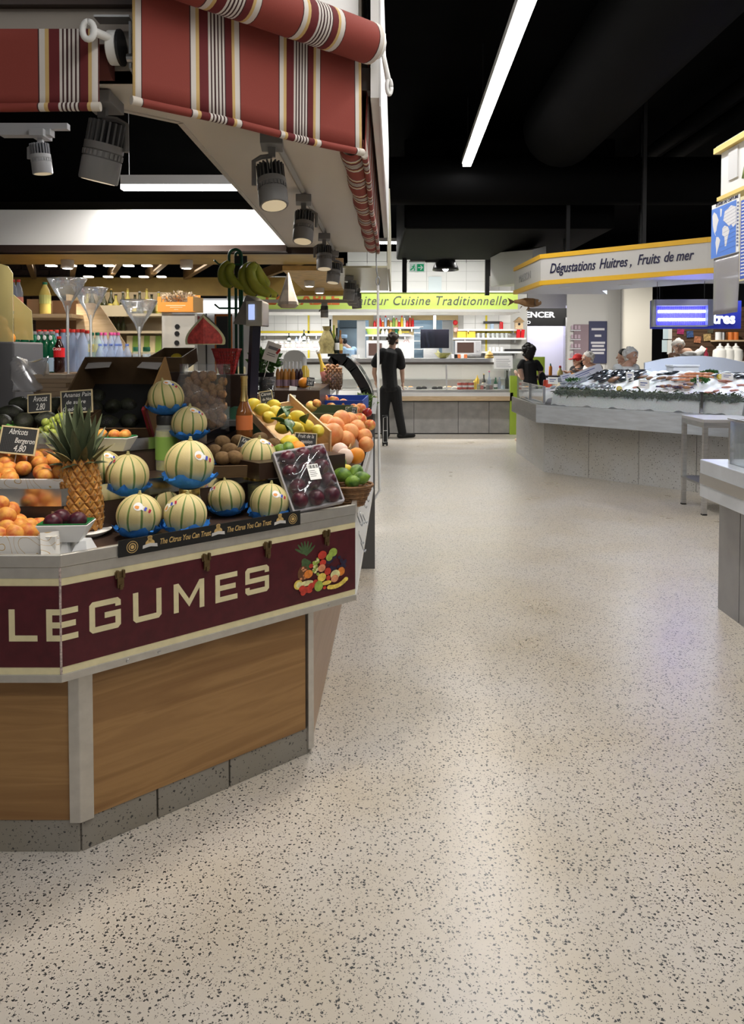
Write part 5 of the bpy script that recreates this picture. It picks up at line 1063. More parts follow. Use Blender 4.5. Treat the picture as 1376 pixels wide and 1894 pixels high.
# black glass counter with a curved front
def arcpt(f_):
    pts = [(606,668),(612,658),(628,656),(645,661),(660,676),(673,696),(684,716),(690,735)]
    k = f_ * (len(pts) - 1); i = min(int(k),len(pts) - 2); u = k - i; return (pts[i][0] * (1 - u) + pts[i + 1][0] * u,pts[i][1] * (1 - u) + pts[i + 1][1] * u)
gc = thing('curved_glass_counter','black framed counter with curved glass front behind the apples','display case',W(640,740,5.2)); gc.location.z = 0
BGL = mat('black_gloss',(.01,.01,.01),.15)
ch = MB(); P0 = [W(*arcpt(i / 24),5.15) for i in range(25)]
for i in range(24):
    a,b_ = P0[i],P0[i + 1]; th = .05
    d = (b_ - a).normalized(); nv = Vector((d.z,0,-d.x)) * .065
    ch.add([a,b_,b_ + nv,a + nv,a + Vector((0,.03,0)),b_ + Vector((0,.03,0)),b_ + nv + Vector((0,.03,0)),a + nv + Vector((0,.03,0))],[(0,1,2,3),(7,6,5,4),(0,4,5,1),(3,2,6,7)])
ch.build('end_frame',BGL,gc,world=True)
sm = MB().grid(lambda u,v: W(*arcpt(u),5.16) + Vector((.004,v * .9,.004)),24,1); sm.build('curved_glass',clear('smoked_glass',(.3,.38,.36),.55,.06),gc,world=True,smooth=True)
e0,e1 = W(606,668,5.2),W(692,738,5.2)
MB().bx(e0.x,e1.x + .005,5.18,6.05,.0,e1.z).build('case_base',mat('case_dark_base',(.09,.09,.09),.4),gc,world=True); MB().bx(e0.x + .02,e1.x - .1,5.22,6.0,e1.z + .001,e1.z + .02).build('lit_shelf',mat('white_paint',(1,1,1)),gc,world=True)
# basket with oil bottles on top of the glass counter
t = thing('woven_bag','woven straw bag standing on the glass counter','bag',Vector((W(604,656,5.4).x,5.4,W(604,654,5.4).z)))
MB().lathe([(.001,0),(.055,0),(.045,.04),(.056,.08),(.04,.12),(.02,.16),(.03,.19)],12).build('weave',mat('straw_weave',(.36,.3,.12),.7,noise=.3,nscale=50,bump=1.,bscale=80),t,smooth='auto')
OLB = mat('dark_olive_bottle',(.012,.018,.012),.1,coat=.4); GYB = mat('green_yellow_bottle',(.2,.25,.02),.2)
for i,(px,h,mt,lb,lab) in enumerate(((611,.24,OLB,None,'tall black oil bottle beside the straw bag'),(617,.2,GYB,LABY,'green topped oil bottle beside the tall black one'),(623,.18,OLB,MATS['sticker_white'],'dark oil bottle third from the straw bag'),(629,.165,AMB2,LABY,'amber oil bottle at the right end of the glass counter top'))):
    wine_bottle('oil_bottle',lab,(W(px,650,5.45).x,5.45 + .03 * (i % 2),W(604,654,5.4).z),h,.018,mt,None,lb,'oil bottles on the glass counter',neck=.3)
# shelf under bag and bottles
MB().bx(e0.x,W(640,650,5.2).x,5.2,6.0,W(604,654,5.4).z - .02,W(604,654,5.4).z - .001).build('top_shelf',BGL,gc,world=True)
# herbs by the aisle
t = thing('herb_pot','bushy green herbs at the aisle end of the fruit display','plant',Vector((W(676,752,4.85).x,4.85,ZP + .12))); foliage(t,(0,0,.05),(.06,.06,.045),240,mat('pale_herb',(.14,.22,.06),.5,noise=.3,nscale=50),9,.03); MB().lathe([(.001,-.119),(.045,-.119),(.055,0),(.001,0)],14).build('pot',BLACKP,t)
MB().box((.055,-.06,.03),(.03,.002,.1),(0,R(6),0)).build('price_card',PAPERW,t)
# lemon carton behind the topmost melon
q = W(285,700,3.75)
tag(MB().bx(-.16,.16,-.14,.14,0,.165).build('riser_box',BROWN,loc=(W(318,700,3.8).x,3.8,Z4 + .0)),'dark riser under the carton of pale lemons','box')
crate('brown carton of pale lemons left of the watermelon',(W(278,700,3.7).x,3.68,1.366),.17,.2,.07,(R(14),0,R(-8)),DCARD,name='lemon_carton')
for px,py,Y,lab in ((326,663,3.82,'pale green lemon at the back of the brown carton'),(304,683,3.74,'pale lemon at the left front of the brown carton'),(314,676,3.78,'lemon in the middle of the brown carton'),(331,690,3.74,'lemon with white flowers at the right of the brown carton')): put('lemon','lemon',W(px,py,Y),.031,lab,'lemon','pale lemons',lie=True)
# plastic film hanging in front of the walnut bin
tag(MB().grid(lambda u,v: W(332 + 92 * u - 12 * v * (1 - u),690 + 85 * (u * .75 + v * .25) + 24 * v,3.36 + .02 * math.sin(9 * u + 4 * v)) ,26,12).build('plastic_film',clear('thin_plastic',(.85,.85,.86),.22,.12),smooth=True),'creased clear plastic film sloping in front of the walnut bin','plastic film')
# left: plastic bag block, paper bags, machine, acrylic divider
cb = MB().grid(lambda u,v: W(24 + 62 * u,722 - 62 * v + 10 * math.sin(3 * u) * v,3.5 + .05 * math.sin(7 * u + 5 * v) * (.3 + v)),20,16).build('plastic_bag',clear('crinkled_bag',(.8,.8,.82),.5,.2),smooth='auto',solid=.03)
MATS['crinkled_bag'].node_tree.nodes['Principled BSDF'].inputs['Roughness'].default_value = .18
tag(cb,'crumpled clear plastic bag standing behind the left avocados','bag')
t = thing('paper_bag_stack','flat stack of brown paper bags behind the avocado signs','bags',W(105,722,3.55)); t.location.z = Z4 + .001
hst = W(105,692,3.55).z - Z4
for i in range(8): MB().box((0.004 * (-1) ** i,0,hst * (i + .5) / 8),(.15,.12,hst / 8 - .001),(0,0,R(3 * (-1) ** i))).build('paper_bag',mat('kraft_paper',(.42,.3,.19),.8) if i < 7 else mat('pale_kraft',(.55,.44,.32),.8),t)
MCH = mat('machine_grey',(.13,.13,.14),.35)
o = MB().bx(W(-60,680,4.4).x,W(26,680,4.4).x,4.4,4.8,0,W(10,632,4.4).z).build('counter_machine',MCH,bevel=.01); tag(o,'dark grey machine body at the left edge behind the bags','machine')
YPX = clear('yellow_acrylic',(.55,.47,.2),.62,.25)
t = thing('acrylic_divider','tall yellowed acrylic divider at the left edge','divider',W(10,640,4.5))
MB().plate([W(-60,640,4.5),W(24,640,4.5),W(23,505,4.5),W(14,492,4.5),W(-60,470,4.5)],(0,1,0),.008).build('panel',YPX,t,world=True)
t = thing('acrylic_divider','lower slanted yellowed acrylic divider beside the green bottles','divider',W(45,630,4.7))
MB().plate([W(26,628,4.7),W(61,629,4.7),W(58,575,4.7),W(25,545,4.7)],(0,1,0),.008).build('panel',YPX,t,world=True)
for px,py,r,lab in ((-2,598,.05,'orange seen behind the left acrylic divider, upper one'),(4,618,.055,'orange behind the left acrylic divider, middle one'),(14,626,.045,'orange behind the left acrylic divider, lowest one')): put('orange','orange',W(px,py,4.6),r,lab,'orange','oranges behind the acrylic divider')
# drinks shelf
SH = 1.325
t = thing('drinks_shelf','low shelf of bottled drinks at the back of the fruit stall','shelf',(W(150,690,5.4).x,5.5,0))
MB().bx(W(-40,690,5.2).x,W(300,690,5.2).x,5.2,6.1,SH - .03,SH).build('top',mat('shelf_brown',(.2,.13,.08),.6),t,world=True); MB().bx(W(-40,690,5.2).x,W(300,690,5.2).x,5.22,6.08,0,SH - .03).build('body',mat('shelf_dark',(.05,.04,.035),.6),t,world=True)
PETW = mat('pet_water',(.42,.52,.72),.05,alpha=.42,spec=.9,bump=.7,bscale=90); GRNB = mat('green_glass',(.006,.11,.05),.08,coat=.4,alpha=.95); PETG = mat('pet_green',(.5,.7,.65),.06,alpha=.4,spec=.9)
CAPR = mat('cap_red',(.6,.04,.03),.4); CAPP = mat('cap_pink',(.7,.1,.3),.4); CAPB = mat('cap_blue',(.2,.3,.75),.4); CAPG = mat('cap_green',(.02,.16,.09),.4); CAPS = mat('cap_silver',(.6,.6,.62),.3,metal=.7)
LBLU = mat('pale_blue_label',(.45,.6,.78),.5); COLA = mat('cola_liquid',(.02,.006,.004),.05,coat=.5); LRED = mat('red_label',(.62,.015,.02),.4)
def pet(name,label,px,pycap,Y,r,body,cap,lab=None,lab_z=(.2,.5),grp=None,z0=SH + .001):
    top_ = W(px,pycap,Y); h = top_.z - z0
    t = thing(name,label,'bottle',(top_.x,Y,z0),0,grp)
    MB().lathe([(.001,0),(r * .9,0),(r,.012),(r,h * .3),(r * .94,h * .34),(r,h * .38),(r,h * .62),(r * .75,h * .76),(r * .42,h * .87),(r * .34,h * .93),(r * .34,h * .95),(.001,h * .95)],14).build('bottle_body',body,t,smooth='auto')
    MB().lathe([(r * .4,h * .925),(r * .42,h * .93),(r * .42,h * .998),(r * .38,h),(.001,h)],12).build('cap',cap,t,smooth='auto')
    if lab: MB().lathe([(r * 1.01,h * lab_z[0]),(r * 1.02,h * lab_z[0]),(r * 1.02,h * lab_z[1]),(r * 1.01,h * lab_z[1])],14).build('paper_label',lab,t)
    return t
for i,px in enumerate((30,46,63,75,86,97)): 
    t = pet('green_water_bottle',f'green glass mineral water bottle, {ORD[i]} from the left',px,613,5.28 if i > 2 else 5.32,.04,GRNB,CAPS,LBLU if i > 1 else None,(.02,.36),'green mineral water bottles')
    if i > 2: MB().ball((0,-.034,.235 * 1),(.012,.004,.017),8,6).build('oval_label',MATS['sticker_white'],t)
t = pet('cola_bottle','dark cola bottle with red label beside the green bottles',109,622,5.25,.036,COLA,CAPR,LRED,(.42,.68),None); text('lettering','Coca',.03,MATS['sticker_white'],t,(-.028,-.0385,.15),(R(90),0,0),extrude=.0004,shear=.25,width=.056)
for i,px in enumerate((72,82,93,104)): pet('water_bottle',f'clear red-capped water bottle behind the green ones, {ORD[i]} from the left',px,610,5.75,.043,PETW,CAPR,None,grp='red capped water bottles')
for i,px in enumerate((116,125,134,144,152,161)): pet('water_bottle',f'clear red-capped water bottle right of the cola, {ORD[i]} from the left',px,609 + (i > 4) * 2 - (i == 1),5.45 + .09 * (i % 2),.043,PETW,CAPR,None,grp='red capped water bottles')
for i,px in enumerate((170,180)): pet('water_bottle',['left','right'][i] + ' green-capped clear bottle between the red and pink caps',px,615,5.5,.036,PETG,CAPG,LABY if i == 0 else None,(.5,.7),grp='green capped bottles')
for i,px in enumerate((186,194,205,211,218)): pet('water_bottle',f'small pink-capped water bottle, {ORD[i]} from the left',px,615,5.7 + .08 * (i % 2),.034,PETW,CAPP,None,grp='pink capped water bottles')
for i,px in enumerate((185,195,205,215,222,235)): pet('water_bottle',f'small blue-capped water bottle, {ORD[i]} from the left',px,636,5.3 + .06 * (i % 2),.03,PETW,CAPB,None,grp='blue capped water bottles')
for i,px in enumerate((253,271)):
    q = W(px,642,5.3); jar(['left','right'][i] + ' green-lidded jar at the right end of the drinks shelf',q.x,5.3,SH + .0,q.z - SH,.028,mat('pale_blue_label',(1,1,1)),CAPG)
# martini vases
for px,py,Y,rpx,st,lab in ((124,516,4.95,35,571,'leftmost giant martini glass vase above the bottles'),(167,533,5.12,31,588,'middle giant martini glass vase above the bottles'),(257,556,5.0,34,610,'rightmost giant martini glass vase beside the orange box')):
    q = W(px,py,Y); r = rpx * Y / FPX; zs = W(px,st,Y).z; z0 = 1.23 if Y < 5.1 else 1.23
    t = thing('martini_vase',lab,'vase',(q.x,Y,z0),0,'martini glass vases')
    h = q.z - z0; hs = zs - z0
    MB().lathe([(.09,0),(.085,.004),(.012,.014),(.008,.04),(.008,hs - .03),(.013,hs - .01),(.03,hs + .04),(r * .62,hs + (h - hs) * .55),(r,h)],24,cap=False).build('bowl_and_stem',clear('vase_glass',(.92,.95,.96),.09,.03),t,smooth=True,solid=.0025); MB().tube([(r * math.cos(a),r * math.sin(a),h) for a in [2 * math.pi * i / 32 for i in range(33)]],.0025,6,cap=False).build('rim',CHROME,t,smooth=True)
    MB().tube([(0,0,.01),(0,0,hs + .02)],.006,8).build('stem',clear('vase_stem',(.9,.93,.95),.5,.03),t,smooth=True)
tag(MB().bx(W(60,690,5.0).x,W(300,690,5.0).x,4.85,5.19,1.2,1.229).build('glass_shelf',mat('shelf_brown',(1,1,1))),'narrow brown shelf board under the martini vases','shelf')
tag(MB().bx(W(62,690,5.0).x,W(298,690,5.0).x,4.87,5.17,0,1.199).build('shelf_support',MATS['shelf_dark']),'dark cabinet body under the vase shelf','cabinet')
# orange display box on a clear column
q = W(330,577,4.75); t = thing('snack_display','orange display box of dried mushrooms on a clear column','display box',(q.x,4.75,1.12))
zc = q.z - 1.12; ORB = mat('orange_box',(.75,.3,.05),.5)
k_ = 4.75 / FPX; w_ = 38 * k_; hbx = 33 * k_
MB().bx(-w_,w_ * .72,-.004,0,zc,zc + hbx * .55).bx(-w_,-w_ * .82,-.004,0,zc + hbx * .55,zc + hbx * .85).bx(w_ * .45,w_ * .72,-.004,0,zc + hbx * .55,zc + hbx * .85).build('front',ORB,t)
MB().slab((w_ * .72,0),(w_,.12),zc,zc + hbx * .85,.003).build('side',mat('tan_box_side',(.62,.4,.18),.6),t); MB().bx(-w_,w_ * .9,.1,.104,zc,zc + hbx).bx(-w_,w_ * .8,0,.1,zc,zc + .003).build('back',ORB,t)
MB().bx(-w_ * .6,w_ * .35,-.0052,-.004,zc + hbx * .34,zc + hbx * .38).bx(-w_ * .4,w_ * .2,-.0052,-.004,zc + hbx * .24,zc + hbx * .27).bx(-w_ * .2,w_ * 0,-.0052,-.004,zc + hbx * .12,zc + hbx * .15).build('print_lines',mat('cream_print',(.85,.7,.45),.6),t)
mu = foliage(t,(-.01,.05,zc + hbx * .78),(w_ * .8,.045,.035),320,mat('dried_mushroom',(.5,.4,.28),.8,noise=.5,nscale=60),12,.022,.2); mu.name = 'dried_mushrooms'
COLC = clear('clear_column',(.85,.82,.75),.42,.1)
MB().bx(-w_ * .85,w_ * .75,.02,.09,.0,zc).build('clear_column',COLC,t)
for i,py in enumerate((604,617,634)):
    z = W(326,py,4.75).z - 1.12; MB().lathe([(.001,0),(.0155,0),(.0155,.004),(.001,.004)],18).build('black_disc',BLACKP,t,loc=(-.012 - i * .002,.018,z),rot=(R(90),0,0))
for x,m_ in ((-w_ * .6,1),(w_ * .45,2)): MB().bx(x - .03,x + .03,.012,.02,.02,zc * .62).build('cream_pouch',mat('cream_pouch',(.78,.7,.45),.6),t)
tag(MB().bx(-.12,.12,-.06,.16,0,1.119).build('pedestal',MATS['shelf_dark'],loc=(q.x,4.75,0)),'dark pedestal under the orange snack display','pedestal')
spot('added_interior_spot',(MB2.x + .1,4.0,2.42),(-1.75,5.5,1.4),55,85,(1,.93,.84)); spot('added_interior_spot',(-1.0,4.0,2.42),(-1.0,5.0,1.5),30,80,(1,.93,.84))  # spots added to brighten the goods at the back of the stall
# upper left wooden shelf with oil bottle, tall bottles
t = thing('wall_shelf','pale wooden shelf board holding the big oil bottle','shelf',W(100,585,6.25)); zb = W(100,581,6.2).z
MB().bx(W(20,585,6.2).x,W(137,585,6.2).x,6.15,6.7,zb - .03,zb).build('board',WOOD_L,t,world=True); MB().bx(W(20,585,6.2).x,W(104,585,6.2).x,6.66,6.7,1.0,zb + .14).build('back_board',mat('cardboard_back',(.33,.2,.12),.8),t,world=True)
MB().bx(W(45,585,6.3).x,W(70,585,6.3).x,6.35,6.6,zb + .001,zb + .13).build('parcel',mat('brown_cardboard',(1,1,1)),t,world=True)
q = W(83,522,6.25); pet('oil_bottle','big yellow cooking oil bottle with green cap on the wooden shelf',83,522,6.27,.045,mat('cooking_oil',(.72,.6,.18),.08,alpha=.8,bump=.6,bscale=60),CAPG,mat('oil_label',(.5,.55,.2),.5),(.33,.6),None,zb + .001)
for i,px in enumerate((24,34)): pet('water_bottle',['left','right'][i] + ' red-capped bottle high up behind the acrylic divider',px,517,6.3,.035,PETW,CAPR,mat('pink_label',(1,1,1)),(.1,.5),'bottles behind the divider',zb + .001)
t = thing('plywood_divider','light plywood shelf divider with a slanted edge','divider',W(180,640,6.4))
MB().plate([W(141,650,6.4),W(231,650,6.4),W(231,635,6.4),W(185,565,6.4),W(170,560,6.4),W(141,562,6.4)],(0,1,0),.02).build('panel',WOOD_L,t,world=True)
# ---------------------------------------------------------------- the next stall behind: soffit, slatted ceiling, shelves
YS = mat('yellow_soffit',(.5,.35,.1),.4,noise=.12,nscale=6); nx = thing('grocery_canopy','yellow-brown canopy with slatted wooden ceiling over the stall behind','canopy',(-1.5,7.5,2.2))
MB().bx(-5.5,-.3,5.85,6.5,2.2,2.24).build('front_soffit',YS,nx,world=True); MB().bx(-5.5,-.3,5.82,5.85,2.2,2.5).build('front_fascia',BROWN,nx,world=True)
sxx = lambda y: sX(y)
MB().prism([(-.75,6.5),(-.3,6.5),(-.3,8.6),(-.75,8.6)],2.15,2.19).build('side_soffit',mat('osb_soffit',(.62,.42,.16),.5,noise=.2,nscale=14),nx,world=True)
MB().prism([(-.3,6.12),(sX(6.1) + .07,6.12),(sX(8.3) + .06,8.3),(-.3,8.3)],2.13,2.145).build('acrylic_soffit',clear('yellow_plexi',(.62,.58,.38),.75,.2),nx,world=True)
MB().slab((sX(6.12) + .09,6.12),(sX(8.3) + .09,8.3),2.12,2.75,.02).build('side_fascia',mat('aged_fascia',(.5,.47,.36),.35),nx,world=True)
MB().bx(-5.5,-.3,8.6,8.7,2.1,2.3).build('rear_beam',YS,nx,world=True)
SLAT = woodgrain('slat_wood',(.3,.19,.09),(.2,.12,.05),1.,1)
for i in range(11):
    x0 = -5.3 + i * .42; MB().box((x0 + .3,7.55,2.33),(.05,2.3,.1),(0,0,R(22))).build('ceiling_slat',SLAT,nx,world=True)
for y in (6.9,8.2): MB().bx(-5.5,-.3,y - .03,y + .03,2.4,2.46).build('cross_slat',SLAT,nx,world=True)
MB().bx(-5.5,-.3,6.5,8.6,2.72,2.74).build('dark_ceiling',BLK,nx,world=True)
GLW2 = tube_glow('warm_led',(1,.9,.75),9.)
for i,(px,py,Y) in enumerate(((95,504,7.0),(131,504,7.0),(167,502,7.0),(202,501,7.0),(238,500,7.0),(272,499,7.0),(164,523,8.0),(200,523,8.0),(232,523,8.0),(266,523,8.0),(299,523,8.0))):
    q = W(px,py,Y); q.z = max(q.z,2.24); o = MB().bx(-.04,.04,-.035,.035,0,.012).build('led_bar',GLW2,loc=q); tag(o,f"small white LED bar under the slatted ceiling, {ORD[i if i < 6 else i - 6]} from the left in the {'front' if i < 6 else 'rear'} row",'light','LED bars under the slatted ceiling')
area('grocery_ceiling_lamp',(-2.3,7.3,2.3),(0,0,0),2.0,1.2,26,(1,.88,.7))
for i,(px,py) in enumerate(((120,479),(342,477))):
    q = W(px,py - 6,6.15); t = thing('downlight',['left','right'][i] + ' round surface downlight on the yellow soffit','light',(q.x,6.2,2.199),0,'downlights'); MB().lathe([(.05,-.06),(.05,0),(.001,0)],20).lathe([(.045,-.066),(.05,-.06),(.03,-.055),(.001,-.055)],20).build('housing',mat('satin_white',(1,1,1)),t,smooth='auto'); MB().lathe([(.001,-.0665),(.036,-.0665),(.036,-.068),(.001,-.068)],16).build('lamp_face',tube_glow('downlight_glow',(1,.92,.8),20.),t); spot('downlight_lamp',(q.x,6.2,2.12),(q.x,6.2,0),20,80)
for i,(px,py,Y) in enumerate(((572,517,7.4),(591,537,8.2))):
    t = thing('downlight',['near','far'][i] + ' downlight on the wooden soffit right of the bananas','light',(W(px,py,Y).x,Y,2.149),0,'downlights'); MB().lathe([(.05,-.055),(.05,0),(.001,0)],18).build('housing',MATS['satin_white'],t,smooth='auto'); MB().lathe([(.001,-.056),(.036,-.056),(.036,-.057),(.001,-.057)],14).build('lamp_face',MATS['downlight_glow'],t)
for i,(y,lab) in enumerate(((6.75,'first grey spotlight under the acrylic soffit of the next stall'),(7.2,'second grey spotlight under the acrylic soffit of the next stall'),(7.6,'third grey spotlight under the acrylic soffit of the next stall'),(8.0,'farthest grey spotlight under the acrylic soffit of the next stall'))):
    spotlight('track_spotlight',lab,(-.2 + .03 * (y - 6.7),y,2.125),.13,.1,(R(5),R(5 * (-1) ** i),0),R(5),armside=(-1) ** i)
q = W(600,560,8.62); spotlight('track_spotlight','single small spotlight on the grey cross bar left of the others',(q.x,8.62,q.z),.1,.085,(0,0,0),0)
q2 = W(470,556,8.62),W(655,556,8.62); tag(MB().bx(q2[0].x,q2[1].x,8.59,8.65,q.z,q.z + .035).build('cross_bar',mat('grey_bar',(.25,.24,.22),.5)),'grey lighting cross bar under the far end of the next stall','rail')
# shelves of the next stall
SHW = mat('pale_shelf',(.55,.48,.35),.6); SHB = mat('shelf_back',(.33,.27,.18),.7)
def px2x(px,Y): return W(px,600,Y).x
t = thing('wine_shelf','wooden wine and grocery shelf unit behind the martini vases','shelf',(px2x(250,8.0),8.0,0)); wx0,wx1 = px2x(130,7.8),px2x(300,7.8)
levels = [W(200,y,7.8).z for y in (580,612,652)]
for z in levels: MB().bx(wx0,wx1,7.78,8.15,z - .025,z).build('shelf_board',SHW,t,world=True)
MB().bx(wx0,wx1,8.15,8.18,0,2.1).build('back_panel',SHB,t,world=True); MB().bx(wx0 - .03,wx0,7.78,8.18,0,2.05).build('end_panel',WOOD_L,t,world=True)
MB().bx(wx0,wx1,7.82,8.15,0,levels[2] - .025).build('lower_cabinet',SHB,t,world=True); MB().bx(wx0,px2x(236,7.8),7.76,7.79,levels[0] - .03,levels[0] + .08).build('front_rail',SHW,t,world=True)
OLG = mat('olive_wine_glass',(.03,.035,.012),.1,coat=.4); GOLDW = mat('white_wine',(.38,.33,.06),.1,coat=.4)
for i in range(14):
    px = 150 + i * 11; wine_bottle('wine_bottle',f'wine bottle on the upper grocery shelf, {ORD[i]} from the left',(px2x(px,7.95),7.93 + .04 * (i % 2),levels[0] + .001),.2 + .03 * ((i * 7) % 3),.034,[OLG,GOLDW,OLG,GOLDW,OLG][i % 5],None,[None,LABY,None,MATS['sticker_white']][i % 4],'bottles on the upper grocery shelf',cap=[BLACKP,CAPS,GOLD][i % 3])
for i in range(12):
    px = 165 + i * 9; wine_bottle('wine_bottle',f'dark wine bottle on the middle grocery shelf, {ORD[i]} from the left',(px2x(px,7.95),7.95,levels[1] + .001),.15,.022,OLG,None,None,'bottles on the middle grocery shelf',cap=BLACKP) if i < 8 else None
for i in range(6):
    px = 240 + i * 10.5; o = MB().add([(-.03,-.02,0),(.03,-.02,0),(.03,.02,0),(-.03,.02,0),(-.032,0,.17),(.032,0,.17)],[(3,2,1,0),(0,1,5,4),(2,3,4,5),(1,2,5),(3,0,4)]).build('snack_pouch',[MATS['cream_pouch'],LABG][i % 2],loc=(px2x(px,7.9),7.9,levels[2] + .001)); tag(o,f"{['cream', 'green'][i % 2]} snack pouch on the lower grocery shelf, {ORD[i]} from the left",'pouch','pouches on the lower grocery shelf')
BRK = mat('dark_brick',(.07,.045,.04),.8,noise=.3,nscale=20)
bw = thing('brick_wall','dark brick wall behind the big oil bottle','wall',(px2x(60,9.2),9.2,0)); MB().bx(px2x(-60,9.2),px2x(135,9.2),9.22,9.3,0,2.6).build('mortar',mat('dark_mortar',(.12,.1,.09),.9),bw,world=True)
bme = MB().bx(-.105,.105,-.02,.02,-.03,.03).mesh('brick'); bme.materials.append(BRK)
for j in range(14):
    for i in range(6):
        x = px2x(-10,9.2) + (i + .5 * (j % 2)) * .222
        if x < px2x(128,9.2): link('brick',bme,bw,Vector((x,9.205,1.62 + j * .072)) - bw.location)
# white cobbler's shopfront far behind
sf = thing('cobbler_shop','white shopfront with red lettering far behind the fruit stall','shop',(px2x(380,12.5),12.5,0))
MB().bx(px2x(285,12.5),px2x(480,12.5),12.5,12.6,0,2.35).build('wall',mat('cool_white_wall',(.7,.7,.7),.6),sf,world=True); MB().bx(px2x(285,12.5),px2x(480,12.5),12.45,12.49,W(350,578,12.45).z,W(350,556,12.45).z).build('light_box',tube_glow('shop_light_box',(1,1,1),1.6),sf,world=True)
MB().bx(px2x(305,12.48),px2x(381,12.48),12.47,12.49,.1,W(350,580,12.47).z).build('door_panel',PAPERW,sf,world=True); MB().bx(px2x(381,12.48),px2x(382.5,12.48),12.46,12.49,.1,W(350,580,12.47).z).build('door_frame',BLACKP,sf,world=True)
text('lettering','CORDONNERIE',.075,mat('red_sign',(.5,.03,.03),.5),sf,Vector((px2x(312,12.46),12.46,W(350,591,12.46).z)) - sf.location,(R(90),0,0),width=px2x(378,12.46) - px2x(312,12.46),bold=.002)
q = W(413,600,11.8); t = thing('chalkboard','black chalkboard menu in an orange frame','chalkboard',(q.x,11.8,0)); s_ = 11.8 / FPX
MB().bx(-14 * s_,14 * s_,0,.02,1.2,W(413,584,11.8).z).build('board',SLATE,t); OF = mat('orange_frame',(.5,.15,.03),.6)
for a in ((-16 * s_,-13 * s_,1.2,W(413,582,11.8).z),(13 * s_,16 * s_,1.2,W(413,582,11.8).z),(-16 * s_,16 * s_,W(413,585,11.8).z,W(413,581,11.8).z)): MB().bx(a[0],a[1],-.01,.025,a[2],a[3]).build('frame_bar',OF,t)
for x in (-13 * s_,13 * s_): MB().bx(x - .015,x + .015,0,.02,0,1.2).build('leg',OF,t)
for i,px in enumerate((415,440)): tag(MB().bx(-.09,.09,-.05,.05,0,1.3).build('paper_roll',MATS['cream_pouch'],loc=(px2x(px,9.4),9.4,0),bevel=.02),['left','right'][i] + ' tall cream sack behind the banana stand','sack')
# ---------------------------------------------------------------- the cooked food stall at the end of the aisle
YC = 13.98
def X(px,Y=YC): return W(px,650,Y).x
def Zc(py,Y=YC): return W(700,py,Y).z
stall = thing('deli_counter','long steel and glass deli counter at the end of the aisle','counter',(X(800),YC + .4,0))
CONC = mat('grey_concrete_panel',(.4,.39,.37),.5,noise=.12,nscale=8)
xl,xr = X(440),X(948)
edges = [xl,X(520),X(602),X(684),X(766),X(848),X(905),xr]
for i in range(len(edges) - 1): MB().bx(edges[i] + .004,edges[i + 1] - .004,YC,YC + .03,.02,Zc(743)).build('base_panel',CONC,stall,world=True)
MB().bx(xl,xr,YC + .03,YC + .9,0,Zc(743)).build('base_core',mat('case_dark_base',(1,1,1)),stall,world=True); MB().bx(xl,xr,YC + .01,YC + .05,0,.02).build('kick_strip',BLACKM,stall,world=True)
MB().bx(xl,xr,YC - .06,YC + .9,Zc(743),Zc(741)).build('black_strip',BLACKM,stall,world=True)  # thin black strip between base panels and wood band
MB().bx(xl,xr,YC - .08,YC + .9,Zc(741),Zc(732.5)).build('wood_band',WOOD_L,stall,world=True); MB().bx(xl,xr,YC - .08,YC + .9,Zc(732.5),Zc(726)).build('white_band',WHITE,stall,world=True)
zt = Zc(721); MB().bx(xl,xr,YC - .05,YC + .9,Zc(726),zt).build('display_floor',mat('brushed_steel',(1,1,1)),stall,world=True)
ztop = Zc(672); MB().bx(xl,xr,YC + .1,YC + 1.0,ztop - .005,Zc(663)).build('top_slab',STEEL,stall,world=True); MB().bx(xl,xr,YC + .08,YC + .1,ztop - .02,ztop + .02).build('top_edge',mat('dark_rail',(.06,.05,.04),.4),stall,world=True)
MB().add([(xl,YC - .04,zt),(xr,YC - .04,zt),(xr,YC + .09,ztop),(xl,YC + .09,ztop)],[(0,1,2,3)]).build('front_glass',clear('case_glass',(.9,.95,.95),.08,.03),stall,world=True)
MB().bx(xl,xr,YC + .88,YC + .9,zt,ztop).build('back_wall',mat('case_back',(.55,.55,.53),.35,metal=.4),stall,world=True)
MB().bx(xl,xr,YC + .45,YC + .86,Zc(703),Zc(702)).build('glass_shelf',clear('shelf_glass',(.85,.95,.9),.25,.05),stall,world=True)
for px in (826,944): MB().add([(X(px) - .012,YC - .05,zt),(X(px) + .012,YC - .05,zt),(X(px) + .012,YC + .085,ztop),(X(px) - .012,YC + .085,ztop),(X(px) - .012,YC - .03,zt),(X(px) + .012,YC - .03,zt),(X(px) + .012,YC + .1,ztop),(X(px) - .012,YC + .1,ztop)],[(0,1,2,3),(7,6,5,4),(0,3,7,4),(1,5,6,2)]).build('glass_post',STEEL,stall,world=True)
area('deli_case_lamp',((xl + xr) / 2,YC + .4,ztop - .03),(0,0,0),xr - xl - .2,.05,30,(1,.93,.82))
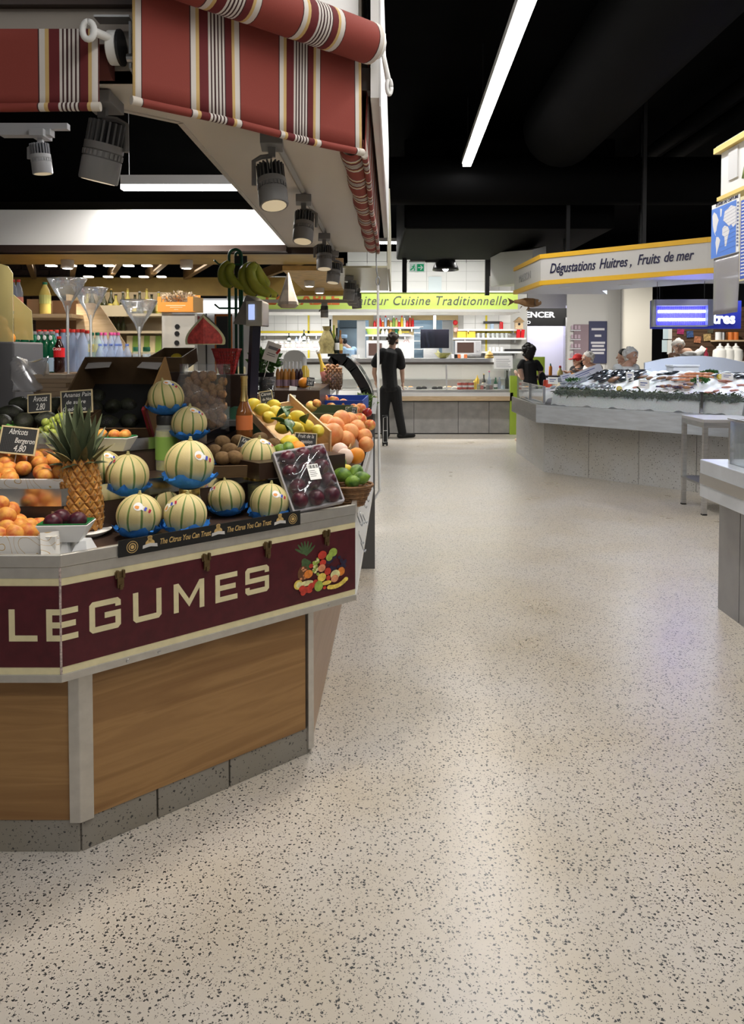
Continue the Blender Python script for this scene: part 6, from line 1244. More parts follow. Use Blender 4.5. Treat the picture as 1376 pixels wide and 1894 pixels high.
# goods in the deli case
CAN = mat('tomato_can',(.5,.06,.03),.35,noise=.2,nscale=30); MUST = mat('mustard_bottle',(.85,.6,.03),.4)
can_p = thing('sauce_can','x','can'); MB().lathe([(.001,0),(.036,0),(.037,.003),(.037,.12),(.036,.123),(.001,.123)],14).build('body',CAN,can_p,smooth='auto'); MB().lathe([(.036,.12),(.038,.122),(.038,.13),(.001,.13)],14).build('lid',STEEL,can_p); MB().lathe([(.0375,.04),(.038,.04),(.038,.075),(.0375,.075)],14).build('band',MATS['sticker_white'],can_p)
for i,px in enumerate((849,854,859,864,869,874)):
    o = can_p if i == 0 else dup(can_p)
    o.location = (X(px,14.2),14.15 + .05 * (i % 2),zt + .001); o['label'] = f'red tin can in the deli case, {ORD[i]} from the left'; o['group'] = 'red cans in the deli case'
for i,(px,h) in enumerate(((877,.19),(883,.26))):
    t = thing('mustard_bottle',['shorter','taller'][i] + ' yellow squeeze bottle in the deli case','bottle',(X(px,14.3),14.2 + .1 * i,zt + .001),0,'yellow squeeze bottles'); MB().lathe([(.001,0),(.034,0),(.034,h * .7),(.014,h * .82),(.001,h * .82)],12).build('body',MUST,t,smooth='auto'); MB().lathe([(.014,h * .8),(.005,h),(.001,h)],10).build('nozzle',MUST,t,smooth='auto')
for i,(px,h,m_,cp,lab) in enumerate(((895,.28,OLB,GOLD,'small dark bottle with pale label in the deli case'),(905,.33,PETW,CAPP,'clear water bottle at the back of the deli case'),(917,.22,GRNB,CAPS,'green soda bottle at the right of the deli case'),(924,.23,PETW,CAPS,'clear soda bottle at the right of the deli case'),(938,.34,OLB,BLACKP,'dark bottle at the right end of the deli case'))):
    wine_bottle('drink_bottle',lab,(X(px,14.35),14.35,zt + .001),h,.036,m_,None,MATS['sticker_white'] if i in (0,2) else None,'drinks in the deli case',cap=cp)
for i,(px,m_) in enumerate(((885,OLV),(891,LRED),(902,DKF),(908,mat('berry_jam',(.2,.01,.03),.3)),(930,MATS['pale_blue_label']))): jar(['jar of pickles beside the yellow bottles','jar of red sauce in the deli case','jar of dark preserve in the deli case','jar of berry jam in the deli case','pale jar at the right in the deli case'][i],X(px,14.15),14.12,zt,.1,.035,m_,CAPS)
DISH = mat('white_dish',(.8,.8,.78),.3)
FOODS = [mat('food_' + n_,c_,.5,noise=.4,nscale=50,bump=1.,bscale=60) for n_,c_ in (('dumpling',(.75,.62,.4)),('olive',(.05,.05,.04)),('salad',(.3,.35,.1)),('orange',(.7,.35,.1)),('rice',(.75,.72,.62)))]
for i,(px,k) in enumerate(((700,2),(712,0),(748,0),(760,3),(775,1),(785,1),(804,1),(815,1),(824,4),(832,3),(841,4),(680,4),(665,3))):
    t = thing('food_tray',f'small tray of prepared food in the deli case, {ORD[i] if i < 11 else ["thirteenth", "twelfth"][i - 11] if 0 else ORD[i]} listed along the glass','food tray',(X(px,14.25),14.25 + .1 * (i % 2),zt + .001),0,'food trays in the deli case')
    t['label'] = ['tray of green salad','tray of pale dumplings','tray of golden pastries','tray of carrot salad','black tray of olives, far left one','black tray of olives, second one','black tray of olives, third one','black tray of olives, right one','tray of rice beside the olives','tray of orange salad near the red cans','tray of pale food beside the red cans','tray of rice behind the standing man','tray of orange food left of the standing man'][i] + ' in the deli case'
    MB().bx(-.05,.05,-.04,.04,0,.035).build('tray',BLACKP if k == 1 else DISH,t,bevel=.004); MB().ball((0,0,.036),(.043,.034,.018),12,8).build('food',FOODS[k],t,smooth=True)
# card and bowls on top of the counter
q = Zc(663)
o = MB().bx(-.17,.17,0,.004,0,.24).build('notice_card',PAPERW,loc=(X(931,YC),YC - .02,Zc(682)),rot=(R(-12),0,0)); tag(o,'white notice card on the right end of the deli counter','notice')
for i in range(5): MB().bx(-.13,.13 - .02 * (i % 3),-.001,.0,.03 + i * .035,.038 + i * .035).build('print_line',mat('grey_ink',(1,1,1)),o)
t = thing('fruit_bowl','olive green bowl on top of the deli counter','bowl',(X(819,14.3),14.3,q + .001)); MB().lathe([(.05,0),(.09,.02),(.16,.1),(.15,.1),(.08,.03),(.001,.02)],20).build('bowl',mat('olive_bowl',(.25,.24,.06),.4),t,smooth='auto'); MB().add([(-.12,0,.08),(-.02,.02,.08),(-.1,.01,.16)],[(0,1,2)]).build('paper_napkin',PAPERW,t)
for i,px in enumerate((837,843,849,855,861)): tag(MB().bx(-.027,.027,-.03,.03,0,.075).build('spice_box',[MATS['sticker_white'],BLACKP,MATS['orange_label'],PAPERW,MATS['orange_label']][i],loc=(X(px,14.25),14.25,q + .001),bevel=.003),f'small spice box on the deli counter, {ORD[i]} from the left','box','spice boxes')
t = thing('golden_ornament','small golden basket ornament on the deli counter','ornament',(X(905,14.3),14.3,q + .001)); MB().lathe([(.08,0),(.09,.03),(.06,.05),(.075,.07),(.04,.11),(.02,.14),(.001,.15)],14).build('body',mat('old_gold',(.3,.2,.05),.4,metal=.5),t,smooth='auto')
o = MB().bx(X(650,14.4),X(664,14.4),14.3,14.45,q + .001,q + .07).build('white_box',PAPERW); tag(o,'white box on the deli counter in front of the cook','box')
# sign over the stall
sg = thing('deli_sign','lime green sign board with grey italic lettering above the deli','sign',(X(750,13.9),13.9,2.2)); LIME = mat('lime_sign_glow',(.5,.64,.14),.5,emit=(.5,.64,.14),estr=.2)  # slight glow added to the board so it reads brighter
SY = 13.88
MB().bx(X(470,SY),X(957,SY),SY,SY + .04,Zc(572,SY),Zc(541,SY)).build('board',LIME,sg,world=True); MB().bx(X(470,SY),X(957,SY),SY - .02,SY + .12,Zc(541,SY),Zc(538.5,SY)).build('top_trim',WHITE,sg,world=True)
MB().bx(X(470,SY),X(962,SY),SY - .02,SY + 1.2,Zc(577,SY),Zc(572,SY)).build('bottom_soffit',mat('soffit_grey_white',(.6,.6,.58),.5),sg,world=True)
text('lettering','Traiteur Cuisine Traditionnelle',.23,mat('sign_grey',(.09,.09,.1),.5),sg,Vector((X(642,SY),SY - .004,Zc(564,SY))) - sg.location,(R(90),0,0),shear=.28,width=X(937,SY) - X(642,SY),spacing=1.1)
text('lettering','LA TABLE',.26,mat('sign_orange',(.8,.2,.05),.5),sg,Vector((X(492,SY),SY - .004,Zc(563,SY))) - sg.location,(R(90),0,0),width=X(628,SY) - X(492,SY),bold=.008)
TUBE = tube_glow('deli_tube',(1,.98,.94),9.)
t = thing('tube_light','long bright tube light under the deli sign','light',(X(720,14.6),14.6,Zc(580,14.6))); MB().bx(X(440,14.6) - t.location.x,X(915,14.6) - t.location.x,-.06,.06,0,.05).build('diffuser',TUBE,t)
area('deli_sign_lamp',(X(720,14.6),14.62,Zc(584,14.6)),(R(8),0,0),4.6,.12,210,(1,.97,.92))
# back wall with two hatches
YB = 16.4; TILEW = mat('white_wall_tile',(.74,.74,.72),.25); GROUT = mat('tile_grout',(.5,.5,.48),.8)
bwall = thing('tiled_wall','white tiled rear wall of the deli with two kitchen hatches','wall',(X(760,YB),YB,0))
zh0,zh1 = Zc(662,YB),Zc(592,YB); hx = [(X(624,YB),X(682,YB)),(X(765,YB),X(838,YB))]
wx_l,wx_r = X(420,YB),X(975,YB)
cols = [(wx_l,hx[0][0]),(hx[0][1],hx[1][0]),(hx[1][1],wx_r)]
for a,b_ in cols: MB().bx(a,b_,YB,YB + .1,0,3.0).build('wall_section',GROUT,bwall,world=True)
for a,b_ in hx: MB().bx(a,b_,YB,YB + .1,0,zh0).bx(a,b_,YB,YB + .1,zh1,3.0).build('wall_section',GROUT,bwall,world=True)
tme = MB().bx(-.121,.121,-.006,0,-.096,.096).mesh('tile'); tme.materials.append(TILEW)
ntl = 0
for j in range(11):
    z = 1.0 + j * .2
    for i in range(24):
        x = wx_l + .13 + i * .25
        if any(a - .2 < x < b_ + .2 and zh0 - .15 < z < zh1 + .2 for a,b_ in hx) or x > wx_r - .1: continue
        link('tile',tme,bwall,Vector((x,YB,z)) - bwall.location); ntl += 1
for a,b_ in hx:
    for c_ in ((a - .1,a,zh0,zh1 + .12),(b_,b_ + .1,zh0,zh1 + .12),(a,b_,zh1,zh1 + .12)): MB().bx(c_[0],c_[1],YB - .03,YB,c_[2],c_[3]).build('hatch_frame',mat('tan_wood_frame',(.42,.32,.15),.5),bwall,world=True)
for px in (466,571,899): MB().bx(X(px,YB) - .02,X(px,YB) + .02,YB - .012,YB - .006,1.0,2.9).build('yellow_stripe',mat('yellow_stripe_tile',(.75,.6,.03),.4),bwall,world=True)
for a,b_ in ((X(690,YB),X(760,YB)),(X(845,YB),X(960,YB)),(X(470,YB),X(620,YB))): MB().bx(a,b_,YB - .012,YB - .006,Zc(616,YB),Zc(612,YB)).build('yellow_stripe',MATS['yellow_stripe_tile'],bwall,world=True)
# kitchen behind the hatches
kt = thing('kitchen_room','blue-grey lit kitchen seen through the two hatches','room',(X(730,18.2),18.2,0)); KW = mat('kitchen_steel_wall',(.2,.27,.32),.3,metal=.3,noise=.15,nscale=3)
MB().bx(X(600,18.6),X(860,18.6),18.6,18.7,0,3.0).build('rear_wall',KW,kt,world=True); MB().bx(X(628,18.3),X(664,18.3),18.2,18.5,Zc(606,18.3),Zc(592,18.3)).build('hood',mat('dark_hood',(.02,.03,.035),.5),kt,world=True); MB().bx(X(660,17),X(676,17),17,17.06,0,2.4).build('white_door',WHITE,kt,world=True); MB().bx(X(783,18),X(812,18),18,18.3,.0,Zc(644,18)).build('steel_fridge',STEEL,kt,world=True)
for z in (Zc(604,17.8),Zc(615,17.8),Zc(630,17.8),Zc(645,17.8)): MB().bx(X(765,17.8),X(782,17.8),17.7,18.0,z - .02,z).build('rack_shelf',STEEL,kt,world=True)
MB().bx(X(818,17.2),X(840,17.2),17.2,17.25,0,2.4).build('strip_curtain',mat('pale_curtain',(.6,.6,.58),.5),kt,world=True)
area('kitchen_lamp',(X(720,17.6),17.6,2.8),(0,0,0),2.5,.3,60,(.85,.93,1))
# shelves on the deli wall
def shelf(label,px0,px1,py,Y=16.2):
    z = Zc(py,Y); t = thing('wall_shelf',label,'shelf',((X(px0,Y) + X(px1,Y)) / 2,Y,z)); w_ = (X(px1,Y) - X(px0,Y)) / 2; MB().bx(-w_,w_,-.14,.18,-.035,0).build('board',mat('shelf_white',(.8,.8,.78),.4),t); MB().bx(-w_ * .7,-w_ * .7 + .02,-.1,.18,-.1,-.035).bx(w_ * .7,w_ * .7 + .02,-.1,.18,-.1,-.035).build('brackets',STEEL,t); return z
s1 = shelf('upper white shelf of jars left of the television',676,775,605); s2 = shelf('lower white shelf left of the television',676,760,619); s3 = shelf('upper white shelf right of the television',846,965,609); s4 = shelf('middle white shelf above the microwave',838,970,625); s5 = shelf('lower white shelf right of the microwave',884,962,650); s6 = shelf('long white shelf at the left of the deli',470,605,618); s7 = shelf('shelf of jars low at the left of the deli',500,600,644,15.6)
GC = [LRED,CAN,LRED,mat('orange_pack',(.7,.2,.04),.5),MATS['pale_blue_label'],AMB2,LABY,LABG,LABY,LRED,MUST,MATS['sticker_white']]
for i in range(15):
    px = 693 + i * 5; t = thing('condiment_bottle',f'small condiment on the upper shelf left of the television, {ORD[i]} from the left','condiment',(X(px,16.2),16.15,s1 + .001),0,'condiments on the deli shelf'); h = .13 + .05 * ((i * 5) % 3); MB().lathe([(.001,0),(.028,0),(.028,h * .7),(.014,h * .8),(.014,h),(.001,h)],10).build('body',GC[i % 12],t,smooth='auto'); MB().lathe([(.016,h * .86),(.016,h * 1.02),(.001,h * 1.02)],8).build('cap',CAPS if i % 2 else CAPR,t)
t = thing('green_basin','lime plastic basin on the lower shelf left of the television','basin',(X(690,16.2),16.15,s2 + .001)); MB().lathe([(.001,.005),(.1,0),(.15,.12),(.16,.12),(.11,.0),(.001,0)],18).build('basin',mat('lime_plastic',(.5,.7,.15),.4),t,smooth='auto')
for i,(px,m_,h) in enumerate(((708,MATS['sticker_white'],.11),(715,DISH,.1),(722,AMB2,.16),(733,GRNB,.17),(740,LABY,.11))): t = thing('shelf_jar',['white mug','white timer','amber bottle','green bottle','pale tin'][i] + ' on the lower shelf left of the television','container',(X(px,16.2),16.15,s2 + .001),0,'containers on the lower shelf'); MB().lathe([(.001,0),(.035,0),(.035,h * .6),(.02,h * .75),(.02,h),(.001,h)],10).build('body',m_,t,smooth='auto'); MB().lathe([(.022,h * .9),(.022,h * 1.02),(.001,h * 1.02)],8).build('lid',CAPS,t)
for i,(px,w_,h,m_,lab) in enumerate(((910,.19,.05,BLACKP,'black binder lying on the upper right shelf'),(909,.05,.11,MATS['pale_blue_label'],'blue and white tin on the upper right shelf'),(926,.05,.15,LRED,'dark red tin on the upper right shelf'))): tag(MB().lathe([(.001,0),(w_ * .8,0),(w_ * .8,h),(.001,h)],12).build('tin',m_,loc=(X(px,16.2),16.15,s3 + .001 + (.12 if i == 0 else 0)),smooth='auto') if i else MB().bx(-w_,w_,-.05,.05,0,h).build('binder',m_,loc=(X(px,16.2),16.18,s3 + .115),bevel=.004),lab,'tin' if i else 'binder')
t = thing('birdhouse','small wooden birdhouse on the upper right shelf','birdhouse',(X(959,16.1),16.1,s3 + .001)); MB().prism([(-.08,-.06),(.08,-.06),(.08,.06),(-.08,.06)],0,.16).build('box',WOOD_L,t); MB().add([(-.11,-.08,.15),(.0,-.08,.25),(.11,-.08,.15),(-.11,.08,.15),(0,.08,.25),(.11,.08,.15)],[(0,1,4,3),(1,2,5,4),(0,2,1),(3,4,5),(0,3,5,2)]).build('roof',woodgrain('roof_wood',(.45,.3,.15),(.3,.2,.1)),t); MB().lathe([(.001,0),(.025,0),(.025,.004),(.001,.004)],12).build('hole',BLACKP,t,loc=(0,-.0605,.1),rot=(R(90),0,0))
for i,px in enumerate((853,870)): tag(MB().bx(-.09,.09,-.05,.05,0,.13).build('yellow_box',mat('yellow_carton',(.85,.52,.03),.5),loc=(X(px,16.2),16.15,s4 + .001),bevel=.004),['left','right'][i] + ' yellow carton above the microwave','box','yellow cartons')
for i,px in enumerate((884,893,902,911,919,928,936)): t = thing('drinking_glass',f'clear drinking glass on the middle right shelf, {ORD[i]} from the left','glass',(X(px,16.2),16.15,s4 + .001),0,'glasses on the deli shelf'); MB().lathe([(.03,0),(.035,.1),(.033,.1),(.028,.005),(.001,.005)],12).build('glass',clear('tumbler',(.85,.9,.88),.4,.05),t,smooth='auto')
for i,px in enumerate((905,912,919,927)): t = thing('cup',f'white cup on the lower right shelf, {ORD[i]} from the left','cup',(X(px,16.2),16.15,s5 + .001),0,'cups on the deli shelf'); MB().lathe([(.03,0),(.038,.09),(.035,.09),(.001,.01)],12).build('cup',DISH,t,smooth='auto')
tag(MB().bx(-.2,.2,-.07,.07,0,.05).build('black_tray',BLACKP,loc=(X(950,16.15),16.15,s5 + .001),bevel=.01),'black tray at the right end of the lower shelf','tray')
for i,px in enumerate((958,965)): tag(MB().bx(-.035,.035,-.05,.05,0,.17).build('red_book',LRED,loc=(X(px,16.1),16.1,s4 + .001),rot=(0,R(6 * i),0)),['left','leaning right'][i] + ' red book at the end of the middle shelf','book','red books')
MWG = mat('microwave_steel',(.4,.4,.41),.35,metal=.6); t = thing('microwave_oven','silver microwave oven below the yellow cartons','microwave',(X(864,16.0),16.0,Zc(656,16.0))); w_ = X(888,16) - X(864,16); h = Zc(630,16) - Zc(656,16); MB().bx(-w_,w_,-.18,.2,0,h).build('body',MWG,t,bevel=.006); MB().bx(-w_ * .85,w_ * .42,-.19,-.18,h * .14,h * .86).build('door_glass',mat('microwave_window',(.05,.03,.025),.15),t); MB().bx(w_ * .55,w_ * .9,-.186,-.18,h * .1,h * .9).build('control_panel',mat('panel_grey',(.25,.25,.26),.4),t); MB().lathe([(.001,0),(.022,0),(.02,.02),(.001,.02)],12).build('dial',STEEL,t,loc=(w_ * .72,-.186,h * .3),rot=(R(90),0,0)); MB().bx(-w_,w_,-.14,.2,-.03,-.001).build('wall_bracket',STEEL,t)
o = MB().bx(X(684,16),X(960,16),15.65,16.36,0,Zc(663.5,15.9)).build('back_worktop',STEEL_D); tag(o,'steel back worktop along the deli wall','worktop')
# coffee machine and left oven behind the standing man
t = thing('convection_oven','steel oven behind the standing man','oven',(X(697,16),16,Zc(662,16))); MB().bx(-.22,.22,-.2,.2,0,.36).build('body',MWG,t,bevel=.006); MB().bx(-.17,.1,-.21,-.2,.05,.3).build('door_glass',MATS['microwave_window'],t)
t = thing('wall_panel','grey panel with small drawing right of the standing man','panel',(X(752,16.2),16.3,Zc(662,16.2))); MB().bx(-.16,.16,0,.02,0,.48).build('panel',mat('panel_pale',(.55,.55,.54),.5),t); MB().tube([(-.06,-.002,.33),(-.02,-.002,.38),(0,-.002,.34),(.03,-.002,.39),(.06,-.002,.32)],.004,5).build('drawing',mat('red_ink',(1,1,1)),t)
t = thing('coffee_grinder','white kitchen appliance on the shelf right of the standing man','appliance',(X(752,15.9),15.9,Zc(663,15.9))); MB().lathe([(.001,0),(.09,0),(.08,.06),(.04,.1),(.04,.22),(.001,.23)],16).build('body',DISH,t,smooth='auto'); MB().bx(-.14,.14,-.12,.12,-.02,0).build('base',BLACKP,t)
# television wrapped in film
t = thing('television','flat television in a plastic cover hanging above the deli counter','television',(X(804,14.7),14.7,Zc(644,14.7)),R(0)); w_ = X(830.5,14.7) - X(804,14.7); h = Zc(609,14.7) - Zc(644,14.7)
MB().bx(-w_,w_,0,.05,0,h).build('screen_body',mat('tv_black',(.008,.008,.012),.1),t,bevel=.008)
MB().grid(lambda u,v: Vector((-w_ * 1.02 + u * w_ * 1.0,-.012 - .02 * abs(math.sin(9 * u + 2 * v)) * (1 - u),h * v)),24,8).build('plastic_cover',clear('tv_film',(.05,.06,.1),.1,.12),t,smooth=True); MB().tube([(0,.03,h),(0,.03,h + .33)],.03,10).build('ceiling_pole',STEEL,t)
for i,px in enumerate((842,843)): tag(MB().lathe([(.001,0),(.04,.02),(.055,.06),(.04,.1),(.001,.12)],12).build('round_ornament',LRED if i == 0 else mat('pink_ornament',(.8,.5,.45),.5),loc=(X(px,16.2),16.2,Zc(602 + 13 * i,16.2)),smooth='auto'),['red and white','pale pink'][i] + ' round ornament hanging beside the right hatch','ornament')
# jars low left
for i in range(9):
    px = 500 + i * 10.5; h = .12; jar(f'amber preserve jar on the low deli shelf, {ORD[i]} from the left',X(px,15.6),15.55,s7,.13,.045,[AMB2,LABY,mat('berry_jam',(1,1,1))][i % 3],MATS['sticker_white'],MATS['sticker_white'])
for i,(px,h,m_) in enumerate(((534,.17,OLB),(548,.1,PETW),(555,.12,DISH),(562,.24,OLB),(570,.1,CAPS))): wine_bottle('pantry_bottle',['dark jar-like bottle','small clear bottle','white bottle','tall dark wine bottle','small silver bottle'][i] + ' standing above the preserve jars',(X(px,15.6),15.65,s7 + .132),h,.035,m_,None,MATS['sticker_white'] if i in (0,3) else None,'bottles above the preserve jars')
t = thing('white_arch_panel','rounded white panel rising behind the liqueur bottles','panel',(X(545,12.0),12.0,0)); MB().plate([(X(522,12) - X(545,12),0,1.0),(X(566,12) - X(545,12),0,1.0)] + [(math.cos(a) * (X(566,12) - X(545,12)),0,Zc(664,12) + math.sin(a) * .14) for a in [math.pi * i / 12 for i in range(13)]],(0,1,0),.03).build('panel',mat('soft_white_panel',(.7,.7,.68),.5),t); MB().bx(-.3,.3,0,.4,0,1.0).build('stand',WHITE,t)
# upper wall above the sign, exit sign, dome lamp
up = thing('upper_tiled_wall','white tiled upper wall above the deli sign','wall',(X(800,15.2),15.2,2.6)); UY = 15.2
MB().bx(X(640,UY),X(903,UY),UY,UY + .05,2.4,Zc(487,UY)).build('wall_sheet',GROUT,up,world=True)
ume = MB().bx(-.19,.19,-.008,0,-.095,.095).mesh('tile'); ume.materials.append(TILEW)
for j in range(5):
    for i in range(7): link('tile',ume,up,Vector((X(642,UY) + .2 + i * .388,UY,2.5 + j * .195 + .08)) - up.location)
MB().bx(X(896,UY),X(898.5,UY),UY - .02,UY - .008,2.5,Zc(487,UY)).build('yellow_strip',YELLOW_P,up,world=True); MB().bx(X(792,UY),X(816,UY),UY - .03,UY - .008,2.5,Zc(512,UY)).build('window_pane',mat('pale_pane',(.62,.7,.72),.2),up,world=True)
area('upper_wall_lamp',(X(800,14.6),14.5,2.75),(R(115),0,0),2.5,.1,3.5)
t = thing('exit_sign','green and white running man exit sign hanging from the ceiling','exit sign',W(771,494,12.8)); GRX = mat('exit_green',(.02,.3,.13),.5,emit=(.02,.35,.15),estr=.5); k_ = 12.8 / FPX
MB().box((0,.02,0),(28 * k_,.04,18 * k_)).build('panel',mat('exit_white',(.8,.85,.82),.5,emit=(.8,.9,.85),estr=.35),t); MB().box((6.5 * k_,-.002,-1 * k_),(12.5 * k_,.006,13 * k_)).build('green_field',GRX,t)
MB().tube([(2 * k_,-.008,-1 * k_),(10 * k_,-.008,-1 * k_)],.008,5).tube([(6.5 * k_,-.008,3 * k_),(10.5 * k_,-.008,-1 * k_),(6.5 * k_,-.008,-5 * k_)],.008,5).build('arrow',MATS['exit_white'],t)
MB().ball((-5 * k_,-.006,3.5 * k_),(.012,.004,.012),8,6).tube([(-5.5 * k_,-.006,2 * k_),(-7 * k_,-.006,-1.5 * k_),(-10 * k_,-.006,-4 * k_),(-12 * k_,-.006,-6 * k_)],.01,5).tube([(-7 * k_,-.006,-1.5 * k_),(-4 * k_,-.006,-3 * k_),(-5 * k_,-.006,-7 * k_)],.009,5).tube([(-9.5 * k_,-.006,1 * k_),(-6 * k_,-.006,1 * k_),(-3 * k_,-.006,-.5 * k_)],.007,5).build('running_figure',GRX,t)
MB().box((0,.02,10 * k_),(30 * k_,.08,2.5 * k_)).build('top_housing',WHITE,t); MB().tube([(0,.02,11 * k_),(0,.02,1.4)],.008,5).build('hanger',BLACKM,t)
t = thing('dome_pendant','black dome pendant lamp lit below the dark ceiling','pendant lamp',W(824,500,12.98)); k_ = 12.98 / FPX
MB().lathe([(24 * k_,0),(23 * k_,5 * k_),(17 * k_,18 * k_),(9 * k_,23 * k_),(3 * k_,25 * k_),(2.6 * k_,32 * k_)],28,cap=False).build('shade',BLACKP,t,smooth='auto',solid=.006); MB().ball((0,0,4 * k_),6 * k_,12,8).build('bulb',tube_glow('bulb_glow',(1,.96,.9),25.),t,smooth=True); MB().tube([(0,0,32 * k_),(0,0,1.5)],.01,6).build('cord',BLACKM,t)
tag(MB().box((0,0,0),(.75,.06,.06)).build('conduit_bar',mat('dark_conduit',(.05,.05,.05),.5),loc=W(800,482,12.9)),'dark conduit bar between the exit sign and the dome lamp','bar')
t = thing('white_duct','white square ventilation duct above the fish stall left end','duct',W(960,495,12.2)); q0,q1 = W(907,530,12.0),W(1000,462,10.5)
MB().add([W(907,468,12.5),W(985,462,10.2),W(985,520,10.2),W(907,530,12.5),W(945,462,12.8),W(1010,455,10.6),W(1010,520,10.6),W(945,530,12.8)],[(0,1,2,3),(7,6,5,4),(0,4,5,1),(3,2,6,7),(0,3,7,4),(1,5,6,2)]).build('casing',mat('duct_white',(.66,.66,.64),.45),t,world=True)
# ---------------------------------------------------------------- the fish stall
PLINT = terrazzo('terrazzo_plinth',(.55,.56,.57),(.16,.16,.16),70.,.28,.35)
fish = thing('fish_counter','steel fish counter on grey terrazzo plinth with ice bed','counter',(3.0,9.0,0))
F0,F1,F2 = (2.116,9.472),(3.7,7.75),(2.14,11.4)
fd = Vector((F1[0] - F0[0],F1[1] - F0[1])).normalized(); fn = Vector((fd.y,-fd.x))   # fn points to the aisle
def fp(u,o=0.): return (F0[0] + fd.x * u + fn.x * o,F0[1] + fd.y * u + fn.y * o)
BZ0,BZ1 = .64,.85
# plinth slabs
us = [0,.62,1.25,1.9,2.33]
for i in range(4): MB().slab(fp(us[i] + .003),fp(us[i + 1] - .003),0,BZ0,.04,1 if 1 else -1).build('plinth_slab',PLINT,fish,world=True)
for y0,y1 in ((9.48,10.1),(10.106,10.75),(10.756,11.4)): MB().bx(2.116 + .013 * (y0 - 9.48),2.156 + .013 * (y0 - 9.48),y0,y1,0,BZ0).build('plinth_slab',PLINT,fish,world=True)
BC = (1.945,9.15); bd = fd
def bpnt(u,d=0.):  # along the front of the steel band, d inward
    return (BC[0] + bd.x * u - fn.x * d,BC[1] + bd.y * u - fn.y * d)
bl = lambda d: (1.945 + d + .02 * 0,0)
ULEN = 2.35
def inner(d):
    c = isect(bpnt(0,d),bd,(1.945 + d,9.15),(.02,1)); return [(1.945 + d + .036,10.95),c,bpnt(ULEN,d)]
def fband(mb,d0,d1,z0,z1):
    a,b_ = inner(d0),inner(d1)
    for i in range(2): mb.prism([a[i],a[i + 1],b_[i + 1],b_[i]],z0,z1)
    return mb
o = inner(0); i_ = inner(.02)
SATIN = mat('satin_steel_reflection',(.66,.72,.8),.42,metal=.55,noise=.1,nscale=5,stretch=(1,1,6))  # pale blue in the colour stands in for reflected floor and lamps
MB().prism([o[1],o[2],i_[2],i_[1]],BZ0,BZ1).build('steel_band',SATIN,fish,world=True); MB().prism([o[0],o[1],i_[1],i_[0]],BZ0,BZ1).build('steel_band',STEEL_D,fish,world=True)
far = [(2.1,10.95),inner(.02)[1],inner(.02)[2],(4.6,9.0),(4.0,10.95)]
MB().prism(far,BZ1 - .04,BZ1 - .005).build('counter_deck',STEEL_D,fish,world=True); MB().prism([(2.2,10.9),(2.2,9.52),fp(2.3,-.05),(4.5,9.0),(4.0,10.9)],.02,BZ1 - .04).build('core',mat('case_dark_base',(1,1,1)),fish,world=True)
# glass guard
gl_in = .1
a,b_ = inner(gl_in)[1],inner(gl_in)[2]
FGL = clear('fish_glass',(.8,.92,.95),.1,.03)
MB().slab(a,b_,BZ1,1.045,.008).build('front_glass',FGL,fish,world=True); MB().slab(inner(gl_in)[0],a,BZ1,1.06,.008).build('side_glass',FGL,fish,world=True)
for c_ in (a,(a[0] + .015,a[1] + .9),bpnt(1.93,gl_in)): MB().bx(c_[0] - .014,c_[0] + .014,c_[1] - .014,c_[1] + .014,BZ1,1.07).build('glass_post',CHROME,fish,world=True)
MB().slab((inner(gl_in)[0][0],inner(gl_in)[0][1]),a,1.06,1.068,.012).build('glass_rail',CHROME,fish,world=True)
# ice bed: a bank along the glass and a slope rising to the back
ICE = mat('crushed_ice',(.85,.89,.93),.35,noise=.08,nscale=80,bump=1.,bscale=110,sss=.2)
def fpt(u,d,z): q = bpnt(u,d); return Vector((q[0],q[1],z))
def icez(u,d): return 1.0 + .24 * min(1,max(0,(d - .16) / .95)) ** .9
def ice(u,v):
    d = .125 + v * 1.25; uu = .12 + u * 2.2
    z = BZ1 - .003 + (icez(uu,d) - BZ1) * min(1,v * 22) + .012 * math.sin(37 * u + 11 * v) * math.cos(23 * v) + .008 * math.sin(91 * u)
    return fpt(uu,d,z)
o = MB().grid(ice,90,44).build('ice_bed',ICE,smooth=True); tag(o,'crushed white ice bed of the fish counter','ice',kind='stuff')
def iceL(u,v):
    q0,q1 = a,inner(gl_in)[0]; return Vector((q0[0] + .03 + (q1[0] - q0[0]) * u + v * .55,q0[1] + .1 + (q1[1] - q0[1] - .1) * u,BZ1 + .002 + min(1,v * 14) * (.05 + .13 * v) + .006 * math.sin(40 * u + 9 * v)))
o = MB().grid(iceL,50,14).build('ice_bed',ICE,smooth=True); tag(o,'low ice bed behind the side glass of the fish counter','ice',kind='stuff')
# seaweed fringe
SEA = mat('dark_seaweed',(.035,.06,.02),.45,noise=.5,nscale=50)
rg = random.Random(8); sw = MB()
for i in range(2600):
    u = rg.uniform(.15,2.3); d = .14 + abs(rg.gauss(0,.05)); q = fpt(u,d,icez(u,d) + rg.uniform(-.02,.025)); L0 = rg.uniform(.03,.075)
    dr = Vector((rg.uniform(-1,1),rg.uniform(-1,1),rg.uniform(-.5,.4))).normalized() * L0; s_ = Vector((rg.uniform(-1,1),rg.uniform(-1,1),rg.uniform(-1,1))).normalized() * .007
    sw.add([q - s_,q + s_,q + dr * .6 + s_ * .8 + Vector((0,0,.01)),q + dr,q + dr * .6 - s_ * .8],[(0,1,2,3,4)])
o = sw.build('seaweed',SEA); tag(o,'dark green seaweed fringe along the front of the ice','seaweed',kind='stuff')
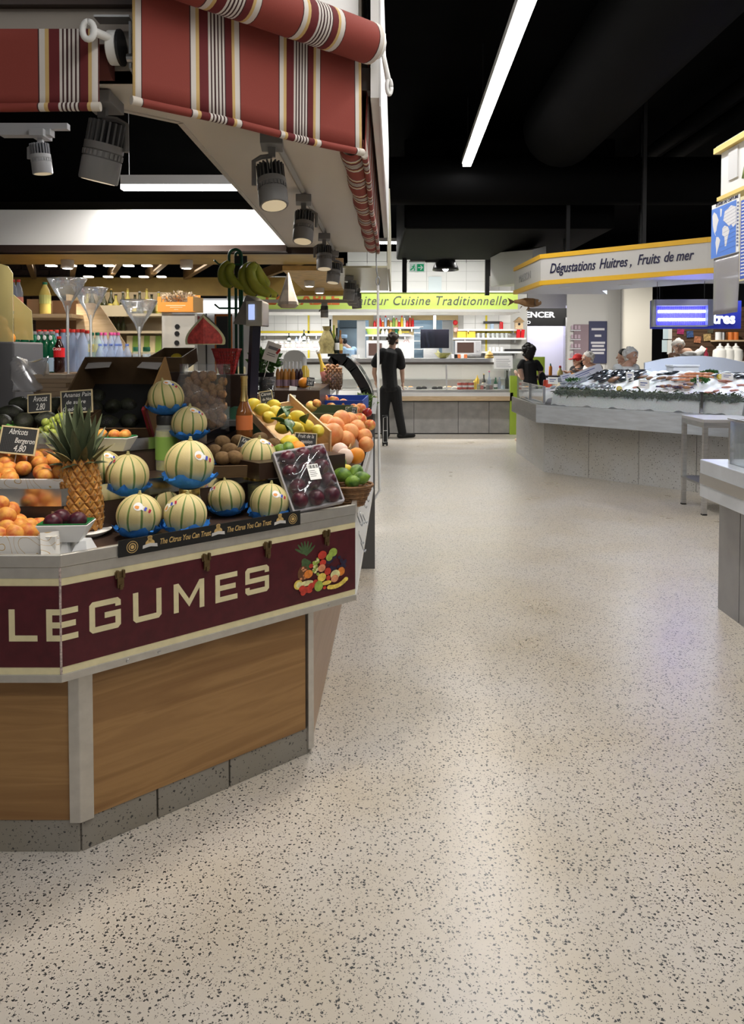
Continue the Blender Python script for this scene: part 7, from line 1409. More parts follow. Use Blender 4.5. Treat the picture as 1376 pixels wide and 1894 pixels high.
# fish
def fish_mesh(name,L0,h,w,m,tail=.25):
    mb = MB(); k = 12; P = []; RR = []
    for i in range(k + 1):
        f_ = i / k; P.append((f_ * L0 * .84,0,0)); pr = math.sin(math.pi * min(.985,max(.03,f_ ** .75))) ** .8; RR.append((w * pr + .0015,h * pr + .002))
    mb.tube(P,RR,10); x = L0 * .82
    mb.plate([(x,-.001,-.006),(L0,-.001,-h * .95),(L0 * .94,-.001,0),(L0,-.001,h * .95),(x,-.001,.006)],(0,1,0),.002)
    mb.plate([(L0 * .3,-.0008,h * .85),(L0 * .5,-.0008,h * 1.5),(L0 * .66,-.0008,h * .62)],(0,1,0),.0016)
    me = mb.mesh(name,'auto'); me.materials.append(m); return me
FS = mat('silver_fish',(.42,.45,.5),.22,metal=.5,noise=.3,nscale=25); FK = mat('dark_fish',(.035,.04,.05),.2,metal=.3,noise=.5,nscale=20,coat=.4); FP = mat('pink_fish',(.55,.25,.2),.3,noise=.3,nscale=25); FB = mat('brown_fish',(.3,.16,.09),.35,noise=.4,nscale=30)
fm = {'silver': fish_mesh('silver_fish',.3,.034,.02,FS),'dark': fish_mesh('dark_fish',.4,.045,.03,FK),'pink': fish_mesh('pink_fish',.3,.045,.022,FP),'brown': fish_mesh('brown_fish',.34,.05,.03,FB),'flat': fish_mesh('flat_fish',.26,.07,.012,FB)}
def onice(px,py,lift=.03):
    # walk down the view ray to the ice slope
    dd = ray(px,py); o_ = Vector((0,0,EYE)); t = 5.
    while t < 14:
        q = o_ + dd * t; rel = Vector((q.x - BC[0],q.y - BC[1])); d = -rel.dot(fn)
        if d > .14 and q.z < icez(0,d) + lift: return q
        t += .02
    return o_ + dd * 9.6
def layfish(kind,px,py,label,grp,rz,tip=12,lift=.03,sc_=1.):
    q = onice(px,py,lift); o = link(kind + '_fish',fm[kind],None,q,(R(90 - 14),R(tip),R(rz))); o.scale = (sc_,) * 3; return tag(o,label,'fish',grp)
for i,(px,py) in enumerate(((1024,703),(1031,706),(1038,700),(1045,705),(1052,699),(1060,703),(1066,697),(1073,701),(1080,697),(1036,710),(1050,711),(1064,709))): layfish('silver',px,py,f"slim silver fish at the left of the ice, {ORD[i if i < 9 else i - 9]} in the {'upper' if i < 9 else 'lower'} row",'silver fish on the ice',40 + rf.uniform(-6,6),-8,.02,1.05)
for i,(px,py) in enumerate(((1098,701),(1107,706),(1116,700),(1126,705),(1135,699),(1145,704),(1154,697),(1163,702))): layfish('dark' if i not in (3,) else 'brown',px,py,f"{'large black' if i != 3 else 'brown'} fish in the middle of the ice, {ORD[i]} from the left",'black fish on the ice',48 + rf.uniform(-6,6),-10,.035,.95)
layfish('dark',1110,692,'dark fish with raised head behind the black fish','black fish on the ice',150,30,.05,.75)
layfish('flat',1190,697,'round brown flatfish beside the white ice patch','flat fish',80,0,.03,.9); layfish('pink',1170,717,'pale pink fish at the front of the middle ice','pink fish',20,0,.02,.8)
for i,(px,py) in enumerate(((1302,726),(1320,723),(1335,716),(1345,709),(1362,712),(1327,704),(1350,722))): layfish('pink',px,py,f"red-pink fish at the right of the ice, {['front left one', 'next to the glass post', 'middle one', 'upper middle one', 'rightmost one', 'small one at the back', 'front right one'][i]}",'pink fish',rf.uniform(-30,60),5,.02,.72)
for i,(px,py) in enumerate(((1214,692),(1235,689),(1360,698),(1372,694))): layfish('dark',px,py,['dark long fish lying at the back left of the langoustines','second dark fish at the back of the langoustines','dark fish at the far right back of the ice','dark fish at the right edge of the ice'][i],'black fish on the ice',10 + 8 * i,3,.03,.8)
for i,px in enumerate(range(1020,1136,9)): layfish('silver',px + rf.uniform(-2,2),716 + rf.uniform(-2,2),f'grey silver fish along the seaweed at left, {ORD[i]} from the left','silver fish by the seaweed',55 + rf.uniform(-12,12),-4,.03,.95)
for i,px in enumerate(range(1092,1186,10)): layfish('dark' if i % 3 else 'silver',px + rf.uniform(-2,2),691 + rf.uniform(-2,2),f'fish in the back row behind the black fish, {ORD[i]} from the left','back row fish',60 + rf.uniform(-20,20),-6,.045,.9)
for i,px in enumerate(range(1196,1250,9)): layfish('silver' if i % 2 else 'brown',px,700 + 4 * (i % 2),f'small fish between the flatfish and the langoustines, {ORD[i]} from the left','small fish in the middle',30 + rf.uniform(-20,20),-4,.03,.6)
for i,px in enumerate(range(1316,1372,9)): layfish('dark' if i % 2 else 'silver',px,694,f'fish in the right back row of the ice, {ORD[i]} from the left','right back row fish',20 + rf.uniform(-15,15),-3,.04,.8)
# langoustines and crabs
LAN = mat('langoustine_shell',(.62,.26,.12),.35,noise=.3,nscale=40)
lm = MB(); lm.tube([(0,0,0),(.02,0,.004),(.06,0,.008),(.1,0,.004),(.13,0,-.004),(.15,0,-.006)],[.008,.013,.015,.013,.009,.012],8); lm.tube([(.0,.006,0),(-.05,.02,.0),(-.08,.012,0)],[.004,.006,.002],6); lm.tube([(.0,-.006,0),(-.05,-.02,.0),(-.08,-.012,0)],[.004,.006,.002],6)
lme = lm.mesh('langoustine','auto'); lme.materials.append(LAN)
k = 0
for row,(py,xs) in enumerate(((703,range(1252,1296,8)),(697,range(1254,1300,8)),(692,range(1266,1310,9)))):
    for px in xs:
        q = onice(px,py,.03 + .012 * row); o = link('langoustine',lme,None,q,(0,0,R(rf.uniform(-25,25)))); k += 1
        tag(o,f"orange langoustine in the heap on the ice, {ORD[(px - min(xs)) // (9 if row == 2 else 8)]} from the left in the {['front', 'middle', 'back'][row]} row",'langoustine','langoustines on the ice')
CRB = mat('crab_shell',(.32,.16,.08),.4,noise=.35,nscale=30); CRD = mat('crab_claw',(.06,.05,.12),.4)
for i,(px,py) in enumerate(((1226,717),(1237,716),(1248,718),(1259,717),(1270,719),(1276,713))):
    t = thing('crab',f'brown crab on the ice near the seaweed, {ORD[i]} from the left','crab',onice(px,py,.02),rf.uniform(0,6),'crabs on the ice')
    MB().ball((0,0,.014),(.045,.032,.018),12,8).build('carapace',CRB,t,smooth=True)
    for s_ in (-1,1):
        for j in range(3): MB().tube([(s_ * .03,-.012 + j * .013,.01),(s_ * .055,-.02 + j * .02,.02),(s_ * .07,-.026 + j * .026,.0)],[.005,.004,.002],5).build('leg',CRD,t)
        MB().tube([(s_ * .026,-.026,.01),(s_ * .045,-.05,.012),(s_ * .02,-.065,.012)],[.006,.01,.004],6).build('claw',CRD,t)
PARS = mat('parsley',(.04,.16,.03),.5,noise=.3,nscale=60)
for i,(px,py,n_) in enumerate(((1312,692,160),(1295,706,140),(1060,706,90))):
    t = thing('parsley_bunch',['bunch of parsley at the back right of the langoustines','parsley at the front right of the langoustines','green sprig among the silver fish'][i],'parsley',onice(px,py,.03)); foliage(t,(0,0,.015),(.09,.05,.02),n_,PARS,30 + i,.03)
for i,(px,py) in enumerate(((1145,719),(1331,697))):
    t = thing('lemon_half',['halved lemon on the ice in front of the black fish','lemon at the back right of the ice'][i],'lemon',onice(px,py,.03)); MB().ball((0,0,.0),(.03,.03,.032),14,10).build('peel',LEM,t,smooth=True); MB().lathe([(.001,-.004),(.026,-.004),(.026,.0),(.001,.001)],16).build('cut_face',mat('lemon_flesh',(.8,.7,.25),.4),t,loc=(0,-.029,.004),rot=(R(80),0,0))
CARDL = mat('lilac_card',(.6,.62,.72),.6)
for i,(px,py,w_,h,tl) in enumerate(((1048,698,20,12,-14),(1086,690,60,14,-22),(1164,697,14,16,4),(1190,712,20,16,4),(1290,706,4,22,0),(1344,697,22,12,4),(1022,705,18,13,2))):
    q = onice(px,py + h * .4,.02); s_ = q.y / FPX; t = thing('price_card',['small lilac price card left among the silver fish','long lilac price card leaning over the silver fish','white price card behind the black fish','white price card on the ice patch','narrow clear price card beside the langoustines','white price card at the right back of the ice','white price card at the left corner of the ice'][i],'price card',q + Vector((0,-.02,.0)),0,'price cards on the fish ice'); t.rotation_euler = (R(-12),R(tl),0)
    MB().bx(-w_ * s_ / 2,w_ * s_ / 2,0,.003,0,h * s_).build('card',CARDL if i < 2 else PAPERW,t); MB().bx(-w_ * s_ * .35,w_ * s_ * .3,-.0012,0,h * s_ * .6,h * s_ * .7).bx(-w_ * s_ * .35,w_ * s_ * .1,-.0012,0,h * s_ * .35,h * s_ * .43).build('print',mat('blue_ink',(.05,.08,.3),.6),t)
# side glass contents
for i,(px,m_,lab) in enumerate(((967,CAN,'red jar behind the side glass of the fish counter'),(982,FOODS[0],'tray of breaded fish behind the side glass'))):
    q = FZ(px,712,1.0); o = MB().lathe([(.001,0),(.06,0),(.06,.08),(.05,.1),(.001,.1)],14).build('side_jar',m_,loc=(q.x + .18,10.5,1.0 - .0),smooth='auto') ; tag(o,lab,'jar')
# curved white rear panel and fish boxes
rp_ = thing('arched_screen','white panel with arched top behind the fish counter','panel',W(1290,695,10.6)); RPM = mat('cool_white_panel',(.72,.77,.88),.4)
pts = [W(1193,700,10.6),W(1420,700,10.6)] + [W(px,py,10.6) for px,py in ((1420,683),(1376,670),(1340,662),(1300,658),(1260,659),(1225,664),(1193,671))]
MB().plate(pts,(0,1,0),.05).build('panel',RPM,rp_,world=True); q0 = W(1193,700,10.6); MB().bx(q0.x,W(1420,700,10.6).x,10.6,11.2,0,q0.z).build('cabinet',MATS['cool_white_wall'],rp_,world=True)
t = thing('foam_box','white foam box behind the langoustines','box',W(1262,691,10.3)); t.location.z = W(1262,692,10.3).z; MB().bx(-.17,.17,-.12,.12,0,.1).build('box',mat('white_foam',(.8,.81,.83),.7),t,bevel=.006); MB().bx(-.18,.18,-.13,.13,.1,.125).build('lid',MATS['white_foam'],t,bevel=.004)
t = thing('foam_box','flat white foam lid right of the foam box','box',W(1305,688,10.35)); t.location.z = W(1305,689,10.35).z; MB().bx(-.17,.17,-.1,.1,0,.03).build('lid',MATS['white_foam'],t,bevel=.004); MB().bx(-.15,.15,-.08,.08,-.04,0).build('body',MATS['white_foam'],t)
o = MB().bx(2.9,4.6,10.15,10.58,.0,W(1262,692,10.3).z - .001).build('rear_ledge',STEEL_D); tag(o,'steel ledge behind the ice bed of the fish counter','ledge')
# ---------------------------------------------------------------- canopy of the fish stall
fc = thing('fish_canopy','white canopy with yellow edges lettered for oyster tastings','canopy',(2.8,9,2.2)); FCW = mat('canopy_white',(.62,.61,.59),.5)
zb0,zb1 = 2.235,2.285; zt0,zt1 = 2.535,2.585
k0,k1,k2 = Vector((W(951,530,10.2).x,10.2)),Vector((W(1000,500,8.85).x,8.85)),Vector((W(1308,500,7.55).x,7.55)); k3 = Vector((W(1400,480,7.3).x,7.3))
segs = [k0,k1,k2,k3]
def strip(z0,z1,t,m_,nm,outw=0.):
    for i in range(3):
        d = (segs[i + 1] - segs[i]).normalized(); n_ = Vector((d.y,-d.x)) * outw
        MB().slab(segs[i] + n_,segs[i + 1] + n_,z0,z1,t).build(nm,m_,fc,world=True)
strip(zb1,zt0,.03,FCW,'sign_face'); strip(zb0,zb1,.05,YELLOW_P,'yellow_edge',.012); strip(zt0,zt1,.05,YELLOW_P,'yellow_edge',.012)
ins = [Vector((k0.x + 1.2,10.2)),Vector((k1.x + .9,9.6)),Vector((k2.x + .4,8.6)),Vector((k3.x,8.3))]
SFW = mat('fish_soffit',(.66,.66,.68),.4)
for i in range(3): MB().prism([tuple(segs[i]),tuple(segs[i + 1]),tuple(ins[i + 1]),tuple(ins[i])],zb0 + .002,zb0 + .03).build('soffit',SFW,fc,world=True)
MB().prism([tuple(ins[0]),tuple(ins[1]),tuple(ins[2]),tuple(ins[3]),(5.5,10.4),(3.0,10.4)],zb0 + .16,zb0 + .18).build('inner_ceiling',SFW,fc,world=True)
for i in range(3): MB().slab(ins[i],ins[i + 1],zb0,zb0 + .17,.02).build('inner_step',SFW,fc,world=True)
for i in range(3): MB().lathe([(.001,0),(.07,0),(.075,.004),(.001,.004)],20).build('recessed_lamp',WHITE,fc,loc=Vector((k1.x + .35 + .6 * i,k1.y + .3 - .35 * i,zb0 - .003)) - fc.location)
d12 = (k2 - k1).normalized(); u0 = .09; pos = k1 + d12 * u0 + Vector((d12.y,-d12.x)) * .004
lw = (k2 - k1).length
def kx(px):
    k = (px - 688) / FPX; return (k * k1.y - k1.x) / (d12.x - k * d12.y)
NAVY = mat('navy_lettering',(.015,.015,.06),.5)
for wd,a_,b2,zz,hh in (('Dégustations',1016,1100,2.362,.155),('Huitres ,',1107,1166,2.368,.15),('Fruits',1177,1219,2.374,.15),('de mer',1226,1281,2.38,.145)):
    pu = k1 + d12 * kx(a_) + Vector((d12.y,-d12.x)) * .005
    text('lettering',wd,hh,NAVY,fc,Vector((pu.x,pu.y,zz)) - fc.location,(R(90),0,math.atan2(d12.y,d12.x)),shear=.32,width=kx(b2) - kx(a_),bold=.0015,extrude=.002)
d01 = (k1 - k0).normalized(); pu = k0 + d01 * .3 + Vector((d01.y,-d01.x)) * .005
text('lettering','MAISON',.13,mat('faded_lettering',(.36,.36,.37),.6),fc,Vector((pu.x,pu.y,2.36)) - fc.location,(R(90),0,math.atan2(d01.y,d01.x)),width=.6)
for px,Y in ((1050,9.3),(1190,8.6)): MB().bx(W(px,480,Y).x - .02,W(px,480,Y).x + .02,Y - .02,Y + .02,zt1,4.3).build('x',BLACKM,fc,world=True).name = 'hanger_rod'
# wooden fish ornament
t = thing('wooden_fish','brown wooden fish ornament hanging at the canopy corner','ornament',W(975,559,9.9)); k_ = 9.9 / FPX
WF = mat('carved_wood',(.3,.16,.06),.5,noise=.25,nscale=20)
MB().tube([(-24 * k_,0,1 * k_),(-14 * k_,0,1 * k_),(-4 * k_,0,0),(10 * k_,0,-1 * k_),(20 * k_,0,-1 * k_),(26 * k_,0,-1.5 * k_)],[(.01,3 * k_),(.02,4.5 * k_),(.035,8 * k_),(.04,8.5 * k_),(.03,6.5 * k_),(.01,2.5 * k_)],12).build('body',WF,t,smooth='auto'); MB().plate([(-22 * k_,0,1 * k_),(-36 * k_,0,8 * k_),(-32 * k_,0,0),(-36 * k_,0,-7 * k_)],(0,1,0),.012).build('tail',mat('carved_wood_dark',(.12,.07,.03),.5),t); MB().tube([(14 * k_,-.033,-7 * k_),(13 * k_,-.036,-1 * k_),(14 * k_,-.033,5 * k_)],.008,6).build('gill',MATS['carved_wood_dark'],t); MB().ball((21 * k_,-.022,1.5 * k_),.012,8,6).build('eye',PAPERW,t); MB().plate([(-8 * k_,0,-7 * k_),(-13 * k_,0,-12 * k_),(-11 * k_,0,-7 * k_)],(0,1,0),.01).build('fin',MATS['carved_wood_dark'],t); MB().plate([(2 * k_,0,-8 * k_),(-2 * k_,0,-16 * k_),(6 * k_,0,-12 * k_)],(0,1,0),.01).build('fin',MATS['carved_wood_dark'],t); MB().tube([(0,0,8 * k_),(0,0,16 * k_)],.004,5).build('cord',BLACKM,t)
# oyster sign and insect lamp
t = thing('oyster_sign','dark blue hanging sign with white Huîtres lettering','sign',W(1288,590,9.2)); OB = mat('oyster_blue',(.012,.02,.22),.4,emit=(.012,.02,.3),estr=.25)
q0,q1 = W(1205,608,9.2),W(1371,572,9.2); MB().bx(q0.x,q1.x,9.2,9.26,q0.z,W(1205,556,9.2).z).build('board',OB,t,world=True)
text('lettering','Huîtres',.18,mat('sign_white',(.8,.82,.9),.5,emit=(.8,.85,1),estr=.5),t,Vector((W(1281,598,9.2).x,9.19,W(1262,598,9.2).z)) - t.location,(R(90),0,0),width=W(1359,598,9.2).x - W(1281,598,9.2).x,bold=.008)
for px in (1220,1350): MB().tube([W(px,557,9.23),W(px,520,9.23) + Vector((0,0,.08))],.005,5).build('wire',BLACKM,t,world=True)
t = thing('insect_lamp','silver insect killer lamp with two glowing blue tubes','insect lamp',W(1264,580,8.3)); k_ = 8.3 / FPX; t.rotation_euler = (0,0,R(-5))
SIL = mat('lamp_silver',(.4,.42,.55),.4,metal=.5)
w_ = 53 * k_; MB().bx(-w_,w_ * .8,.05,.12,-24 * k_,26 * k_).build('back_plate',SIL,t); MB().bx(-w_,w_ * .8,-.02,.12,14 * k_,26 * k_).build('top_housing',SIL,t,bevel=.005); MB().bx(w_ * .8,w_,-.02,.12,-22 * k_,26 * k_).build('end_housing',mat('lamp_slate',(.16,.18,.26),.5),t); MB().bx(-w_,w_ * .8,-.02,.12,-24 * k_,-21 * k_).build('tray',SIL,t); MB().bx(-w_,-w_ * .93,-.02,.12,-22 * k_,26 * k_).build('end_plate',SIL,t)
UV = tube_glow('uv_tube',(.3,.33,1.),30.)
for z in (4 * k_,-11 * k_): MB().tube([(-w_ * .85,.01,z),(w_ * .74,.01,z)],.014,12).build('uv_tube',UV,t,smooth='auto')
MB().bx(-w_ * .92,w_ * .78,.046,.05,-21 * k_,14 * k_).build('blue_reflector',mat('uv_reflector',(.06,.05,.6),.4),t)
for i in range(26): MB().bx(-w_ * .9 + i * w_ * .065,-w_ * .9 + i * w_ * .065 + .002,-.018,-.016,-21 * k_,14 * k_).build('grid_wire',SIL,t)
for x in (-w_ * .85,w_ * .75): MB().tube([(x,.05,26 * k_),(x,.05,60 * k_)],.003,5).build('chain',BLACKM,t)
t = thing('tube_light','cool white tube light under the ceiling of the fish stall','light',(3.9,9.5,zb0 + .12),R(-47)); MB().bx(-.9,.9,-.04,.04,0,.035).build('diffuser',tube_glow('fish_tube',(.85,.92,1.),6.),t); area('fish_stall_lamp',(3.9,9.5,zb0 + .1),(R(-12),0,R(-47)),1.8,.2,32,(.85,.92,1.))
# ---------------------------------------------------------------- steel side table
tb_ = thing('steel_table','small square steel side table standing in front of the fish counter','table',(3.2,7.2,0)); c4 = [(2.99,7.45),(2.97,6.9),(3.5,6.86),(3.52,7.42)]
MB().prism(c4,.835,.865).build('table_top',mat('scratched_top',(.5,.49,.5),.4,metal=.4),tb_,world=True,bevel=.003)
for x,y in ((3.01,7.43),(2.99,6.92),(3.48,6.88),(3.5,7.4)): MB().bx(x - .02,x + .02,y - .02,y + .02,0.012,.835).build('leg',STEEL,tb_,world=True,bevel=.003); MB().bx(x - .021,x + .021,y - .021,y + .021,0,.012).build('foot',BLACKP,tb_,world=True)
MB().prism(c4,.26,.28).build('lower_shelf',STEEL_D,tb_,world=True)
for i in range(4): MB().slab(c4[i],c4[(i + 1) % 4],.79,.836,.02,1).build('apron',STEEL,tb_,world=True)
# ---------------------------------------------------------------- near steel case at the right edge
nc = thing('oyster_case','near steel and glass display case at the right edge of the aisle','display case',(2.6,3.2,0))
MB().bx(1.99,3.6,1.2,4.37,0,.64).build('base',STEEL_D,nc,world=True); 
for y0,y1 in ((4.12,4.368),(3.4,4.114),(2.4,3.394)): MB().bx(1.975,1.99,y0,y1,.0,.64).build('base_panel',mat('grey_steel_panel',(.32,.32,.33),.4,metal=.6,noise=.1,nscale=6),nc,world=True)
MB().bx(1.87,3.6,1.2,4.39,.64,.852).build('steel_band',mat('bright_steel',(.68,.72,.78),.35,metal=.6,noise=.1,nscale=5),nc,world=True,bevel=.004); MB().bx(1.866,1.872,1.2,4.385,.715,.775).build('polished_stripe',mat('polished_steel',(1,1,1)),nc,world=True)
gz = 1.085
NG = clear('near_case_glass',(.85,.93,.96),.12,.03)
MB().bx(1.95,1.958,1.2,4.2,.852,gz).build('side_glass',NG,nc,world=True); MB().bx(1.95,3.4,4.192,4.2,.852,gz).build('end_glass',NG,nc,world=True); MB().bx(1.94,3.4,1.2,4.21,gz,gz + .01).build('top_glass',NG,nc,world=True); MB().bx(1.945,1.965,4.185,4.205,.852,gz).build('corner_post',CHROME,nc,world=True)
MB().bx(1.94,1.955,1.2,4.21,gz + .01,gz + .016).build('top_trim',STEEL,nc,world=True)
o = MB().grid(lambda u,v: Vector((2.0 + u * 1.2,2.0 + v * 2.1,.87 + .1 * u + .01 * math.sin(40 * u + 31 * v) + .008 * math.sin(70 * v))),40,60).build('ice_bed',ICE,smooth=True); tag(o,'ice bed with shells inside the near glass case','ice',kind='stuff')
BLC = mat('blue_grey_mussels',(.03,.04,.08),.3)
k = 0
mus = MB().ball((0,0,0),(.026,.013,.011),10,7).mesh('mussel',True); mus.materials.append(BLC)
oys = MB().ball((0,0,0),(.035,.026,.012),10,7).mesh('oyster',True); oys.materials.append(mat('oyster_shell',(.45,.43,.4),.6,noise=.4,nscale=60,bump=1.,bscale=60))
for j in range(7):
    for i in range(4):
        y = 4.08 - j * .06; x = 2.03 + i * .06; o = link('oyster',oys,None,(x,y,.905 + .02 * i + rf.uniform(0,.01)),(rf.uniform(-.4,.4),rf.uniform(-.4,.4),rf.uniform(0,6))); tag(o,f'grey oyster in the near case, {ORD[i]} from glass, {ORD[j]} row from far end','oyster','oysters in the near case')
for i in range(3): tag(MB().bx(-.14,.14,-.1,.1,0,.12).build('blue_crate',mat('blue_crate_plastic',(.03,.06,.16),.5),loc=(2.42,4.02 - i * .26,.95),rot=(R(8),0,R(4 * i)),bevel=.004),['farthest','middle','nearest'][i] + ' dark blue shellfish crate inside the near glass case','crate','blue crates in the near case')
area('near_case_lamp',(2.3,3.4,gz - .02),(0,R(-10),0),.06,1.5,9,(.85,.92,1))
# ---------------------------------------------------------------- near canopy with posters
rc = thing('near_canopy','white canopy corner with yellow edges at the upper right','canopy',(2.4,3.2,2.28)); NW = mat('near_canopy_white',(.8,.8,.78),.45)
MB().bx(1.88,3.4,1.0,4.2,2.29,2.53).build('fascia',NW,rc,world=True); MB().bx(1.865,3.4,1.0,4.215,2.275,2.295).build('yellow_edge',mat('pale_yellow_edge',(.8,.6,.18),.5),rc,world=True); MB().bx(1.85,3.4,1.0,4.23,2.53,2.56).build('yellow_edge',MATS['pale_yellow_edge'],rc,world=True); MB().bx(1.86,3.4,1.0,4.22,2.56,2.568).build('top_edge',WHITE,rc,world=True)
MB().bx(1.872,1.88,4.0,4.1,2.36,2.52).build('cover_plate',mat('plate_grey_white',(.66,.66,.66),.5),rc,world=True)
lf = MB()
for i in range(7): lf.plate([WX(1372 + i * .7,330,1.879) + Vector((-.001,0,0)),WX(1374 + i * .7,330,1.879) + Vector((-.001,0,0)),WX(1378 + i * .7,300 + 3 * i,1.879) + Vector((-.001,0,0))],(-1,0,0),.001)
lf.build('leaf_print',mat('print_olive',(.25,.32,.08),.5),rc,world=True)
def onx(px,py,Xp): return WX(px,py,Xp)
po = thing('map_poster','blue world map poster headed ZONES DE CAPTURE','poster',onx(1340,470,1.855)); XP = 1.855
y_l,y_r = onx(1316,420,XP).y,onx(1367,420,XP).y; zt_ = onx(1316,381,XP).z; zb_ = onx(1316,479,XP).z; hgt = zt_ - zb_
MB().bx(XP,XP + .004,y_r,y_l,zb_,zt_).build('sheet',PAPERW,po,world=True)
def PP(u,v,e=.001): return (XP - e,y_l + (y_r - y_l) * u,zb_ + hgt * v)
SEAB = mat('map_blue',(.1,.25,.75),.5); LND = mat('map_land',(.78,.78,.8),.5)
MB().add([PP(0,0),PP(.9,0),PP(.9,.92),PP(0,.92)],[(0,1,2,3)]).build('sea',SEAB,po,world=True)
def land(pts): MB().add([PP(u,v,.0016) for u,v in pts],[tuple(range(len(pts)))]).build('land',LND,po,world=True)
land([(.04,.8),(.1,.86),(.2,.8),(.28,.68),(.22,.58),(.2,.5),(.15,.46),(.19,.4),(.16,.42),(.1,.5),(.06,.62)]); land([(.2,.38),(.28,.37),(.35,.3),(.3,.2),(.24,.1),(.21,.04),(.2,.15),(.17,.28)]); land([(.33,.88),(.4,.86),(.38,.74),(.34,.72)]); land([(.45,.64),(.5,.8),(.62,.82),(.72,.86),(.9,.8),(.9,.5),(.8,.46),(.74,.52),(.66,.5),(.55,.58)]); land([(.42,.5),(.5,.54),(.62,.5),(.68,.42),(.62,.3),(.57,.16),(.52,.16),(.5,.34),(.42,.38)])
for v in (.9,.84,.78,.72,.66,.6,.54,.46,.38,.3,.22,.12): MB().add([PP(.3 if v < .3 else .45,v - .05,.002),PP(.92,v,.002),PP(.92,v + .004,.002),PP(.3 if v < .3 else .45,v - .046,.002)],[(0,1,2,3)]).build('guide_line',mat('map_line',(.12,.15,.3),.5),po,world=True)
for i in range(13): MB().add([PP(.93,.1 + i * .062,.002),PP(.985,.1 + i * .062,.002),PP(.985,.13 + i * .062,.002),PP(.93,.13 + i * .062,.002)],[(0,1,2,3)]).build('legend_mark',MATS['map_line'],po,world=True)
text('lettering','ZONES DE CAPTURE',.022,NAVY,po,Vector(PP(.16,.945,.0015)) - po.location,(R(90),0,R(-90)),width=abs(y_r - y_l) * .8)
t = thing('table_poster','blue striped table poster at the right frame edge','poster',onx(1374,480,1.85)); ya,yb = onx(1368.5,420,1.85).y,onx(1368.5,420,1.85).y - .4; za,zb3 = onx(1369,365,1.85).z,onx(1369,520,1.85).z
MB().bx(1.85,1.853,yb,ya,zb3,za).build('sheet',CREAM,t,world=True); MB().bx(1.8485,1.85,yb,ya - .01,zb3 + .01,za - .02).build('blue_field',mat('table_blue',(.05,.12,.55),.5),t,world=True)
for i in range(22): MB().bx(1.8475,1.8485,yb,ya - .02,zb3 + .025 + i * .017,zb3 + .032 + i * .017).build('print_row',LND,t,world=True)
t = thing('plastic_sheet','hanging translucent grey plastic sleeve under the map poster','plastic sleeve',onx(1345,575,1.86)); 
MB().grid(lambda u,v: Vector((1.862 + .012 * math.sin(5 * u) * (1 - v),y_l - .02 + (y_r + .015 - y_l) * u,onx(1325,582,1.86).z + (zb_ - .002 - onx(1325,582,1.86).z) * v)),10,10).build('sleeve',mat('grey_sleeve',(.36,.35,.37),.25,alpha=.85),t,world=True,smooth=True,solid=.002)
# ---------------------------------------------------------------- rear right: passage, shop sign, posters, wood wall
t = thing('shop_sign','black fascia sign with white SPENCER lettering','sign',W(1015,590,18.0)); SYY = 18.0
MB().bx(W(930,600,SYY).x,W(1053,600,SYY).x,SYY,SYY + .1,W(1000,603,SYY).z,W(1000,570,SYY).z).build('board',BLACKP,t,world=True); LW = mat('lit_white_letter',(.9,.9,.9),.5,emit=(1,1,1),estr=1.2)
text('lettering','SPENCER',.18,LW,t,Vector((W(955,588,SYY).x,SYY - .01,W(955,587,SYY).z)) - t.location,(R(90),0,0),width=W(1026,588,SYY).x - W(955,588,SYY).x,bold=.004,extrude=.01); text('lettering','FOOD',.1,LW,t,Vector((W(952,599,SYY).x,SYY - .01,W(955,599,SYY).z)) - t.location,(R(90),0,0),width=W(981,588,SYY).x - W(952,588,SYY).x,extrude=.01)
PW = mat('passage_white',(.72,.71,.68),.6)
t = thing('white_wall','white wall with posters beside the passage','wall',W(1100,690,17.5)); t.location.z = 0
MB().bx(W(1047,600,18).x,W(1162,600,17.2).x + .3,17.95,18.05,0,3.2).build('wall_sheet',PW,t,world=True); MB().bx(W(1152,600,16.8).x,W(1206,600,16.8).x,16.8,16.86,0,3.2).build('door_panel',mat('cream_door',(.66,.63,.55),.5),t,world=True); MB().bx(W(1150,600,16.75).x,W(1152,600,16.75).x,16.75,16.86,0,3.0).build('corner_trim',mat('grey_bar',(1,1,1)),t,world=True)
MB().bx(W(975,600,19.2).x,W(1050,600,19.2).x,19.2,19.3,0,3.).build('rear_wall',PW,t,world=True); MB().bx(W(1044,600,18.0).x,W(1047,600,18.0).x,17.9,18.1,0,2.3).build('door_jamb',STEEL,t,world=True)
area('passage_lamp',(W(1015,600,18.6).x,18.6,2.6),(0,0,0),.9,.4,40,(.72,.7,1.)); area('right_passage_lamp',(W(1110,600,15.5).x,15.4,3.0),(R(20),0,0),2.0,.15,60,(1,.96,.9))
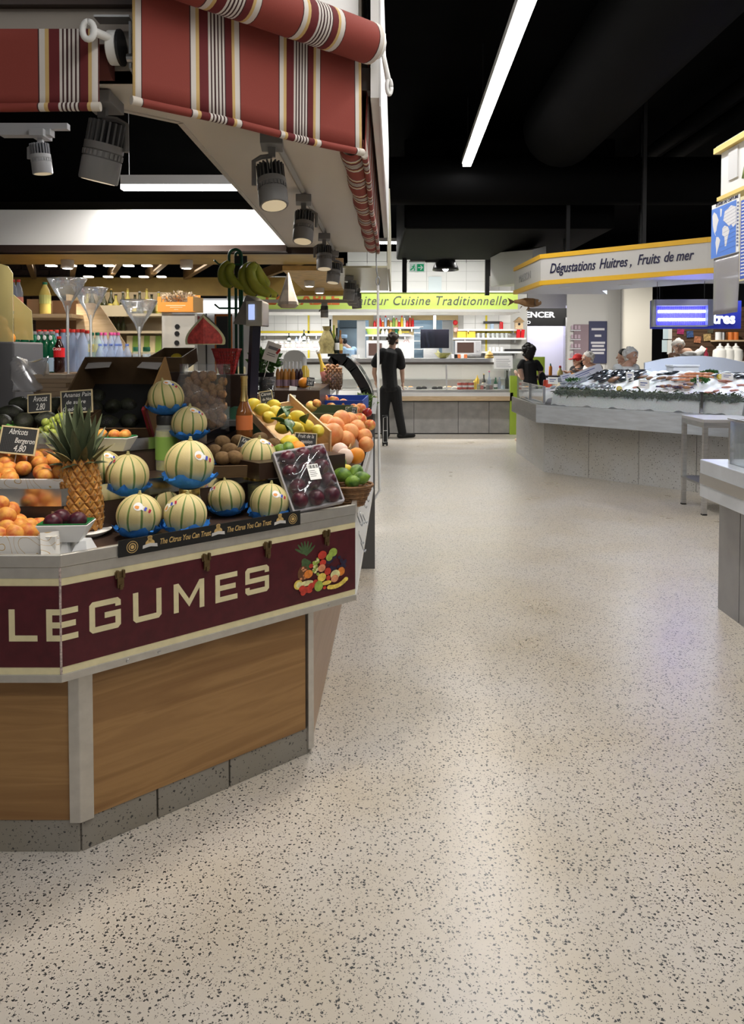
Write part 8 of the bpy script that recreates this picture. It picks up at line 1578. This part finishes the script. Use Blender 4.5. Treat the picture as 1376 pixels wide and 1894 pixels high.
for px0,px1,y0,y1,yl,lab in ((1061,1089,600,680,0,'photo poster of a shopping gallery on the white wall'),(1089,1123,594,672,1,'dark blue text poster on the white wall')):
    t = thing('wall_poster',lab,'poster',W((px0 + px1) / 2,y1,17.9)); a_,b2 = W(px0,y1,17.9),W(px1,y0,17.9); MB().bx(a_.x,b2.x,17.9,17.94,a_.z,b2.z).build('board',mat('poster_navy',(.05,.055,.12),.5) if yl else mat('poster_mauve',(.3,.22,.25),.5),t,world=True)
    PL = mat('poster_print',(.65,.64,.68),.5)
    if yl:
        for j,(py,w2) in enumerate(((609,24),(621,12),(634,26),(640,22),(647,26),(653,22))): MB().bx(W(1106 - w2 / 2,py,17.89).x,W(1106 + w2 / 2,py,17.89).x,17.885,17.9,W(1106,py + 2,17.89).z,W(1106,py - 2,17.89).z).build('print_line',PL,t,world=True)
    else:
        for r_ in range(4):
            MB().bx(W(1061,0,17.89).x,W(1080,0,17.89).x,17.885,17.9,W(0,612 + r_ * 17,17.89).z,W(0,610 + r_ * 17,17.89).z).build('print_cornice',PL,t,world=True)
            for c_ in range(3): MB().bx(W(1062 + 6.5 * c_,0,17.89).x,W(1066 + 6.5 * c_,0,17.89).x,17.885,17.9,W(0,609 + r_ * 17,17.89).z,W(0,602 + r_ * 17,17.89).z).build('print_window',mat('poster_pink',(.55,.42,.5),.5),t,world=True)
t = thing('lime_partition','lime green partition panel beside the woman in black','partition',W(1000,690,13.6)); t.location.z = 0
MB().bx(W(948,0,13.9).x,W(961,0,13.9).x,13.9,13.95,0,W(950,695,13.9).z).build('lower_panel',mat('lime_partition',(.42,.6,.06),.5),t,world=True); MB().bx(W(985,0,14.6).x,W(1013,0,14.6).x,14.6,14.65,0,W(990,660,14.6).z).build('upper_panel',MATS['lime_partition'],t,world=True)
tabl = thing('dining_table','dark table with condiments where two people sit','table',(W(1050,0,13.2).x,13.2,0)); zT = W(1050,694,13.2).z; MB().bx(-.65,.75,-.35,.35,zT - .035,zT).build('table_top',BROWN,tabl); 
for x in (-.6,.7):
    for y in (-.3,.3): MB().bx(x - .025,x + .025,y - .025,y + .025,0,zT - .035).build('leg',BLACKM,tabl)
t = thing('sauce_bottle','orange hot sauce bottle with green cap on the dark table','bottle',(W(1021,0,13.2).x,13.1,zT + .001)); h = W(0,672,13.1).z - zT; MB().lathe([(.001,0),(.03,0),(.03,h * .7),(.014,h * .8),(.001,h * .8)],12).build('body',mat('hot_sauce',(.75,.25,.02),.3),t,smooth='auto'); MB().lathe([(.016,h * .78),(.012,h * .9),(.005,h),(.001,h)],10).build('cap',CAPG,t,smooth='auto')
t = thing('condiment_stand','small condiment set with red lid on the dark table','condiment',(W(1039,0,13.2).x,13.1,zT + .001)); MB().lathe([(.001,0),(.05,0),(.05,.06),(.02,.1),(.02,.13),(.001,.13)],12).build('body',mat('yellow_label',(1,1,1)),t,smooth='auto'); MB().lathe([(.024,.13),(.02,.16),(.001,.165)],10).build('lid',CAPR,t)
t = thing('plate','white plate of food in front of the seated man','plate',(W(1068,0,13.2).x,13.15,zT + .001)); MB().lathe([(.06,0),(.12,.015),(.125,.018),(.06,.008),(.001,.008)],18).build('plate',DISH,t,smooth='auto'); MB().ball((0,0,.02),(.06,.05,.02),10,6).build('food',FOODS[3],t,smooth=True)
# far right shop with brown plank wall
t = thing('plank_wall','dark brown plank wall of the shop at the far right','wall',W(1300,650,15.5)); t.location.z = 0; PK = woodgrain('dark_plank',(.13,.075,.045),(.07,.04,.025),.8)
x0,x1 = W(1246,0,15.5).x,W(1420,0,15.5).x
for i in range(18): MB().bx(x0,x1,15.5 + .004 * (i % 2),15.54,.6 + i * .1,.6 + i * .1 + .094).build('plank',PK,t,world=True)
for i,(px,py,w_,c_) in enumerate(((1259,612,12,(.35,.03,.12)),(1276,618,12,(.05,.1,.25)),(1290,628,12,(.5,.2,.1)),(1308,624,13,(.5,.35,.15)),(1314,611,10,(.1,.09,.06)))): 
    o = MB().box((0,0,0),(w_ * .0108,.02,w_ * .0108)).build('picture',mat(f'picture_{i}',c_,.5,noise=.5,nscale=30),loc=W(px,py,15.46),rot=(0,R((-1) ** i * 5),0)); tag(o,['small pink picture on the plank wall','blue picture on the plank wall','tilted orange picture on the plank wall','yellow-brown picture on the plank wall','dark picture high on the plank wall'][i],'picture','pictures on the plank wall')
t = thing('notice_column','pale notice boards beside the plank wall','notice board',W(1230,660,15.3)); 
for i,(px,py,w_,h) in enumerate(((1231,617,9,20),(1239,615,7,24),(1229,640,9,22),(1238,642,8,26))): MB().box(W(px,py,15.3) - t.location,(w_ * .0107,.02,h * .0107)).build('notice',mat('notice_pale',(.66,.68,.66),.6) if i % 2 else mat('notice_blue',(.5,.62,.66),.6),t)
t = thing('rear_shelf','shelf of tins on the plank wall at the right','shelf',W(1350,630,15.3)); zR = W(1350,629,15.3).z; MB().bx(W(1330,0,15.3).x,W(1420,0,15.3).x,15.15,15.45,zR - .03,zR).build('board',WOOD_L,t,world=True)
for i,(px,m_) in enumerate(((1338,MATS['white_foam']),(1348,STEEL),(1361,MATS['orange_pack']),(1371,MATS['orange_pack']))): tag(MB().lathe([(.001,0),(.055,0),(.055,.15),(.05,.155),(.001,.155)],14).build('tin',m_,loc=(W(px,0,15.3).x,15.3,zR + .001),smooth='auto'),['white tin','steel tin','left orange tin','right orange tin'][i] + ' on the rear right shelf','tin','tins on the rear right shelf')
cz = W(1330,668,14.2).z
o = MB().bx(W(1240,0,14.2).x,W(1420,0,14.2).x,14.0,14.6,0,cz).build('rear_counter',WHITE); tag(o,'white rear counter of the shop at the far right','counter')
for i,px in enumerate((1344,1359,1374)): t = thing('glass_jar',['left','middle','right'][i] + ' large white lidded jar on the far right counter','jar',(W(px,0,14.2).x,14.25,cz + .001),0,'large jars on the rear counter'); MB().lathe([(.001,0),(.11,0),(.13,.1),(.12,.2),(.06,.24),(.001,.24)],18).build('jar_body',mat('milky_glass',(.75,.75,.72),.2),t,smooth='auto'); MB().lathe([(.06,.24),(.065,.26),(.02,.29),(.02,.32),(.001,.33)],14).build('lid',MATS['milky_glass'],t,smooth='auto')
t = thing('syrup_bottle','dark red syrup bottle on the far right counter','bottle',(W(1316,0,14.1).x,14.1,cz + .001)); MB().lathe([(.001,0),(.04,0),(.04,.13),(.015,.18),(.015,.22),(.001,.22)],12).build('body',mat('berry_jam',(1,1,1)),t,smooth='auto'); MB().lathe([(.018,.21),(.018,.24),(.001,.24)],10).build('cap',CAPR,t)
o = MB().box((0,0,.12),(.1,.03,.28),(0,R(35),0)).build('menu_stand',PAPERW,loc=(W(1303,0,14.1).x,14.1,cz + .02)); tag(o,'slanted white menu stand on the far right counter','menu')
spot('rear_shop_spot',(W(1280,0,13.2).x,13.0,3.0),(W(1300,0,14.8).x,14.8,1.5),260,80,(1,.94,.85))
# ---------------------------------------------------------------- people
SKIN = mat('skin',(.6,.38,.28),.55,sss=.1,noise=.06,nscale=12); SKIN2 = mat('skin_tanned',(.55,.31,.21),.55,sss=.1,noise=.06,nscale=12)
BLKC = mat('black_cotton',(.012,.012,.013),.9,noise=.2,nscale=30,bump=.3,bscale=25); BLKT = mat('black_trousers',(.01,.01,.011),.85,bump=.3,bscale=20)
WHC = mat('white_cotton',(.78,.78,.76),.85,bump=.4,bscale=22); BLC2 = mat('pale_blue_cotton',(.42,.58,.75),.85,bump=.4,bscale=22)
HBR = mat('brown_hair',(.03,.018,.012),.6,noise=.5,nscale=60,bump=1.,bscale=120); HBK = mat('black_hair',(.012,.009,.008),.55,noise=.4,nscale=60,bump=1.,bscale=120); HWH = mat('white_hair',(.72,.7,.66),.7,noise=.15,nscale=60,bump=.8,bscale=120)
def chain(mb,pts,rads):
    pts = [Vector(p) for p in pts]
    mb.tube(pts,rads,12)
    for p,r in zip(pts,rads):
        if not isinstance(r,tuple): mb.ball(p,r * .985,12,8)
def fused(mb,name,m,parent,vox=.011,sm=4):
    o = mb.build(name,m,parent,smooth=True,world=True)
    r = o.modifiers.new('fuse','REMESH'); r.mode = 'VOXEL'; r.voxel_size = vox; r.use_smooth_shade = True
    if sm: s_ = o.modifiers.new('soften','SMOOTH'); s_.iterations = sm; s_.factor = .5
    return o
def hand(mb,wrist,dirv,side,s=1.):
    d = Vector(dirv).normalized(); sd = Vector(side).normalized(); sd = (sd - d * sd.dot(d)).normalized(); nn = d.cross(sd); w = Vector(wrist)
    chain(mb,[w,w + d * .04 * s,w + d * .085 * s],[.024 * s,(.036 * s,.018 * s),(.036 * s,.015 * s)])
    mb.ball(w + d * .06 * s,(.03 * s,.03 * s,.03 * s),8,6)
    for i,L0 in enumerate((.062,.075,.07,.052)):
        b_ = w + d * .085 * s + sd * (-.027 + .018 * i) * s; chain(mb,[b_,b_ + d * L0 * .5 * s + nn * .006 * s,b_ + d * L0 * .85 * s + nn * .022 * s],[.0095 * s,.0088 * s,.0078 * s])
    b_ = w + d * .03 * s - sd * .028 * s; chain(mb,[b_,b_ + d * .025 * s - sd * .02 * s,b_ + d * .055 * s - sd * .024 * s + nn * .008 * s],[.012 * s,.0105 * s,.0085 * s])
def head(mb,c,f,s=1.):
    c = Vector(c); f = Vector(f).normalized(); r = Vector((f.y,-f.x,0))
    mb.ball(c + Vector((0,0,.02)) * s,(.076 * s + .014 * abs(f.x) * s,.076 * s + .014 * abs(f.y) * s,.098 * s),16,12)
    mb.ball(c + f * .03 * s + Vector((0,0,-.055)) * s,(.054 * s,.054 * s,.058 * s),12,10)       # jaw
    mb.ball(c + f * .068 * s + Vector((0,0,-.094)) * s,.02 * s,8,6)                                # chin
    chain(mb,[c + f * .084 * s + Vector((0,0,.012)) * s,c + f * .104 * s + Vector((0,0,-.022)) * s],[.01 * s,.015 * s])  # nose
    chain(mb,[c + f * .085 * s + r * -.016 * s + Vector((0,0,-.057)) * s,c + f * .085 * s + r * .016 * s + Vector((0,0,-.057)) * s],[.009 * s,.009 * s])  # lips
    for q in (-1,1):
        e = c + r * q * .08 * s + Vector((0,0,-.008)) * s; mb.ball(e,(.014 * s + .012 * abs(f.x) * s,.014 * s + .012 * abs(f.y) * s,.03 * s),8,6)   # ear
        mb.ball(c + f * .073 * s + r * q * .03 * s + Vector((0,0,.028)) * s,(.02 * s,.02 * s,.009 * s),8,6)  # brow
def face(t,c,f,s=1.,brow=None):
    c = Vector(c); f = Vector(f).normalized(); r = Vector((f.y,-f.x,0))
    for q in (-1,1):
        e = c + f * .079 * s + r * q * .031 * s + Vector((0,0,.008)) * s
        mb = MB(); mb.ball(e,.0125 * s,10,8); o = mb.build('eyeball',mat('eye_white',(.75,.73,.7),.2),t,smooth=True,world=True); MB().ball(e + f * .009 * s,.0062 * s,8,6).build('iris',BLACKP,o,smooth=True,world=True) if 0 else MB().ball(e + f * .009 * s,.0062 * s,8,6).build('iris',BLACKP,t,smooth=True,world=True)
        if brow: mb = MB(); chain(mb,[c + f * .087 * s + r * q * .015 * s + Vector((0,0,.031)) * s,c + f * .083 * s + r * q * .046 * s + Vector((0,0,.031)) * s],[.006 * s,.004 * s]); mb.build('eyebrow',brow,t,smooth=True,world=True)
    m_ = MB(); chain(m_,[c + f * .0925 * s + r * -.018 * s + Vector((0,0,-.0575)) * s,c + f * .0925 * s + r * .018 * s + Vector((0,0,-.0575)) * s],[.003 * s,.003 * s]); m_.build('mouth',mat('lip',(.35,.1,.08),.5),t,smooth=True,world=True)
def hair_cap(t,c,f,m,s=1.,back=.02,grow=1.1,drop=0.,curls=0,seed=1):
    c = Vector(c); f = Vector(f).normalized(); mb = MB(); rg = random.Random(seed)
    mb.ball(c - f * back * .6 * s + Vector((0,0,.05)) * s,(.088 * s * grow,.088 * s * grow,.082 * s * grow),16,12)
    mb.ball(c - f * (.045 + back) * s + Vector((0,0,-.01 - drop)) * s,(.062 * s * grow,.062 * s * grow,.075 * s * grow),14,10)
    for i in range(curls):
        d = Vector((rg.gauss(0,1),rg.gauss(0,1),rg.gauss(0.2,.8))).normalized(); 
        if d.dot(f) > .35: continue
        mb.ball(c - f * back * s + Vector((0,0,.03)) * s + Vector((d.x * .095,d.y * .095,d.z * .1)) * s * grow,rg.uniform(.018,.032) * s,8,6)
    return fused(mb,'hair',m,t,.012,1)
# --- the standing man in black, seen from behind
Y = 13.35; P = lambda px,py,dy=0.: W(px,py,Y + dy)
man = thing('person','man in black t-shirt and trousers standing with his back turned at the deli','person',(P(722,700).x,Y,0))
body = MB(); fw = Vector((.35,1,0)); hc = P(727,629.5,.02)
head(body,hc,fw); chain(body,[P(726,640),P(724,650)],[.06,.075])
chain(body,[P(722,652),P(720,680),P(722,712),P(723,722)],[(.17,.1),(.16,.105),(.145,.1),(.15,.11)])
chain(body,[P(705,654),P(694,672),P(692,690,.05),P(695,703,.09)],[.055,.045,.04,.03]); chain(body,[P(738,654),P(743,676),P(744,692,.04),P(745,706,.07)],[.055,.047,.04,.03])
hand(body,P(695,703,.09),(0.02,.3,-1),(0,1,.2)); hand(body,P(745,706,.07),(-.02,.25,-1),(0,1,.2))
for hx_,kx_,ax in ((P(714,722),P(711,765),P(713,805)),(P(731,722),P(737,764,-.02),P(744,803,-.02))): chain(body,[hx_,kx_,ax],[.085,.055,.038])
fused(body,'body',SKIN,man,.0085,3)
sh = MB(); chain(sh,[P(726,645),P(723,652),P(719,678),P(721,705),P(722,718)],[(.07,.075),(.2,.12),(.2,.135),(.19,.13),(.195,.135)]); chain(sh,[P(708,652),P(700,660),P(694,672)],[.085,.08,.082]); chain(sh,[P(735,652),P(740,662),P(742,676)],[.085,.08,.08])
fused(sh,'tshirt',BLKC,man,.011,4)
tr_ = MB(); chain(tr_,[P(721,715),P(722,724)],[(.175,.13),(.17,.135)])
for pts,rs in (([P(713,722),P(711,763),P(713,803)],[.108,.082,.076]),([P(731,722),P(737,762,-.02),P(744,800,-.02)],[.108,.082,.074])): chain(tr_,pts,rs)
fused(tr_,'trousers',BLKT,man,.011,3)
for a_,b2,nm in ((P(713,806),Vector((.05,.22,0)),'shoe'),(P(744,805,-.02),Vector((.2,.1,0)),'shoe')):
    m_ = MB(); z = .045; chain(m_,[Vector((a_.x,a_.y,z)) - b2 * .25,Vector((a_.x,a_.y,z)) + b2 * .4,Vector((a_.x,a_.y,z - .008)) + b2],[.048,.046,.036]); fused(m_,nm,mat('black_leather',(.012,.011,.01),.5),man,.009,2)
hair_cap(man,hc,fw,HBR,1.0,.012,1.04,.0,46,5)
# --- the woman in black, seen from behind
Y = 12.75; wo = thing('person','woman with dark curly hair in black top, back turned beside the fish counter','person',(P(979,700).x,Y,0)); fw = Vector((-.5,1,0)); hc = P(976,652)
body = MB(); head(body,hc,fw,.95); chain(body,[P(977,660),P(978,668)],[.05,.065]); chain(body,[P(979,671),P(980,695),P(981,722),P(981,735)],[(.14,.085),(.13,.09),(.14,.1),(.15,.11)])
chain(body,[P(965,672),P(962,684,-.02),P(966,699,-.02),P(960,694,.14)],[.046,.042,.04,.026]); chain(body,[P(995,674),P(1000,688),P(1000,702,.08),P(996,700,.2)],[.046,.042,.036,.026]); hand(body,P(960,694,.14),(-.5,.6,.5),(0,0,1),.92); hand(body,P(996,700,.2),(-.3,1,.1),(0,0,1),.92)
for hx_,kx_,ax in ((P(973,735),P(969,768),P(963,797)),(P(988,735),P(986,770),P(984,799))): chain(body,[hx_,kx_,ax],[.08,.05,.034])
for a_ in (P(963,799),P(984,800)): chain(body,[Vector((a_.x,a_.y,.04)),Vector((a_.x - .03,a_.y + .1,.025)),Vector((a_.x - .05,a_.y + .16,.02))],[.034,.032,.02])
fused(body,'body',SKIN,wo,.0085,3)
sh = MB(); chain(sh,[P(977,666),P(979,671),P(980,695),P(981,722)],[(.08,.07),(.175,.105),(.15,.11),(.17,.125)]); chain(sh,[P(967,671),P(962,679,-.01)],[.062,.058]); chain(sh,[P(992,672),P(999,682)],[.062,.058]); fused(sh,'top',BLKC,wo,.01,4)
sk_ = MB(); chain(sk_,[P(981,718),P(981,735)],[(.17,.125),(.18,.13)])
for pts in ([P(973,735),P(968,766),P(963,788)],[P(988,735),P(986,768),P(984,790)]): chain(sk_,pts,[.1,.085,.08])
PATN = mat('patterned_cloth',(.1,.1,.1),.8); L = PATN.node_tree.links; tc = N(PATN,'ShaderNodeTexCoord'); v = N(PATN,'ShaderNodeTexVoronoi'); v.inputs['Scale'].default_value = 28; L.new(tc.outputs['Object'],v.inputs['Vector']); rr = ramp(PATN,v.outputs['Distance'],[(.3,(.02,.02,.022)),(.5,(.55,.54,.52))]); L.new(rr.outputs[0],bsdf(PATN).inputs['Base Color']); fused(sk_,'patterned_trousers',PATN,wo,.011,3)
hair_cap(wo,hc,fw,HBK,1.02,.015,1.12,.03,120,9)
m_ = MB(); m_.ball(P(1003,702,-.02),(.06,.1,.13),14,10); fused(m_,'shoulder_bag',BLKC,wo,.012,2)
# --- the two seated at the dark table
def stool(label,x,y,z):
    t = thing('stool',label,'stool',(x,y,0)); MB().lathe([(.001,z - .04),(.16,z - .04),(.17,z - .02),(.16,z),(.001,z)],20).build('seat',BROWN,t,smooth='auto')
    for a in (.8,2.4,3.9,5.5): MB().tube([(math.cos(a) * .12,math.sin(a) * .12,z - .04),(math.cos(a) * .17,math.sin(a) * .17,0)],.014,8).build('leg',BLACKM,t)
def seated(label,Y0,hd,fw,sho,pel,cloth,skin,hands_at,hs=1.,grp=None):
    Pq = lambda px,py,dy=0.: W(px,py,Y0 + dy)
    t = thing('person',label,'person',(Pq(*pel).x,Y0,0)); f = Vector(fw).normalized(); r = Vector((f.y,-f.x,0)); hc = Pq(*hd); s0 = Pq(*sho); p0 = Pq(*pel)
    body = MB(); head(body,hc,f,hs); chain(body,[hc + Vector((0,0,-.09)) - f * .01,s0 + Vector((0,0,.02))],[.055,.07]); chain(body,[s0,s0.lerp(p0,.5) - f * .02,p0],[(.16,.1),(.15,.11),(.16,.13)])
    cl = MB(); chain(cl,[s0 + Vector((0,0,.035)),s0,s0.lerp(p0,.5) - f * .02,p0],[(.08,.08),(.19,.125),(.18,.14),(.19,.16)])
    for q,ha in zip((-1,1),hands_at):
        s1 = s0 + r * q * .17; h1 = Vector(ha); el = (s1 + h1) / 2 + Vector((0,0,-.12)) + r * q * .05
        chain(body,[s1,el,h1],[.05,.042,.028]); hand(body,h1,(h1 - el),r * -q,.95); chain(cl,[s1,s1.lerp(el,.75)],[.075,.065])
        kn = p0 + f * .42 + r * q * .1; an = Vector((kn.x,kn.y,.09)); hp = p0 + r * q * .09 - Vector((0,0,.05)); chain(body,[hp,kn - Vector((0,0,.05)),an],[.08,.055,.038]); chain(body,[an - Vector((0,0,.05)),an + f * .14 - Vector((0,0,.06))],[.035,.028])
    fused(body,'body',skin,t,.0085,3); fused(cl,'shirt',cloth,t,.011,4)
    pt = MB()
    for q in (-1,1):
        kn = p0 + f * .42 + r * q * .1 - Vector((0,0,.05)); hp = p0 + r * q * .09 - Vector((0,0,.05)); chain(pt,[hp,kn,Vector((kn.x,kn.y,.12))],[.105,.08,.065])
    fused(pt,'trousers',BLKT,t,.012,2)
    return t,hc,f,p0
for hd,fw,lab in (((1086,664),(-1,-.35,0),'white-haired man in white t-shirt eating at the dark table'),):
    Y0 = 13.85; t,hc,f,p0 = seated(lab,Y0,hd,fw,(1097,681),(1099,735),WHC,SKIN2,(W(1072,687,13.5),W(1078,689,13.45)),1.0)
    hair_cap(t,hc,f,HWH,1.0,.02,1.0,.0,70,2); face(t,hc,f,1.0,HWH); stool('stool under the white-haired man at the dark table',p0.x,p0.y,p0.z - .14)
Y0 = 14.35; t,hc,f,p0 = seated('person in red cap and dark jacket leaning over the dark table',Y0,(1069,667),(-1,-.3,0),(1070,684),(1076,735),BLKC,SKIN2,(W(1050,690,13.9),W(1056,691,13.85)),.95)
face(t,hc,f,.95); m_ = MB(); m_.ball(hc + Vector((0,0,.05)),(.098,.098,.085),16,10); chain(m_,[hc + f * .06 + Vector((0,0,.045)),hc + f * .18 + Vector((0,0,.025))],[(.07,.012),(.055,.01)]); fused(m_,'red_cap',mat('red_cap_cloth',(.5,.02,.02),.7),t,.01,1); hair_cap(t,hc - Vector((0,0,.04)),f,HBK,.95,.04,.95,.02,20,4); stool('stool under the person in the red cap',p0.x,p0.y,p0.z - .14)
# --- fishmonger with white hair, the dark-haired person behind him
def standing(label,Y0,hd,fw,sho,cloth,skin,hands_at,hs=1.,lower=BLKT,apron=None):
    Pq = lambda px,py,dy=0.: W(px,py,Y0 + dy); t = thing('person',label,'person',(Pq(*sho).x,Y0,0)); f = Vector(fw).normalized(); r = Vector((f.y,-f.x,0)); hc = Pq(*hd); s0 = Pq(*sho); p0 = Vector((s0.x,Y0,s0.z - .48))
    body = MB(); head(body,hc,f,hs); chain(body,[hc + Vector((0,0,-.08)) - f * .01,s0 + Vector((0,0,.02))],[.056,.07]); chain(body,[s0,s0.lerp(p0,.5),p0],[(.17,.105),(.155,.11),(.16,.12)])
    cl = MB(); chain(cl,[s0 + Vector((0,0,.035)),s0,s0.lerp(p0,.5),p0],[(.08,.08),(.2,.13),(.185,.135),(.19,.14)])
    for q,ha in zip((-1,1),hands_at):
        s1 = s0 + r * q * .18; h1 = Vector(ha); el = (s1 + h1) / 2 + Vector((0,0,-.1)) + r * q * .06; chain(body,[s1,el,h1],[.052,.043,.028]); hand(body,h1,h1 - el,r * -q); chain(cl,[s1,el,el.lerp(h1,.7)],[.078,.062,.052])
    pt = MB(); chain(pt,[p0,p0 - Vector((0,0,.08))],[(.18,.135),(.18,.14)])
    for q in (-1,1):
        hp = p0 + r * q * .09 - Vector((0,0,.06)); an = Vector((hp.x,hp.y,.08)); kn = (hp + an) / 2 + f * .02; chain(body,[hp,kn,an],[.085,.055,.038]); chain(body,[an - Vector((0,0,.045)),an + f * .16 - Vector((0,0,.055))],[.036,.026]); chain(pt,[hp,kn,an + Vector((0,0,.02))],[.105,.08,.07])
    fused(body,'body',skin,t,.0085,3); fused(cl,'shirt',cloth,t,.011,4); fused(pt,'trousers',lower,t,.012,2)
    return t,hc,f
t,hc,f = standing('white-haired fishmonger in white behind the fish counter',11.5,(1168,659),(.55,-1,0),(1158,682),WHC,SKIN2,(W(1148,700,11.1),W(1182,698,11.1)),1.02); hair_cap(t,hc,f,HWH,1.02,.02,1.02,0,70,3); face(t,hc,f,1.02,HWH)
t,hc,f = standing('dark-haired person half hidden behind the white-haired fishmonger',12.1,(1153,660),(-1,.3,0),(1150,684),mat('red_cotton',(.4,.03,.03),.8),SKIN,(W(1138,702,12.0),W(1150,704,12.0)),.98); hair_cap(t,hc,f,HBK,.98,.015,1.04)
# --- man with glasses resting his chin on his hand
t,hc,f = standing('grey-haired man with glasses in white resting chin on hand at right',13.55,(1254,641),(-.35,-1,0),(1273,653),WHC,SKIN,(W(1251,657,13.38),W(1290,690,13.4)),.98); hair_cap(t,hc,f,HWH,.98,.012,1.02,0,60,8); face(t,hc,f,.98,HWH)
r = Vector((f.y,-f.x,0)); gm = MB()
for q in (-1,1):
    c_ = hc + f * .098 + r * q * .031 + Vector((0,0,.006)); gm.tube([c_ + r * math.cos(a) * .024 + Vector((0,0,math.sin(a) * .017)) for a in [2 * math.pi * i / 16 for i in range(17)]],.0022,5,cap=False); gm.tube([c_ + r * q * .024,hc + r * q * .083 + Vector((0,0,.01))],.0022,5)
gm.tube([hc + f * .1 - r * .008 + Vector((0,0,.008)),hc + f * .1 + r * .008 + Vector((0,0,.008))],.0022,5); gm.build('glasses',BLACKM,t,world=True)
# --- cook in the kitchen hatch
t,hc,f = standing('cook in pale blue jacket and cap seen through the left hatch',17.35,(634,630),(-.8,.6,0),(645,647),BLC2,SKIN,(W(625,664,17.5),W(640,668,17.7)),1.0,BLC2); m_ = MB(); m_.lathe([(.09,.0),(.1,.03),(.1,.08),(.001,.085)],18,hc + Vector((0,0,.05))); fused(m_,'cook_cap',BLC2,t,.011,1); hair_cap(t,hc,f,HBK,.96,.01,.98)
# --- backpack-like trolley frame standing by the man's leg
q = W(712,812,12.2); t = thing('folding_trolley','folded black trolley with white edging beside the standing man','trolley',(q.x,12.2,0),R(12)); zt3 = W(712,768,12.2).z
MB().bx(-.045,.045,-.02,.02,.02,zt3).build('board',BLACKP,t,bevel=.01); MB().tube([(-.035,-.024,.06),(-.03,-.024,zt3 - .04),(.03,-.024,zt3 - .02),(.035,-.024,.06),(-.035,-.024,.06)],.005,5).tube([(-.033,-.024,zt3 * .5),(.033,-.024,zt3 * .5)],.005,5).build('white_edging',PAPERW,t)
for x in (-.03,.03): MB().lathe([(.001,-.012),(.02,-.012),(.02,.012),(.001,.012)],12).build('wheel',BLACKP,t,loc=(x,0,.02),rot=(0,R(90),0))
